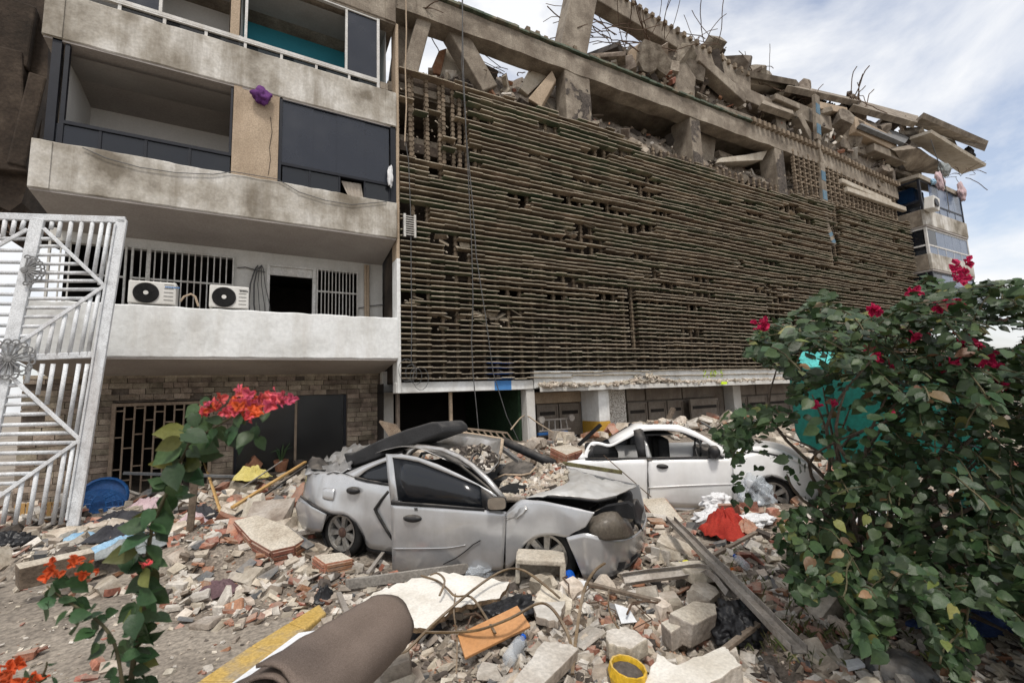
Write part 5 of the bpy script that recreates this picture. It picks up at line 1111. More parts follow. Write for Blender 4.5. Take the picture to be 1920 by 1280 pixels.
panel(B, 'bonnet_edge', [((1200, 540), (1208, 566)), ((1260, 520), (1260, 556)), ((1330, 512), (1330, 548)), ((1420, 525), (1420, 556)), ((1510, 555), (1505, 577)), ((1650, 620), (1645, 640))], c5, m_carwhite, wc, dent=0, rows=3, seed=34)
sheet('bonnet', B, [[(1200, 545, .15), (1330, 515, .1), (1450, 532, .1), (1560, 575, .12), (1650, 622, .2)], [(1240, 510, .8), (1340, 490, .8), (1460, 505, .8), (1580, 560, .8), (1680, 640, .7)], [(1260, 500, 1.4), (1350, 480, 1.4), (1470, 500, 1.4), (1590, 560, 1.4), (1690, 650, 1.2)]], c5, m_carwhite, wc, .004, seed=2)
tubepx(B, 'bonnet_gap', [(1300, 540), (1400, 552), (1500, 578)], c5, .012, m_black, wc, 0)
panel(B, 'roof_rail', [((672, 425), (690, 440)), ((692, 407), (720, 430)), ((800, 403), (800, 425)), ((925, 406), (905, 432)), ((1015, 440), (985, 458)), ((1100, 488), (1070, 500)), ((1195, 548), (1150, 572))], c5, m_carwhite, wc, dent=0, rows=3, seed=35)
panel(B, 'rear_roof_edge', [((388, 575), (412, 580)), ((400, 535), (418, 545)), ((432, 490), (452, 508)), ((480, 490), (480, 506)), ((535, 500), (535, 516)), ((600, 465), (604, 484)), ((668, 420), (678, 446))], c5, m_carwhite, wc, dent=.01, rows=3, seed=36)
panel(B, 'rear_quarter', [((360, 580), (380, 590)), ((388, 545), (400, 592))], c5, m_carwhite, wc, dent=0, rows=3, smoothc=False)
panel(B, 'quarter_trim', [((398, 570), (400, 578)), ((430, 505), (440, 580)), ((448, 510), (448, 580))], c5, m_black, wc, dent=0, rows=3, base=.004, smoothc=False)
panel(B, 'middle_pillar', [((662, 425), (688, 578)), ((700, 415), (725, 578)), ((716, 425), (764, 578))], c5, m_black, wc, dent=.008, rows=4, base=-.01, smoothc=False)
panel(B, 'torn_pillar_trim', [((722, 480), (735, 590)), ((740, 500), (768, 585))], c5, m_silver2, wc, dent=.03, rows=6, base=-.03, smoothc=False)
tubepx(B, 'belt_moulding', [(400, 580), (560, 580), (700, 578), (860, 576), (1000, 574), (1155, 573)], c5, .014, m_black, wc, -.005)
panel(B, 'mirror_triangle', [((1075, 505), (1078, 573)), ((1110, 525), (1110, 573)), ((1158, 570), (1158, 574))], c5, m_black, wc, dent=0, rows=2, smoothc=False)
mc2 = B.pxs(*c5(1097, 545), -.1); MB().lathe([(.001, -.05), (.07, -.04), (.095, 0), (.09, .05), (.04, .09), (.001, .1)], mc2, B.h+B.n*.3, 14).build('wing_mirror', m_black, wc, smooth=True)
handle((821, 623), c5, 66, 27, par=fd, car=B, base=-.012)
panel(B, 'crease', [((745, 735), (745, 742)), ((900, 727), (900, 734)), ((1060, 720), (1060, 727)), ((1200, 716), (1200, 722))], c5, m_carwhite, fd, dent=0, base=-.008, rows=2, thick=.006)
MB().tube([B.pxs(*c5(x, y), -.002) for x, y in ((741, 582), (742, 700), (748, 760), (741, 836))], .006, 5).build('door_gap', m_black, wc); MB().tube([B.pxs(*c5(x, y), -.002) for x, y in ((1206, 572), (1207, 700), (1203, 840))], .004, 5).build('door_gap', m_black, wc)
tubepx(B, 'sill', [(740, 842), (1000, 858), (1200, 852)], c5, .03, m_carwhite, wc, .03)
roof_a = [c5(x, y) for x, y in ((535, 498), (600, 462), (668, 422), (692, 405), (800, 402), (925, 405), (1015, 440), (1100, 488), (1195, 546))]
MB().grid([[B.pxs(u, v, 0) for u, v in roof_a], [B.pxs(u, v, 0)+B.n*.5+Vector((0, 0, .03)) for u, v in roof_a], [B.pxs(u, v, 0)+B.n*1.0-B.h*.05 for u, v in roof_a]][:3] if False else [[B.pxs(u, v, 0) for u, v in roof_a[:7]], [B.pxs(u, v, 0)+B.n*.45+Vector((0, 0, .02)) for u, v in roof_a[:7]], [B.pxs(u, v, 0)+B.n*.95+Vector((0, 0, -.03)) for u, v in roof_a[:7]]]).build('roof', m_carwhite, wc, smooth=True, thick=.015)
MB().box((-2.6, .2, .15), (-.4, 1.45, .3), T=lambda q: B.w(*q)).build('cabin_floor', m_cabin, wc)
for a_, t_ in ((-1.25, .3), (-1.25, .9)): 
    MB().box((a_, t_, .3), (a_+.5, t_+.48, .52), T=lambda q: B.w(*q)).build('seat', m_cabin, wc, bevel=.05); MB().box((a_-.15, t_, .5), (a_+.02, t_+.48, 1.0), T=lambda q: B.w(*q)).build('seat_back', m_cabin, wc, bevel=.05)
MB().box((-2.5, .25, .3), (-2.0, 1.4, .85), T=lambda q: B.w(*q)).build('rear_seat', m_cabin, wc, bevel=.05); MB().box((-.65, .2, .4), (-.2, 1.45, .78), T=lambda q: B.w(*q)).build('dashboard', m_black, wc, bevel=.05)
MB().tube([B.w(-.78, .5+.17*math.cos(k*.5), .84+.17*math.sin(k*.5)) for k in range(14)], .014, 6).build('steering_wheel', m_black, wc)
MB().prism([B.w(a, 1.5, z) for a, z in ((-2.55, .35), (-2.3, .2), (-.4, .12), (.4, .2), (.75, .3), (.7, .55), (-.3, .8), (-2.3, .78), (-2.55, .6))], B.n*.04).build('far_side', m_carwhite, wc, recalc=True)
MB().prism([B.w(a, 1.44, z) for a, z in ((-2.3, .78), (-1.35, .78), (-1.35, 1.1), (-1.75, 1.1))], B.n*.01).build('far_window', m_glassd, wc); MB().box((-1.72, .15, 1.06), (-1.2, 1.2, 1.08), T=lambda q: B.w(*q)).build('headliner', m_cabin, wc)
for a0_, a1_ in ((-1.75, -1.68), (-.5, -1.05), (-2.6, -2.2)): MB().bar(B.w(a0_, 1.42, .8), B.w(a1_, 1.25, 1.16), .06, .06).build('far_pillar', m_cabin, wc)
wheel(B, B.px(*c5(1425, 790), .02), -B.n, .285, wc); wheel(B, B.w(0, 1.45, .28), B.n, .285, wc)
MB().lathe([(.001, 0), (.33, 0), (.34, .22)], B.px(*c5(1425, 785), .3), -B.n, 20).build('wheel_well', m_cabin, wc)
tubepx(B, 'wheel_arch_lip', [(1286, 770), (1326, 704), (1415, 673), (1500, 704), (1562, 776)], c5, .018, m_black, wc, .012)

# ------------------------------------------------------------------ rubble on the ground
def in_car(car, p, a0, a1, m=.1):
    d = Vector((p.x, p.y, 0))-car.O; a, t = d.dot(car.h), d.dot(car.n); return a0-m < a < a1+m and -m < t < 1.6+m
def blocked(p): return in_car(A, p, -3.1, .6, .02) or in_car(B, p, -3.0, .7, 0)
def side_y(p): return p.y
def clear(u, v):    # bare dirt and carpet area
    return inpoly(u, v, ROADP)
def allowed(p):
    if p.x < XR+.1: return p.y < YW-.15
    return (p-M0).dot(MN) < .5
placed = 0; tries = 0; big = []
def sample():
    while True:
        u = rng.uniform(-60, 1980); v = 790+(1320-790)*rng.random()
        z = .1; ok = True
        if v < 745-.0365*(u-960)+14: continue
        for _ in range(3):
            p = PZ(u, v, z)
            if p.y > 13 or p.y < .6: ok = False; break
            z = gh(p.x, p.y)
        if not ok: continue
        p = Vector((p.x, p.y, z))
        if not allowed(p) or blocked(p): continue
        return u, v, p
KEEP = [[(672, 1130), (735, 1098), (830, 1071), (955, 1090), (932, 1122), (845, 1142), (800, 1178), (740, 1170)], [(850, 1185), (970, 1128), (1000, 1172), (872, 1240)], [(372, 1290), (470, 1222), (540, 1178), (598, 1142), (625, 1150), (572, 1195), (515, 1240), (445, 1295)], [(440, 1290), (690, 1115), (780, 1150), (780, 1210), (640, 1320)], [(430, 978), (480, 960), (560, 1000), (570, 1035), (500, 1040)], [(1250, 1020), (1280, 1010), (1400, 1140), (1540, 1300), (1480, 1300), (1370, 1160)], [(1200, 930), (1240, 920), (1290, 980), (1255, 995), (1215, 965)]]
def kept(u, v): return any(inpoly(u, v, k) for k in KEEP)
REG = {}
def regional(o, u, v, k, sz):
    w_ = 'large' if sz > .22 else 'mid sized' if sz > .11 else 'small'
    t_ = {'c': 'beige grey concrete chunk', 's': 'pale cream plaster fragment', 'b': 'red clay brick piece', 'g': 'dark grey slab shard', 'd': 'dark scrap'}[k]
    if u < 430: r_ = 'at the left between gate and road'
    elif v < 905 and u > 900: r_ = 'on the heap before the garage doors'
    elif u < 740 and v < 1085: r_ = 'left of the silver car'
    elif u < 1150: r_ = 'in the foreground before the silver car'
    elif u < 1480: r_ = 'right of the silver bumper' if v < 1090 else 'in the right foreground before the bush'
    else: r_ = 'under the bush at the right'
    o['label'] = w_+' '+t_+' lying '+r_; return o
def wpick(): return rng.choices('csbgd', (44, 26, 18, 6, 6))[0]
SB = [(560, 1015, 260, 90), (480, 1085, 160, 60), (1330, 990, 160, 60)]     # where red brick shards gather
while placed < 620 and tries < 9000:
    tries += 1; u, v, p = sample()
    D_ = (p-CAM).dot(FW); road = clear(u, v)
    if (road and rng.random() < .97) or kept(u, v+10): continue
    if u > 1560 and rng.random() < .5: continue
    k = wpick()
    if any(((u-a)/c)**2+((v-b_)/d)**2 < 1 for a, b_, c, d in SB) and rng.random() < .4: k = 'b'
    px_ = rng.choice((14, 18, 22, 26, 30, 36, 44)) if placed > 110 else rng.uniform(36, 68)
    if road: px_ = rng.uniform(10, 22)
    if k in 'bgd': px_ *= .75
    sz = px_*D_/F
    if NK[k] >= (235 if k == 'c' else 290) or sz > .55: continue
    NK[k] += 1; placed += 1
    ms, nm, lab, cat, grp = KIND[k]
    flat = rng.random() < .7
    O_ = put(rng.choice(ms), nm, p+Vector((0, 0, sz*rng.uniform(.03, .16))), sz, Euler((rng.gauss(0, .25 if flat else .8), rng.gauss(0, .25 if flat else .8), rng.random()*6.28)), lab, cat, grp); regional(O_, u, v, k, sz)
def scatter(n, pxr, mats_, weights, name, rmax=.12, roadk=.06, zup=.35, seed=1):
    cube = np.array([(x, y, z) for x in (-.5, .5) for y in (-.5, .5) for z in (-.5, .5)]); fc = np.array([(0, 1, 3, 2), (4, 6, 7, 5), (0, 4, 5, 1), (2, 3, 7, 6), (0, 2, 6, 4), (1, 5, 7, 3)])
    V_l, F_l, M_l = [], [], []; c = 0
    for i in range(n):
        u, v, p = sample()
        if (clear(u, v) and rng.random() > roadk) or (rmax > .1 and kept(u, v)): continue
        D_ = (p-CAM).dot(FW); sz = min(rmax, rng.uniform(*pxr)*D_/F); k = rng.choices(range(len(mats_)), weights)[0]
        dims = np.array([sz, sz*rng.uniform(.4, .9), sz*rng.uniform(.12, .55)])
        vv = (cube*(1+nrg.uniform(-.28, .28, (8, 3))))*dims
        e = np.array(Euler((rng.gauss(0, .4), rng.gauss(0, .4), rng.random()*6.28)).to_matrix()); vv = vv @ e.T+np.array(p)+np.array([0, 0, sz*rng.uniform(.0, zup)])
        V_l.append(vv); F_l.append(fc+8*c); M_l += [k]*6; c += 1
    me = bpy.data.meshes.new(name); me.from_pydata(np.concatenate(V_l).tolist(), [], np.concatenate(F_l).tolist())
    for m in mats_: me.materials.append(m)
    me.polygons.foreach_set('material_index', M_l); me.update(); return stuff(link(name, me), None, None)
o = scatter(6800, (7, 26), [m_chunk, m_plast, m_brick, m_slate, m_darkrub, m_oldwood], (44, 24, 20, 5, 8, 6), 'rubble', .2, .03)
tag(o, 'loose layer of small concrete, plaster and brick rubble around the cars', 'rubble')
o = scatter(9000, (2, 8), [m_chunk, m_plast, m_brick, m_darkrub], (60, 16, 22, 8), 'rubble_chips', .06, .25, .3)
tag(o, 'fine chips and gravel of rubble covering the ground', 'rubble')
# heap slope behind and beside the cars gets its own larger pieces
for i in range(110):
    if NK['c'] > 295: NK['c'] = 295
    if i < 70: u, v = rng.uniform(985, 1500), rng.uniform(812, 850)
    else: u, v = rng.uniform(420, 600), rng.uniform(935, 1010)
    p = GP(u, v)
    if not allowed(p) or blocked(p): continue
    k = rng.choices('csbg', (6, 2, 2, 1))[0]; ms, nm, lab, cat, grp = KIND[k]; sz = rng.uniform(.15, .5); NK[k] += 1
    regional(put(rng.choice(ms), nm, p+Vector((0, 0, sz*rng.uniform(.1, .4))), sz, Euler((rng.gauss(0, .4), rng.gauss(0, .4), rng.random()*6)), lab, cat, grp), u, v, k, sz)
def spill(name, car, px, n, cr_, mats_, wts, r0, r1, par, tr, seed=0):   # debris lying on a car
    rr = random.Random(seed); q = MB(); xs_ = [p[0] for p in px]; ys_ = [p[1] for p in px]
    while len(q.f) < n*6:
        x, y = rr.uniform(min(xs_), max(xs_)), rr.uniform(min(ys_), max(ys_))
        if not inpoly(x, y, px): continue
        p = car.px(*cr_(x, y), tr(x, y)+rr.uniform(-.08, .08)); r = rr.uniform(r0, r1)
        q.cbox(p, (r*rr.uniform(.8, 2), r*rr.uniform(.5, 1.2), r*rr.uniform(.3, .8)), Euler((rr.gauss(0, .6), rr.gauss(0, .6), rr.random()*6)), m=rr.choices(range(len(mats_)), wts)[0])
    return tag(stuff(q.build(name, mats_)), par, 'debris')
RM = [m_chunk, m_plast, m_brick, m_darkrub]
spill('debris_pile', A, [(1220, 235), (1320, 225), (1440, 205), (1500, 240), (1545, 320), (1520, 370), (1420, 380), (1330, 330), (1250, 280)], 420, c3, RM, (4, 2, 1, 9), .015, .07, 'burnt looking debris and scraps lying in the trough of the crushed silver roof', lambda x, y: .95-(y-230)*.003, 4)
spill('debris_pile', A, [(175, 480), (230, 410), (400, 390), (460, 320), (640, 290), (700, 360), (680, 470), (560, 500), (420, 560), (200, 580)], 1100, c4, RM, (12, 3, 1.2, 1), .01, .06, 'crushed stone and broken glass heaped where the silver car windscreen was', lambda x, y: 1.15-(y-300)*.0035, 5)
pl = [[(160, 560, .1), (330, 560, .12), (420, 550, .2)], [(180, 470, .5), (400, 470, .6), (690, 470, .7)], [(230, 415, .8), (460, 380, .9), (700, 380, 1.0)], [(420, 330, 1.2), (520, 300, 1.25), (650, 295, 1.3)]]
sheet('dust_bed', A, pl, c4, m_mound, sc, .02, seed=44, thick=.05)
spill('debris_pile', B, [(690, 410), (740, 385), (830, 372), (900, 385), (960, 405), (900, 403), (760, 402)], 130, c5, RM, (6, 3, 1, 1), .02, .09, 'loose plaster chips lying on the white car roof', lambda x, y: .5, 6)
# ------------------------------------------------------------------ individual debris
def box_thing(name, p, size, rot, m, label, cat, bevel=.004, group=None):
    o = MB().box([-x/2 for x in size], [x/2 for x in size]).build(name, m, None, bevel=bevel); o.matrix_basis = Matrix.Translation(p) @ rot.to_matrix().to_4x4(); return tag(o, label, cat, group)
def stick(name, pa, pb, w_, h_, m, label, cat, lift=0, up=(0, 0, 1), bevel=.004, group=None):
    a, b = Vector(pa), Vector(pb); c = (a+b)/2; o = MB().bar(a-c, b-c, w_, h_, up).build(name, m, None, bevel=bevel); o.location = c; return tag(o, label, cat, group)
def gp(u, v, dz=0): return GP(u, v)+Vector((0, 0, dz))
def gslab(name, px, th, m, label, cat, dz=0.0, tilt=None, mside=None, rag=0):
    P_ = []
    n_ = len(px)
    for i in range(n_):
        a, b = px[i], px[(i+1) % n_]; k = 5 if rag else 1
        for j in range(k):
            t = j/k; jj = 0 if j == 0 else rag; P_.append((lerp(a[0], b[0], t)+rng.uniform(-jj, jj), lerp(a[1], b[1], t)+rng.uniform(-jj, jj)))
    c0 = gp(sum(p[0] for p in px)/n_, sum(p[1] for p in px)/n_, dz+th); pts = []
    nrm = (tilt or Vector((0, 0, 1))).normalized()
    for u, v in P_:
        d = ray(u, v); pts.append(CAM+d*(nrm.dot(c0-CAM)/nrm.dot(d)))
    o = MB().prism(pts, nrm*-th, 0, 1).build(name, [m, mside or m], None, recalc=True, bevel=.01 if th > .06 else .003); return tag(o, label, cat)
# hollow clay brick block wall piece: concrete skin with ribbed brick edge
def blockwall(px, label, dz=.1, th=.17, tilt=None):
    o = gslab('wall_fragment', px, th, m_slabtop, label, 'wall fragment', dz, tilt, m_brick, rag=0)
    vs = [o.data.vertices[i].co.copy() for i in range(len(px))]; n_ = (tilt or Vector((0, 0, 1))).normalized(); c = sum(vs, Vector())/len(vs)
    for i in range(len(vs)):
        a, b = vs[i], vs[(i+1) % len(vs)]; outw = ((a+b)/2-c); outw = (outw-n_*outw.dot(n_)).normalized()
        if (b-a).length < .08: continue
        k = max(1, int((b-a).length/.22))
        for j in range(k):
            for r_ in range(3):
                t0, t1 = (j+.06)/k, (j+.94)/k; h0 = -th*(.14+r_*.28); q = MB(); q.hexa([a.lerp(b, t0)+n_*(h0-th*.2), a.lerp(b, t1)+n_*(h0-th*.2), a.lerp(b, t1)+n_*(h0-th*.2)+outw*.018, a.lerp(b, t0)+n_*(h0-th*.2)+outw*.018, a.lerp(b, t0)+n_*h0, a.lerp(b, t1)+n_*h0, a.lerp(b, t1)+n_*h0+outw*.018, a.lerp(b, t0)+n_*h0+outw*.018])
                q.build('brick_rib', m_brick, o)
    return o
blockwall([(438, 975), (482, 964), (540, 985), (570, 1010), (552, 1022), (508, 1032), (470, 1010)], 'large tilted wall fragment with cream face and red brick edge left of the silver car', .14, .2, Vector((-.12, -.35, 1)))
blockwall([(1200, 935), (1240, 925), (1282, 975), (1262, 985), (1222, 962)], 'hollow red brick wall piece lying between the two cars', .12, .14, Vector((-.25, -.2, 1)))
blockwall([(1032, 838), (1066, 832), (1092, 842), (1062, 852)], 'brick wall lump on the heap behind the silver car', .25, .22, Vector((0, -.15, 1)))
blockwall([(588, 1040), (640, 1034), (662, 1046), (610, 1056)], 'small brick block with plaster cap in front of the silver rear wheel', .12, .14, Vector((0, -.2, 1)))
# block leaning at the front wheel: a broken U shaped concrete block
bl = thing('concrete_block', gp(1012, 1092), 'broken hollow concrete block standing against the silver front wheel', 'block')
pb_ = gp(1015, 1095, .13); Rb = Euler((.05, .06, R(-33)))
for c_, s_ in (((0, .1, 0), (.42, .04, .24)), ((0, 0, .1), (.42, .24, .05)), ((.19, 0, -.02), (.05, .24, .24)), ((-.2, .02, .0), (.04, .18, .22))):
    o = MB().cbox((0, 0, 0), s_).build('block_wall', m_slabtop, bl, bevel=.012); o.matrix_basis = Matrix.Translation(pb_) @ Rb.to_matrix().to_4x4() @ Matrix.Translation(c_)
gslab('white_board', [(672, 1130), (700, 1110), (735, 1098), (785, 1083), (830, 1071), (880, 1078), (955, 1090), (948, 1105), (932, 1122), (880, 1132), (845, 1142), (815, 1166), (800, 1178), (765, 1174), (720, 1150)], .035, m_board, 'large torn white board lying on the rubble in front of the silver car', 'board', .18, Vector((0, -.05, 1)), m_boardedge, rag=3)
gslab('orange_board', [(858, 1188), (970, 1134), (995, 1172), (872, 1232)], .02, m_orange, 'orange brown tiled board slanted on the foreground rubble', 'board', .3, Vector((-.1, -.35, 1)))
gslab('plaster_slab', [(1205, 1290), (1232, 1222), (1270, 1245), (1350, 1212), (1366, 1215), (1392, 1245), (1300, 1300)], .1, m_board, 'white faced concrete slab broken at the bottom foreground right of the yellow pot', 'slab', .04, None, m_chunk, rag=3)
gslab('plaster_slab', [(960, 1280), (1020, 1200), (1066, 1205), (1085, 1215), (1000, 1300)], .07, m_plast, 'long pale slab lying under the bent strips at bottom centre', 'slab', .1, Vector((.1, -.1, 1)), m_chunk, rag=2)
gslab('concrete_slab', [(1255, 1052), (1345, 1048), (1370, 1062), (1300, 1075)], .09, m_slabtop, 'flat pale concrete slab behind the long steel channel', 'slab', .08, None, m_chunk, rag=1)
gslab('concrete_slab', [(1255, 1148), (1300, 1125), (1342, 1130), (1345, 1150), (1300, 1170)], .16, m_slabtop, 'beige concrete block under the bent steel rail', 'block', .05, Vector((.1, -.2, 1)), m_chunk, rag=1)
gslab('concrete_slab', [(1238, 1165), (1262, 1155), (1285, 1168), (1258, 1185)], .12, m_slabtop, 'squarish broken concrete cube left of the black bag', 'block', .04, None, m_chunk)
gslab('concrete_slab', [(1000, 1130), (1060, 1125), (1045, 1165), (1005, 1155)], .05, m_conc, 'grey plaster slab right of the white board edge', 'slab', .07, None, m_chunk, rag=2)
gslab('concrete_slab', [(1135, 1180), (1175, 1172), (1215, 1195), (1180, 1215), (1140, 1205)], .1, m_plast, 'white topped concrete lump above the yellow pot', 'block', .05, None, m_chunk, rag=2)
gslab('concrete_kerb', [(28, 1056), (170, 1026), (178, 1034), (36, 1066)], .2, m_slabtop, 'long concrete kerb block lying at the left edge of the rubble', 'kerb block', .16, Vector((0, -.2, 1)), m_oldwood)
gslab('concrete_kerb', [(180, 1018), (262, 998), (268, 1004), (186, 1026)], .16, m_slabtop, 'shorter concrete kerb block right behind the long one', 'kerb block', .14, Vector((0, -.2, 1)), m_oldwood)
gslab('plastic_sheet', [(420, 1290), (560, 1185), (612, 1178), (600, 1200), (480, 1290)], .012, m_paper, 'white sheet panel under the carpet roll beside the yellow kerb', 'panel', .03)
gslab('slate_panel', [(520, 1000), (540, 985), (590, 1020), (575, 1028)], .02, m_slate, 'dark grey flat panel leaning on the large brick wall fragment', 'panel', .28, Vector((-.3, -.3, 1)))
gslab('slate_panel', [(442, 1068), (470, 1045), (482, 1052), (458, 1075)], .02, m_slate, 'dark slate shard on the brick shards left of the cars', 'panel', .08, Vector((0, -.4, 1)))
gslab('slate_panel', [(480, 1082), (522, 1058), (522, 1068), (498, 1092)], .02, m_slate, 'pointed slate shard below the large brick wall fragment', 'panel', .1, Vector((0, -.5, 1)))
gslab('white_tile', [(1583, 1236), (1610, 1232), (1622, 1244), (1590, 1252)], .02, m_paper, 'glossy white tile shard at the bottom right under the bush', 'tile', .03)
gslab('paper_sheet', [(1152, 1130), (1180, 1140), (1195, 1165), (1165, 1168)], .006, m_paper, 'crumpled white paper sheet lying right of the bent strips', 'paper', .1, Vector((-.2, -.4, 1)))
gslab('paper_sheet', [(1062, 1085), (1105, 1088), (1100, 1120), (1078, 1118)], .02, m_paper, 'white plaster panel beside the silver front bumper', 'panel', .06, Vector((0, -.5, 1)))
gslab('yellow_package', [(1436, 1162), (1446, 1160), (1478, 1180), (1462, 1186)], .01, m_packy, 'torn yellow package beside the steel channel', 'packet', .05, Vector((0, -.4, 1)))
# carpet roll
a = PD(745, 1168, 2.75); b = PD(520, 1330, 1.9); a.z = max(a.z, .32); ax = (a-b).normalized(); a = a+ax*.02
def roll(name, a, b, r0, turns, label, flat=.85):
    ax = (b-a).normalized(); x = ax.cross(Vector((0, 0, 1))).normalized(); y = x.cross(ax); rows = []; n = 64
    for j in range(26):
        t = j/25; c = a.lerp(b, t); r = []
        for i in range(n):
            th = i/n*turns*2*math.pi; ph = (th+1.2) % 6.283; rad = r0*(1-.5*i/n*turns/2.2)*(1+.06*nz((t*3, i*.1, 1), 1)+.03*nz((t*9, i*.3, 4), 1))*(1-.2*math.exp(-((ph-2.2)/.38)**2)*smooth(.0, .35, t)); r.append(c+x*(math.cos(th+1.2)*rad)+y*(math.sin(th+1.2)*rad*flat))
        rows.append(r)
    rows[0] = [p-ax*(.03*math.sin(i*.35)+.05*nz((i*.35, 1, 1), 1)) for i, p in enumerate(rows[0])]
    return tag(MB().grid(rows).build(name, m_felt, None, smooth=True, thick=.014), label, 'carpet')
pa, pb2 = PD(715, 1178, 2.55), PD(500, 1345, 1.62)
roll('carpet_roll', pa, pb2, .19, 1.9, 'brown felt carpet rolled up in the foreground, end pointing at the white board')
pa, pb2 = PD(598, 1250, 2.15), PD(370, 1420, 1.42)
roll('carpet_roll', pa, pb2, .14, 1.6, 'lower fold of brown felt carpet at the bottom edge below the larger roll')
# steel channel, bent rail
def channel(name, pts, w_, label, up=Vector((0, 0, 1)), h_=.045, m=m_steel):
    q = MB(); prof = [(-w_/2, h_), (-w_/2, 0), (w_/2, 0), (w_/2, h_), (w_/2-.006, h_), (w_/2-.006, .006), (-w_/2+.006, .006), (-w_/2+.006, h_)]; rows = []
    for i, p in enumerate(pts):
        d = (pts[min(i+1, len(pts)-1)]-pts[max(i-1, 0)]).normalized(); x = d.cross(up).normalized(); y = x.cross(d); rows.append([p+x*a_+y*b_ for a_, b_ in prof])
    q.grid(rows, close=True); return tag(q.build(name, m, None, recalc=True, bevel=.002), label, 'steel profile')
p0, p1 = gp(1260, 1016, .22), gp(1508, 1300, .2); pts = [p0.lerp(p1, i/12)+Vector((0, 0, .012*nz((i*.5, 1, 1), 1))) for i in range(13)]; channel('steel_channel', pts, .088, 'long dusty steel channel running from behind the bumper to the bottom right')
pts = [gp(u, v, dz) for u, v, dz in ((1172, 1118, .12), (1220, 1113, .13), (1270, 1110, .14), (1315, 1108, .15), (1335, 1113, .15), (1352, 1126, .13), (1372, 1146, .1))]; channel('bent_rail', pts, .085, 'pale steel rail bent at its right end, lying under the long channel', Vector((0, -.7, .7)), .05)
# wooden pieces
stick('grey_plank', gp(648, 1108, .06), gp(932, 1068, .06), .03, .09, m_greywood, 'long weathered grey plank lying under the silver door', 'plank')
stick('yellow_plank', gp(415, 970, .05), gp(374, 882, .1)+Vector((0, 0, .35)), .05, .03, m_wood, 'bare yellow wood plank leaning up beside the broken stake', 'plank', up=(0, 1, .2))
stick('yellow_plank', gp(435, 972, .16), gp(572, 903, .42), .06, .035, m_wood, 'long yellow wood plank sloping up towards the silver car boot', 'plank')
stick('dark_plank', gp(437, 980, .13), gp(574, 910, .39), .03, .03, m_black, 'dark strip lying along the sloping yellow plank', 'strip')
stick('wooden_stake', gp(355, 1000, -.1), PD(373, 822, (gp(355, 1000)-CAM).dot(FW)), .07, .07, m_oldwood, 'weathered wooden stake standing upright in the rubble', 'stake', up=(0, 1, 0))
stick('black_bar', gp(228, 940, .45), gp(440, 918, .25), .05, .05, m_slate, 'dark metal bar leaning across the ground floor grille', 'bar')
stick('thin_rod', gp(455, 940, .25), gp(528, 905, .45), .02, .02, m_greywood, 'thin pale rod lying over the yellow sack', 'rod')
stick('mossy_plank', B.px(*c5(275, 605), -.35), B.px(*c5(600, 655), -.3), .06, .05, m_moss, 'mossy narrow plank lying against the white car behind the silver bonnet', 'plank')
stick('thin_rod', B.px(*c5(500, 562), -.1), B.px(*c5(760, 790), -.35), .012, .012, m_rebar, 'thin rod leaning on the white car rear window', 'rod')
stick('timber_post', B.px(*c5(845, 385), 1.7), B.px(*c5(880, 305), 1.75), .1, .06, m_oldwood, 'short broken timber sticking up behind the white car roof', 'post')
for i, (u0, v0, u1, v1, lab) in enumerate(((1100, 1112, 1240, 1160, 'dark wood batten lying left of the bent rail'), (1335, 1060, 1420, 1020, 'thin dark stick lying behind the steel channel'), (1325, 1062, 1360, 1100, 'broken slat lying across the channel top'), (1340, 1260, 1425, 1205, 'thin dark twig like rod across the white slab at bottom right'), (635, 1130, 655, 1190, 'dark steel angle standing in the rubble left of the white board'), (690, 1090, 745, 1020, 'thin grey metal rail between the brick block and the silver door'))):
    stick('batten', gp(u0, v0, .08), gp(u1, v1, .12), .04, .025, m_oldwood if i < 4 else m_steel, lab, 'batten')
# bent bronze strips in the foreground
def strip(name, px, w_, h_, label, m=m_bronze, sub=5):
    P_ = cat_rom([tuple(gp(u, v))[:2]+(gp(u, v).z+dz,) for u, v, dz in px], sub); P_ = [Vector(p) for p in P_]; rows = []
    for i, p in enumerate(P_):
        d = (P_[min(i+1, len(P_)-1)]-P_[max(i-1, 0)]).normalized(); x = d.cross(Vector((0, 0, 1))).normalized(); y = x.cross(d); rows.append([p-x*w_*.65-y*h_*.5, p+x*w_*.65-y*h_*.5, p+x*w_*.65+y*h_*.5, p-x*w_*.65+y*h_*.5])
    q = MB().grid(rows, close=True); q.face(rows[0][::-1]); q.face(rows[-1]); return tag(q.build(name, m, None, recalc=True), label, 'metal strip')
strip('bent_strip', [(722, 1275, .06), (760, 1252, .1), (815, 1215, .16), (870, 1180, .22), (920, 1148, .26), (955, 1132, .27), (985, 1130, .25), (1020, 1145, .2), (1052, 1158, .14)], .016, .008, 'long bronze strip bent in an arch over the orange board')
strip('bent_strip', [(800, 1230, .15), (850, 1238, .17), (900, 1238, .18), (960, 1222, .2), (1012, 1196, .22), (1040, 1205, .2), (1068, 1232, .12), (1078, 1275, .08)], .013, .01, 'bronze strip sagging in a curve below the orange board')
strip('bent_strip', [(790, 1130, .22), (820, 1135, .2), (840, 1160, .22), (855, 1175, .22), (885, 1178, .22), (910, 1200, .16), (930, 1225, .12)], .012, .008, 'zigzag bronze strip at the tip of the white board')
strip('bent_strip', [(1075, 1300, .1), (1085, 1240, .18), (1100, 1195, .3), (1120, 1170, .36), (1140, 1152, .36)], .014, .01, 'bronze strip standing up and curving right at bottom centre')
strip('bent_strip', [(1145, 1160, .2), (1145, 1200, .2), (1160, 1225, .16), (1190, 1250, .12), (1215, 1254, .1)], .008, .006, 'thin bronze strip dropping beside the paper sheet')
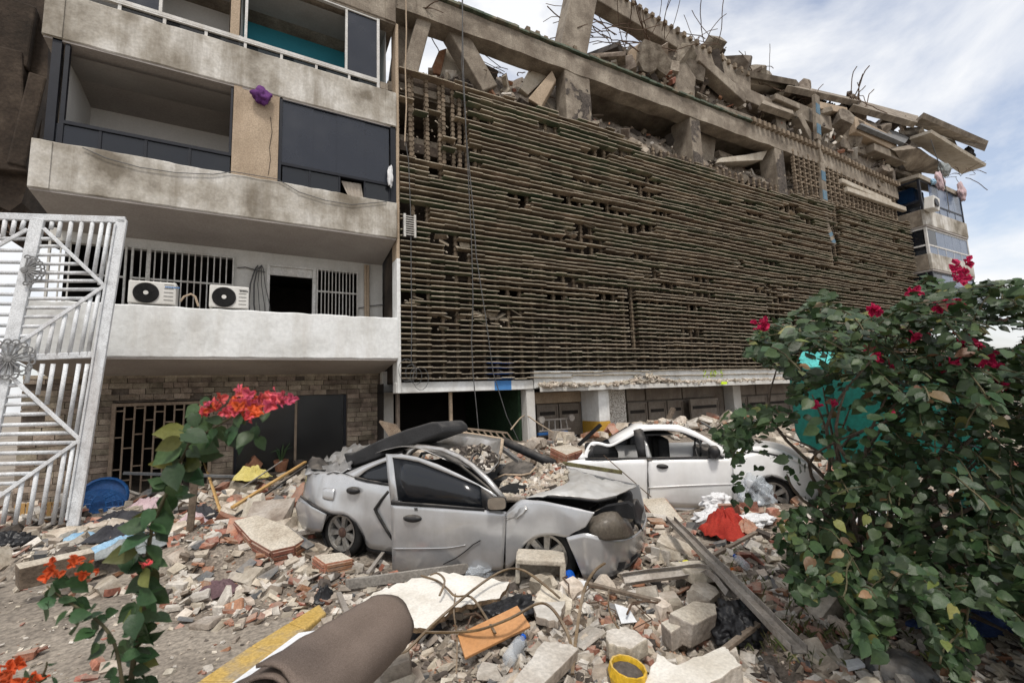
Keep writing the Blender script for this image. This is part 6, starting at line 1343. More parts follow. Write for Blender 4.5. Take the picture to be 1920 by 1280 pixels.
strip('bent_strip', [(855, 1170, .22), (852, 1200, .18), (858, 1240, .14), (856, 1290, .08)], .007, .005, 'narrow strip hanging vertical across the arch')
strip('bent_strip', [(825, 1175, .22), (835, 1160, .28), (822, 1148, .3), (808, 1146, .28)], .012, .008, 'short hooked bronze strip above the carpet end', m_bronze)
strip('bent_strip', [(1178, 940, .2), (1215, 930, .26), (1245, 925, .3), (1262, 915, .4), (1262, 905, .46)], .012, .012, 'brown curved rod end above the hollow brick piece between the cars', m_rebar)
strip('bent_strip', [(1180, 925, .25), (1225, 928, .25), (1250, 935, .22), (1245, 960, .15)], .01, .01, 'brown rod hooked over the hollow brick piece', m_rebar)
strip('bent_strip', [(960, 855, .5), (985, 826, .65), (1010, 838, .6), (1040, 866, .4)], .02, .02, 'brown bent pipe on the heap behind the silver roof', m_tan)
for i in range(10):
    u, v = rng.uniform(760, 1450), rng.uniform(1120, 1270); P_ = []; an = rng.random()*3.14; p = gp(u, v, .08)
    for k in range(5): P_.append(p+Vector((math.cos(an)*.1*k, math.sin(an)*.1*k, .03*math.sin(k)+.02*rng.random()))); an += rng.gauss(0, .35)
    tag(MB().tube(P_, rng.uniform(.004, .008), 5).build('rusty_rod', m_rebar, None), 'short thin rusty rod lying in the foreground rubble', 'rod', 'thin rusty rods in the foreground rubble')
# cloth, bags and small litter
def drapecloth(name, c, size, m, label, cat, seed, rotz):
    n_, k_ = 56, 16; rows = []
    for j in range(k_+1):
        r_ = j/k_; row = []
        for i in range(n_):
            a_ = i/n_*2*math.pi; d_ = Vector((math.cos(a_), math.sin(a_), 0)); o_ = 1+.45*nz(d_, 1.3, seed)+.2*nz(d_, 3.5, seed+1)
            f_ = nz(d_, 3.2, seed+2)*.5+(1-2*abs(nz(d_*1.0+Vector((0, 0, r_*.6)), 4.5, seed+3)))*.35
            h_ = (1-r_**1.6)*.8+f_*math.sin(min(1, r_*1.3)*math.pi)*.75+.25*nz(d_*r_, 3.5, seed+6)
            row.append((d_.x*r_*o_*size[0]+.12*size[0]*nz((r_*3, a_, 1), 1, seed), d_.y*r_*o_*size[1], max(-.02, h_*size[2]*1.1-.01)))
        rows.append(row)
    o = MB().grid(rows, close=True).build(name, m, None, smooth=True, thick=.005); o.location = c; o.rotation_euler = (0, 0, rotz); return tag(o, label, cat)
def cl(u, v, size, m, label, cat, seed, name='cloth', dz=.03, rotz=0, sq=.35, amp=.45):
    if name in ('cloth', 'jeans', 'sack', 'cushion'): return drapecloth(name, gp(u, v, dz), size, m, label, cat, seed, rotz)
    return crumple(name, gp(u, v, dz+size[2]*sq*.6), size, m, label, cat, seed, sq, None, 5, None, rotz, amp, 3.2)
cl(1362, 998, (.34, .26, .2), m_red, 'crumpled bright red cloth lying in front of the white car', 'cloth', 11, rotz=.4); cl(1398, 1000, (.2, .1, .1), m_brick, 'terracotta coloured cloth fold right of the red cloth', 'cloth', 12)
cl(1838, 1172, (.4, .16, .07), m_denim, 'blue denim trousers lying under the right side of the bush', 'jeans', 13, 'jeans', rotz=-.5); cl(1760, 1140, (.2, .1, .06), m_denim, 'second blue cloth half hidden under the bush', 'cloth', 14)
cl(410, 1112, (.24, .16, .08), m_purple, 'dull purple cloth lying on the brick shards at the road edge', 'cloth', 15); cl(232, 1062, (.4, .2, .07), m_lblue, 'light blue cloth lying beside the kerb block', 'cloth', 16, rotz=.6); cl(112, 1082, (.2, .12, .07), m_lblue, 'pale blue cloth at the end of the long kerb block', 'cloth', 17)
cl(152, 1010, (.18, .12, .05), m_lblue, 'small blue cloth on the slabs below the gate', 'cloth', 18); cl(245, 1035, (.35, .25, .1), m_greycloth, 'grey sheet crumpled behind the vine at the left', 'cloth', 19); cl(215, 1048, (.3, .2, .12), m_darkcloth, 'dark cloth bundle beside the grey sheet', 'cloth', 20)
cl(280, 955, (.3, .2, .13), m_pink, 'pink cloth on the heap behind the vine stem', 'cloth', 21); cl(378, 972, (.2, .2, .16), m_darkcloth, 'dark blue garment at the foot of the wooden stake', 'cloth', 22); cl(395, 984, (.15, .12, .05), m_teal, 'teal cloth scrap at the foot of the yellow plank', 'cloth', 23); cl(358, 985, (.16, .14, .14), m_pink, 'pale pink bundle beside the stake', 'cloth', 24)
cl(470, 922, (.34, .22, .2), m_ysack, 'dusty yellow sack on the heap in front of the shop window', 'sack', 25, 'sack', .25, amp=.35); cl(225, 978, (.4, .22, .12), m_darkcloth, 'black upholstered cushion on the rubble near the gate', 'cushion', 26, 'cushion'); cl(15, 1035, (.25, .2, .16), m_bagb, 'black plastic bag at the left picture edge', 'bag', 27, 'bag')
cl(1385, 1192, (.19, .17, .13), m_bagb, 'black plastic bag lying left of the steel channel', 'bag', 28, 'bag', rotz=.3); cl(1345, 960, (.24, .14, .13), m_bagw, 'white plastic bag behind the red cloth', 'bag', 29, 'bag', .1); cl(1335, 975, (.3, .16, .1), m_bagw, 'white sheet plastic beside the red cloth', 'bag', 30, 'bag'); cl(1420, 950, (.26, .22, .22), m_clear, 'clear plastic bag at the white front wheel', 'bag', 31, 'bag', .12); cl(1412, 985, (.3, .16, .07), m_bagw, 'white foil like plastic right of the red cloth', 'bag', 32, 'bag')
cl(1165, 802, (.5, .25, .16), m_gcloth, 'bright green cloth on the heap left of the white car roof', 'cloth', 33, dz=.3, rotz=.4); cl(605, 1130, (.09, .08, .1), m_bagb, 'dark glossy scrap at the upper end of the yellow kerb', 'scrap', 34); cl(600, 1005, (.16, .1, .07), m_clear, 'clear plastic at the silver rear wheel', 'bag', 35, 'bag'); cl(800, 1190, (.13, .1, .1), m_darkcloth, 'torn black rubber piece below the white board', 'rubber', 36); cl(905, 1080, (.16, .1, .07), m_clear, 'clear plastic bag under the silver door end', 'bag', 37, 'bag'); cl(960, 1160, (.2, .14, .09), m_bagb, 'dark bag under the arched strip', 'bag', 38, 'bag'); cl(1560, 1050, (.22, .2, .16), m_bagw, 'white crumpled bag under the bush', 'bag', 39, 'bag')
cl(1690, 1268, (.24, .19, .14), m_slate, 'smooth grey boulder at the bottom right edge', 'boulder', 40, 'boulder', -.03, amp=.12); cl(1660, 985, (.3, .2, .12), m_bagw, 'white plastic half seen through the bush', 'bag', 41, 'bag')
def bottle(u, v, r, h, az, m, mcap, label, band=None):
    p = gp(u, v, r+.03); ax = Vector((math.cos(az), math.sin(az), .12)).normalized(); t = thing('bottle', p, label, 'bottle' if band is None else 'can')
    MB().lathe([(.001, -h/2), (r*.9, -h/2), (r, -h/2+.01), (r, h*.2), (r*.85, h*.32), (r*.4, h*.42), (r*.38, h*.48)], p, ax, 16).build('bottle_body', m, t, smooth=True); MB().lathe([(.001, h*.52), (r*.46, h*.52), (r*.46, h*.45), (.001, h*.45)], p, ax, 14).build('cap', mcap, t)
    if band: MB().lathe([(r+.001, -h*.36), (r+.001, -h*.28)], p, ax, 16).build('dark_band', band, t); MB().lathe([(r+.001, -h*.05), (r+.0015, 0), (r+.001, h*.05)], p, ax, 16).build('dark_band', band, t)
    return t
bottle(1390, 1066, .035, .2, 1.1, m_clear, m_bcap, 'clear plastic bottle with blue cap lying behind the steel channel')
bottle(1281, 1082, .035, .2, -.2, m_can, m_black, 'black and fluorescent yellow can lying right of the silver bumper', m_black)
bottle(968, 1238, .04, .22, .6, m_clear, m_bcap, 'clear water bottle under the sagging bronze strip'); bottle(1495, 1000, .035, .2, .2, m_clear, m_can, 'clear bottle lying under the left of the bush'); p = gp(1067, 1092, .05); tag(MB().lathe([(.001, .04), (.05, .03), (.055, -.03), (.001, -.04)], p, (.3, -.8, .5), 16).build('plastic_disc', m_bcap, None), 'round blue plastic disc in front of the silver bumper', 'disc')
p = gp(1370, 1075, .03); tag(MB().lathe([(.001, .02), (.03, .02), (.03, -.02), (.001, -.02)], p, (.2, .3, 1), 12).build('plastic_ring', m_orangep, None), 'small orange plastic ring left of the clear bottle', 'ring')
yp = thing('yellow_pot', gp(1172, 1288), 'broken yellow plastic pot with dark soil at the bottom edge', 'pot'); p = gp(1172, 1290, -.02)
MB().lathe([(.07, 0), (.105, .09), (.1, .14), (.09, .14), (.085, .1), (.001, .095)], p, (.1, -.15, 1), 12).build('pot', m_ybucket, yp); MB().lathe([(.088, .11), (.05, .13), (.001, .125)], p, (.1, -.15, 1), 12).build('soil', m_darkrub, yp)
# blue basket and wooden crates by the gate
bk = thing('blue_basket', gp(185, 960), 'blue plastic lattice basket lying at the foot of the gate', 'basket'); p = gp(185, 962, .2); q = MB()
for i in range(9):
    a = i/8*math.pi; q.tube([p+Vector((math.cos(a)*.36*math.cos(b_), .12*math.sin(b_*2)*0-.05, .3*math.sin(a)*math.cos(b_*.6)-.12)) for b_ in (-.2, .2, .6, 1.0, 1.3)], .011, 4)
for j in range(7):
    b_ = -.2+j*.25; q.tube([p+Vector((math.cos(a)*.36*math.cos(b_), -.05, .3*math.sin(a)*math.cos(b_*.6)-.12)) for a in [i/12*math.pi for i in range(13)]], .011, 4)
stuff(q.build('lattice', m_bluep, bk)); MB().lathe([(.3, -.03), (.34, .0), (.3, .03)], p+Vector((.02, .06, .02)), (0, -1, .35), 20).build('rim', m_bluep, bk, smooth=True); MB().lathe([(.001, .02), (.3, 0)], p+Vector((.02, .1, .02)), (0, -1, .35), 20).build('base', m_bluep, bk)
for k, (u, v, lab) in enumerate(((40, 985, 'light wood crate end standing at the far left below the gate'), (90, 978, 'light wood crate end standing right at the gate foot'))):
    p = gp(u, v); t = thing('wooden_crate', p, lab, 'crate', )
    for dx in (-.06, .0, .06): o = MB().cbox(p+Vector((dx, 0, .13)), (.045, .02, .3)).build('slat', m_wood, t)
    MB().cbox(p+Vector((0, .03, .24)), (.2, .02, .04)).build('slat', m_wood, t); MB().cbox(p+Vector((0, .1, .02)), (.3, .2, .02)).build('slat', m_wood, t)
# pots inside the shop window
for k, (u, v, r, tip, lab) in enumerate(((486, 872, .16, .9, 'tipped terracotta pot inside the shop window'), (527, 868, .15, 0, 'terracotta pot with a plant inside the shop window'), (560, 866, .12, 0, 'dark small pot at the right inside the shop window'))):
    p = PY(u, v, YW-.0); p.y = YW+.02; p.z = gw[2]+(.01 if not tip else .12); t = thing('flower_pot', p, lab, 'pot'); axp = Vector((-math.sin(tip), -.1, math.cos(tip)))
    MB().lathe([(.001, 0), (r*.7, 0), (r*.95, r*1.3), (r, r*1.3), (r, r*1.55), (r*.88, r*1.55), (r*.8, r*1.2), (.001, r*1.2)], p, axp, 16).build('pot', m_terra if k < 2 else m_darkrub, t)
    if k == 1:
        for j in range(9): a = j*.7; MB().tube([p+Vector((0, 0, r)), p+Vector((math.cos(a)*.1, math.sin(a)*.06, r+.3)), p+Vector((math.cos(a)*.22, math.sin(a)*.1, r+.35+.1*math.sin(j)))], .012, 4, rs=[.01, .018, .003]).build('leaf_blade', m_vleaf, t)
# pushcart frame on the heap and leaning grating
pc = thing('cart_frame', gp(1042, 822), 'small blue and grey cart frame lying on the heap before the garage doors', 'cart'); p = gp(1042, 826, .28)
for dz_ in (0, .28): MB().tube([p+ME*-.5+Vector((0, 0, dz_)), p+ME*.5+Vector((0, 0, dz_))], .025, 6).build('rail', m_steel, pc)
for k in range(5): MB().tube([p+ME*(-.4+.2*k), p+ME*(-.36+.18*k)+Vector((0, 0, .28))], .02, 6).build('strut', m_steel, pc)
MB().bar(p+ME*-.6+Vector((0, -.1, -.06)), p+ME*.3+Vector((0, -.1, -.06)), .1, .06).build('blue_bar', m_bluep, pc)
for k in (-.45, .5): MB().lathe([(.001, .04), (.09, .04), (.09, -.04), (.001, -.04)], p+ME*k+Vector((0, -.05, .3)), MN, 14).build('castor', m_steel, pc)
for nm, u0, u1, v_, lab in (('gr', 895, 975, 822, 'rusty bar grating leaning behind the silver roof'), ('gr', 738, 768, 812, 'bar grating leaning at the foot of the lobby column')):
    t = thing('grating', MPW(u0, v_, -.6), lab, 'grating'); a, b = MPW(u0, v_+15, -.6), MPW(u1, v_+22, -.6)
    for k in range(8): c = a.lerp(b, k/7); MB().bar(c, c+Vector((-.25, .15, .42)), .03, .03).build('bar', m_grill, t)
    for z_ in (0, 1): MB().bar(a+Vector((-.25, .15, .42))*z_, b+Vector((-.25, .15, .42))*z_, .045, .045).build('rail', m_grill, t)

# ------------------------------------------------------------------ white gate leaning at the left
gt = thing('white_gate', PD(40, 975, 6.3), 'tall white leaning gate of chevron bars with scroll rosettes', 'gate')
GD0 = 6.3; o0 = PD(60, 700, GD0); gn = Vector((-.10, -1, 0)).normalized()
def GA(u, v, d=0): r_ = ray(u, v); return CAM+r_*(gn.dot(o0+gn*d-CAM)/gn.dot(r_))
def gbar(name, a, b, w_, d_=.0, th=.06, m=m_gate): return MB().bar(GA(*a, d_), GA(*b, d_), w_, th, up=gn).build(name, m, gt, bevel=.008)
def gtube(a, b, r=.027): return MB().tube([GA(*a), GA(*b)], r, 8).build('bar', m_gate, gt, smooth=True)
gbar('frame_post', (229, 412), (137, 985), .135); gbar('frame_rail', (-160, 401), (236, 413), .1); gbar('centre_post', (72, 410), (-52, 985), .15, .005, .07); gbar('middle_rail', (12, 672), (190, 664), .09, 0, .05)
gbar('frame_rail', (-60, 684), (8, 678), .09, 0, .05); gbar('frame_strip', (216, 420), (124, 975), .03, .04, .02)
def tri(a, b, c, n_, side):      # chevron: diagonal from a to b to c; horizontal bars toward the centre post, vertical ones toward the outer post
    pass
def post_c(v): return lerp(72, -52, (v-410)/575)
def post_r(v): return lerp(229, 137, (v-412)/573)
tip = (196, 536); gbar('diagonal_bar', (82, 428), tip, .05, .03, .03); gbar('diagonal_bar', tip, (26, 650), .05, .03, .03)
for v in [448, 462, 478, 495, 512, 527, 543, 560, 577, 594, 612, 630, 645]:
    x1 = lerp(82, 196, (v-428)/108) if v < 536 else lerp(196, 26, (v-536)/114)
    if x1 > post_c(v)+14: gtube((post_c(v)+6, v), (x1, v-.5))
for x in (98, 114, 134, 154, 174, 192, 206):
    vt = 416; xx = x
    vb = lerp(428, 536, (x-12-82)/114) if x-12 < 190 else 536
    gtube((x, vt), (x-(vb-vt)*.16, vb-2))
for x in (30, 52, 75, 98, 121, 145, 168, 184):
    vt = lerp(650, 536, (x-26)/170); gtube((x+2, vt+2), (x-(668-vt)*.16, 666))
tip2 = (150, 824); gbar('diagonal_bar', (14, 700), tip2, .05, .03, .03); gbar('diagonal_bar', tip2, (-18, 942), .05, .03, .03)
for v in [722, 742, 757, 776, 795, 812, 830, 848, 868, 888, 906, 925]:
    x1 = lerp(14, 150, (v-700)/124) if v < 824 else lerp(150, -18, (v-824)/118)
    gtube((post_c(v), v+2), (x1, v-1))
for x in (35, 58, 82, 102, 126, 150, 166, 182):
    vb = lerp(700, 824, min(1, max(0, (x-22-14)/136))); gtube((x-2, 682), (x-(vb-682)*.16-2, vb-2))
for x in (16, 42, 70, 96, 122, 138):
    vt = lerp(942, 824, min(1, (x+18)/168)); gtube((x, vt), (x-(985-vt)*.16, 982))
for v in (448, 470, 492, 512): gtube((-140, v-3), (post_c(v)-8, v))
for v in (535, 552, 570, 590, 610, 630, 650): gtube((-160, v-3), (post_c(v)-8, v))
gbar('diagonal_bar', (52, 430), (-60, 492), .05, .03, .03)
for x in (10, 28, 46): gtube((x, 412), (x-6, lerp(430, 492, (52-x)/112)-2))
def rosette(u, v, rr, a0, a1, n_):
    c = GA(u, v, .08); t = MB(); x = gn.cross(Vector((0, 0, 1))).normalized(); z = Vector((0, 0, 1)); ro = None
    for k in range(n_):
        a = lerp(a0, a1, k/(n_-1)); d = x*math.cos(a)+z*math.sin(a); e = -x*math.sin(a)+z*math.cos(a); P_ = [c+d*.03, c+d*rr*.75]
        for j in range(9): th = j*.75; P_.append(c+d*rr*.86+(d*math.cos(th-1.8)+e*math.sin(th-1.8))*rr*(.17-.014*j))
        MB().tube(P_, .011, 5).build('scroll', m_scroll, gt)
    MB().lathe([(.001, .02), (.04, .015), (.05, -.01)], c, gn, 12).build('rosette_boss', m_scroll, gt)
rosette(16, 673, .28, 0, 5.9, 17); rosette(46, 506, .22, 1.7, 4.6, 11)

# ------------------------------------------------------------------ teal skip behind the bush
tk = thing('green_skip', (5.8, 2.9, 0), 'large teal green metal skip standing behind the bush', 'skip'); dt = 5.9
hx = Vector((math.cos(-1.12), math.sin(-1.12), 0)); c0 = PD(1478, 800, dt)
def TP(u, v): r_ = ray(u, v); n_ = Vector((-hx.y, hx.x, 0)); return CAM+r_*(n_.dot(c0-CAM)/n_.dot(r_))
nb_ = Vector((-hx.y, hx.x, 0)); p_tl, p_b = TP(1478, 690), TP(1490, 838)
b = MB(); W_ = 1.75
prof = [(p_tl.z, 0), (p_b.z+.2, 0), (p_b.z+.06, .05), (p_b.z, .18), (p_b.z-.25, .4)]
pts = [Vector((p_tl.x, p_tl.y, z))+hx*s for z, s in prof]+[Vector((p_tl.x, p_tl.y, p_b.z-.25))+hx*W_, Vector((p_tl.x, p_tl.y, p_tl.z))+hx*W_]
b.prism(pts, nb_*1.4); b.build('skip_body', m_skip, tk, recalc=True, bevel=.015)
q0 = Vector((p_tl.x, p_tl.y, p_tl.z)); b = MB(); b.prism([q0+hx*.02+nb_*.1, q0+hx*.18+nb_*.2+Vector((0, 0, .22)), q0+hx*.6+nb_*.25+Vector((0, 0, .18)), q0+hx*W_+nb_*.1], nb_*1.1); b.build('skip_lid', m_skipl, tk, recalc=True)
for k in (.5, 1.1, 1.6): MB().bar(q0+hx*k-nb_*.03, Vector((q0.x, q0.y, p_b.z))+hx*k-nb_*.03, .08, .06, up=nb_).build('rib', m_skip, tk)
for k in (.6, 1.6):
    MB().box((-.05, -.05, -.3), (.05, .05, .3)).build('leg', m_skip, tk).location = Vector((p_tl.x, p_tl.y, 0))+hx*k+nb_*.3+Vector((0, 0, p_b.z-.5))

# ------------------------------------------------------------------ plants
def leafmesh(m, seed, w_=.8, heart=True):
    r = random.Random(seed); q = MB(); P_ = []
    prof = [(0, .0), (.02, .2), (.16, .42), (.38, .47), (.62, .34), (.84, .14), (1, 0)] if heart else [(0, 0), (.1, .2), (.35, .38), (.6, .34), (.85, .15), (1, 0)]
    fold = r.uniform(.15, .5); curl = r.uniform(-.25, .1)
    for side in (-1, 1):
        rows = [[(side*0, y, curl*y*y) for y, x in prof], [(side*x*w_*2*.5*(1+.06*r.uniform(-1, 1)), y-(.08 if 0 < y < .1 else 0), curl*y*y+x*fold*.5+.03*r.uniform(-1, 1)) for y, x in prof]]
        q.grid(rows if side > 0 else rows[::-1])
    q.box((-.012, -.28, -.01), (.012, .0, .01)); me = q.mesh('leaf', m)
    b = bmesh.new(); b.from_mesh(me); bmesh.ops.remove_doubles(b, verts=b.verts, dist=.0005); b.to_mesh(me); b.free(); me.polygons.foreach_set('use_smooth', [True]*len(me.polygons)); return me
LV = [leafmesh(m_leaf, i) for i in range(5)]+[leafmesh(m_leafy, 9), leafmesh(m_leafdry, 10)]
def mesh_arrays(me):
    v = np.empty(len(me.vertices)*3); me.vertices.foreach_get('co', v); return v.reshape(-1, 3), [tuple(p.vertices) for p in me.polygons]
def orient(d, nrm, p, s):
    y = d.normalized(); z = (nrm-y*nrm.dot(y)); z = z.normalized() if z.length > 1e-3 else y.orthogonal().normalized(); x = y.cross(z)
    return Matrix.Translation(p) @ Matrix((x, y, z)).transposed().to_4x4() @ Matrix.Diagonal((s, s, s, 1))
def foliage(root, leaves, LVs, mats_, nmax=300):
    leaves.sort(key=lambda l: -l[0].to_scale().x/max(.3, (l[0].to_translation()-CAM).length))
    for M, k in leaves[:nmax]:
        o = link('leaf', LVs[k], root); o.matrix_basis = M
    if len(leaves) > nmax:
        ar = [mesh_arrays(me) for me in LVs]; mi_ = [mats_.index(me.materials[0]) for me in LVs]; VV, FF, MM = [], [], []; c = 0
        for M, k in leaves[nmax:]:
            v, f = ar[k]; m4 = np.array(M); VV.append(v @ m4[:3, :3].T+m4[:3, 3]); FF += [tuple(i+c for i in t) for t in f]; MM += [mi_[k]]*len(f); c += len(v)
        me = bpy.data.meshes.new('foliage'); me.from_pydata(np.concatenate(VV).tolist(), [], FF)
        for m in mats_: me.materials.append(m)
        me.polygons.foreach_set('material_index', MM); me.polygons.foreach_set('use_smooth', [True]*len(FF)); me.update(); stuff(link('foliage', me, root))
BUSHP = [(1392, 662), (1425, 612), (1500, 578), (1545, 548), (1600, 582), (1655, 592), (1700, 558), (1745, 506), (1790, 545), (1850, 528), (1930, 528), (2060, 560), (2060, 1330), (1960, 1330), (1920, 1190), (1850, 1135), (1800, 1135), (1838, 1215), (1800, 1290), (1750, 1240), (1725, 1160), (1690, 1120), (1650, 1235), (1605, 1220), (1590, 1140), (1560, 1105), (1500, 1135), (1470, 1080), (1510, 1030), (1480, 1060), (1450, 1050), (1450, 980), (1490, 950), (1455, 890), (1440, 830), (1405, 960), (1372, 950), (1372, 862), (1326, 800), (1345, 785), (1410, 758), (1480, 768), (1478, 700), (1440, 690)]
HOLES = [((1575, 790), (85, 78), .9), ((1885, 632), (42, 26), .95), ((1530, 672), (45, 20), .6), ((1720, 985), (70, 60), .45), ((1560, 960), (70, 45), .4), ((1475, 880), (85, 78), .93), ((1392, 900), (26, 75), .5), ((1420, 790), (70, 30), .35), ((1440, 1000), (45, 70), .75), ((1640, 1010), (60, 60), .55), ((1520, 860), (40, 30), .5), ((1780, 900), (80, 50), .35), ((1800, 1080), (90, 40), .5), ((1700, 640), (50, 22), .35)]
bush = thing('bougainvillea_bush', gp(1585, 1130), 'large dark green bougainvillea bush with magenta flowers at the right foreground', 'bush')
leaves = []; twigs = MB(); rb = random.Random(11); base = gp(1585, 1132, -.05)
def leaf_ok(p):
    u, v, w_ = pix(p)
    if not inpoly(u, v, BUSHP): return False
    for (a, b_), (c, d), pr in HOLES:
        if ((u-a)/c)**2+((v-b_)/d)**2 < 1 and rb.random() < pr: return False
    return True
starts = []; tries = 0
while len(starts) < 1450 and tries < 20000:
    tries += 1; u, v = rb.uniform(1320, 2030), rb.uniform(500, 1320)
    if not inpoly(u, v, BUSHP): continue
    if v > 1000 and u < 1600 and rb.random() < .3: continue
    D_ = rb.triangular(2.3, 3.9, 3.0)
    if v > 1050: D_ = rb.uniform(2.2, 2.9)
    p = PD(u, v, D_)
    if p.z < .08: continue
    starts.append(p)
cen = PD(1700, 820, 3.2)
for p in starts:
    outw = (p-cen); d = (outw.normalized()*.6+Vector((rb.gauss(0, .4), rb.gauss(0, .4), rb.uniform(-.2, .6)))).normalized(); q = p.copy(); pts = [q.copy()]; n_ = rb.randint(6, 13)
    for k in range(n_):
        d = (d+Vector((rb.gauss(0, .12), rb.gauss(0, .12), -.13))).normalized(); q = q+d*.04; pts.append(q.copy())
        for sgn in ((1, -1) if k % 2 == 0 else (1,)):
            side = d.cross(Vector((0, 0, 1))); side = side.normalized() if side.length > .05 else Vector((1, 0, 0)); side = side*sgn*(1 if k % 2 else -1)
            ld = (side*.9+d*.5+Vector((rb.gauss(0, .3), rb.gauss(0, .3), rb.uniform(-.8, .1)))).normalized(); s_ = rb.uniform(.042, .088)*(1 if k < n_-2 else .7)
            lp = q+ld*.02
            if leaf_ok(lp+ld*s_*.5) and lp.z > .03:
                kk = rb.choices(range(7), (5, 5, 5, 5, 5, 1.2, .35))[0]; leaves.append((orient(ld, Vector((rb.gauss(0, .55)-FW.x*.7, rb.gauss(0, .5)-FW.y*.8, .8)), lp, s_), kk))
    if all(leaf_ok(x) for x in pts[::3]): twigs.tube(pts, .004, 4)
foliage(bush, leaves, LV, [m_leaf, m_leafy, m_leafdry])
for i in range(34):      # limbs from the root crown out to the sprays
    t = rb.choice(starts); m1 = base.lerp(t, .35)+Vector((rb.gauss(0, .1), rb.gauss(0, .1), .18)); m2 = base.lerp(t, .7)+Vector((rb.gauss(0, .12), rb.gauss(0, .12), .15))
    P_ = cat_rom([tuple(base+Vector((rb.gauss(0, .06), rb.gauss(0, .06), 0))), tuple(m1), tuple(m2), tuple(t)], 4)
    k = len(P_); MB().tube(P_, .01, 5, rs=[lerp(.022, .004, j/(k-1)) for j in range(k)]).build('limb', m_bark, bush, smooth=True)
MB().tube([base, base+Vector((.02, -.02, .2)), base+Vector((.06, .0, .5)), base+Vector((.1, .03, .75))], .04, 8, rs=[.06, .05, .04, .03]).build('trunk', m_bark, bush, smooth=True)
stuff(twigs.build('twig', m_stem, bush))
def bractmesh(m, seed):
    r = random.Random(seed); q = MB()
    for k in range(3):
        a = k*2.09+r.uniform(-.2, .2); d = Vector((math.cos(a), math.sin(a), .75)).normalized(); x = Vector((-math.sin(a), math.cos(a), 0)); n_ = d.cross(x)
        prof = [(0, .02), (.25, .3), (.5, .42), (.78, .3), (1, .02)]
        for sgn in (-1, 1): q.grid([[d*y+n_*(.18*y*y)*-1 for y, w_ in prof], [d*y+x*(w_*sgn)+n_*(.12*math.sin(y*9+seed))+n_*(-.18*y*y+.12) for y, w_ in prof]])
    me = q.mesh('flower', m); b = bmesh.new(); b.from_mesh(me); bmesh.ops.remove_doubles(b, verts=b.verts, dist=.0005); b.to_mesh(me); b.free(); me.polygons.foreach_set('use_smooth', [True]*len(me.polygons)); return me
BM = [bractmesh(m_mag, i) for i in range(3)]; BC = [bractmesh(m_coral, i) for i in range(3)]; BO = [bractmesh(m_orangeb, i) for i in range(3)]
def flowers(root, lst, ms, D_, size, rnd, r=None):
    r = r or random.Random(3)
    for u, v, n_, sp in lst:
        for i in range(n_):
            p = PD(u+r.gauss(0, sp), v+r.gauss(0, sp*.7), D_+r.uniform(-.1, .1)); o = link('flower', r.choice(ms), root)
            o.matrix_basis = orient(Vector((r.gauss(0, 1), r.gauss(0, 1), r.gauss(0, .6))), Vector((r.gauss(0, .7)-FW.x, r.gauss(0, .7)-FW.y, r.uniform(-.2, 1))), p, size*r.uniform(.75, 1.2))
flowers(bush, [(1810, 493, 2, 4), (1787, 510, 6, 10), (1800, 520, 5, 8), (1712, 549, 3, 5), (1782, 570, 8, 12), (1760, 575, 3, 6), (1640, 580, 3, 8), (1720, 633, 6, 8), (1807, 640, 5, 8), (1830, 650, 6, 9), (1850, 676, 9, 10), (1862, 690, 4, 6), (1777, 681, 6, 8), (1885, 722, 4, 6), (1882, 742, 3, 5), (1871, 710, 2, 4), (1640, 669, 3, 5), (1625, 648, 2, 4), (1533, 760, 2, 4), (1560, 758, 2, 4), (1425, 612, 4, 8), (1433, 606, 3, 5), (1666, 687, 2, 4), (1668, 770, 1, 3)], BM, 2.65, .04, 0)
# flowering vine shoots at the left, close to the camera
VL = [leafmesh(m_vleaf, 20+i) for i in range(4)]+[leafmesh(m_leafy, 25)]
def vine(label, px, D_, size, step, seed, droop=-.5, both=True, m=m_stem, r0=.008, ground=None, extra=()):
    r = random.Random(seed); P_ = [Vector(p) for p in cat_rom([tuple(PD(u, v, D_)) for u, v in px], 8)]
    root = thing('bougainvillea_shoot', P_[0], label, 'plant')
    full = ([Vector(ground)] if ground else [])+P_
    k = len(full); MB().tube(full, r0, 6, rs=[lerp(r0, r0*.4, j/(k-1)) for j in range(k)]).build('stem', m, root, smooth=True)
    acc = 0; i = 0; lv = []
    for a, b_ in zip(P_, P_[1:]):
        acc += (b_-a).length
        if acc > step:
            acc = 0; i += 1; d = (b_-a).normalized(); side = d.cross(FW).normalized()*(1 if i % 2 else -1)
            for e in ((1, -1) if both else (1,)):
                ld = (side*e*r.uniform(.3, 1)+d*r.uniform(-.2, .4)+Vector((0, 0, droop))+Vector((r.gauss(0, .35), r.gauss(0, .35), r.gauss(0, .3)))).normalized()
                lv.append((orient(ld, Vector((-FW.x+r.gauss(0, .55), -FW.y+r.gauss(0, .55), .35+r.gauss(0, .45))), a+ld*size*.15+FW*r.uniform(-.04, .04), size*r.uniform(.6, 1.1)), r.choice((0, 1, 2, 3, 0, 1, 2, 3, 4) if i > 6 else (0, 1, 2, 3))))
    for u, v, s_ in extra:
        ld = Vector((r.gauss(0, .5), r.gauss(0, .3), -.7)).normalized(); lv.append((orient(ld, Vector((-FW.x+r.gauss(0, .3), -FW.y, .5)), PD(u, v, D_+r.uniform(-.04, .04)), s_), r.choice((0, 1, 2, 3))))
    foliage(root, lv, VL, [m_vleaf, m_leafy], 300); return root
def gnd(u, D_): p = PD(u, 1400, D_); return (p.x, p.y, gh(p.x, p.y)-.02)
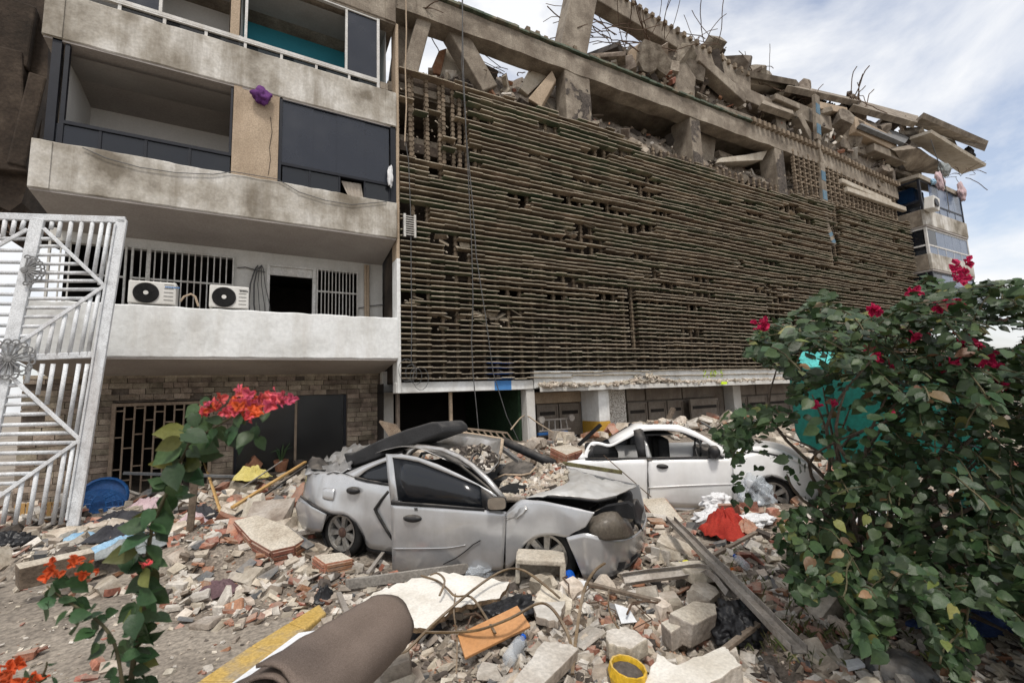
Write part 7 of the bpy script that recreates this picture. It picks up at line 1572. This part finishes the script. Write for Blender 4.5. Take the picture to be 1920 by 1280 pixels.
v1 = vine('tall leafy bougainvillea shoot rising at the left foreground, large dark leaves', [(240, 1330), (252, 1230), (272, 1140), (276, 1060), (285, 990), (312, 925), (330, 880), (352, 838), (360, 800)], 1.35, .074, .0145, 1, ground=gnd(240, 1.35), r0=.009)
v2 = vine('short arching bougainvillea shoot with orange red flowers at the lower left', [(236, 1340), (228, 1270), (212, 1200), (180, 1160), (140, 1135), (105, 1112), (88, 1098)], 1.3, .05, .015, 2, ground=gnd(236, 1.3), r0=.006, extra=((105, 1085, .05), (120, 1075, .045), (140, 1090, .05), (165, 1055, .05), (150, 1070, .04), (130, 1085, .05)))
flowers(v2, [(100, 1068, 6, 9), (140, 1050, 5, 8), (158, 1068, 5, 8)], BO, 1.3, .019, 0, random.Random(4))
flowers(v1, [(277, 1058, 3, 4)], BC, 1.28, .018, 0, random.Random(5))
dv = 1.4
v3 = vine('slender bougainvillea shoot carrying the coral red flower cluster before the shop window', [(352, 838), (362, 822), (385, 812), (412, 795), (440, 780), (470, 768)], dv, .05, .04, 3, r0=.005, extra=((372, 760, 0.051), (365, 775, 0.051), (362, 795, 0.047), (380, 748, 0.043), (368, 785, 0.051), (400, 812, 0.051), (425, 815, 0.064), (440, 800, 0.060), (455, 822, 0.051), (470, 812, 0.060), (480, 800, 0.051), (392, 822, 0.051), (485, 820, 0.047), (500, 770, 0.043), (448, 788, 0.051), (410, 800, 0.051)))
flowers(v3, [(392, 768, 5, 8), (412, 762, 6, 8), (436, 768, 8, 9), (448, 755, 7, 9), (470, 772, 9, 10), (485, 758, 8, 10), (465, 745, 5, 7), (505, 750, 6, 8), (520, 742, 6, 7), (530, 752, 4, 6), (455, 738, 4, 5)], BC, dv, .024, 0, random.Random(6))
flowers(v3, [(395, 765, 3, 7), (470, 765, 6, 12), (490, 750, 4, 10), (445, 760, 3, 8)], BO, dv-.03, .023, 0, random.Random(7))
v4 = vine('small shoot with orange flowers in the bottom left corner', [(60, 1340), (70, 1290), (85, 1255), (88, 1240)], 1.2, .05, .04, 5, ground=gnd(60, 1.2), r0=.005)
flowers(v4, [(12, 1262, 7, 9), (65, 1272, 5, 8), (30, 1250, 3, 5)], BO, 1.2, .022, 0, random.Random(8))
# dry weeds by the bush foot
q = MB(); rw = random.Random(5)
for i in range(420):
    u, v = rw.choice(((1560, 1110), (1500, 1180), (1440, 1200), (1620, 1180), (1700, 1230), (1400, 1095), (1530, 1220))); p = gp(u+rw.gauss(0, 40), v+rw.gauss(0, 22)); h_ = rw.uniform(.03, .11); a = rw.random()*6.28; d = Vector((math.cos(a), math.sin(a), 0)); x = d.cross(Vector((0, 0, 1)))
    q.face([p-x*.0016, p+x*.0016, p+d*h_*.35+Vector((0, 0, h_*.7))+x*.001, p+d*h_*.8+Vector((0, 0, h_))])
tag(stuff(q.build('weeds', m_grass)), 'thin dry weeds growing in the rubble at the foot of the bush', 'grass')
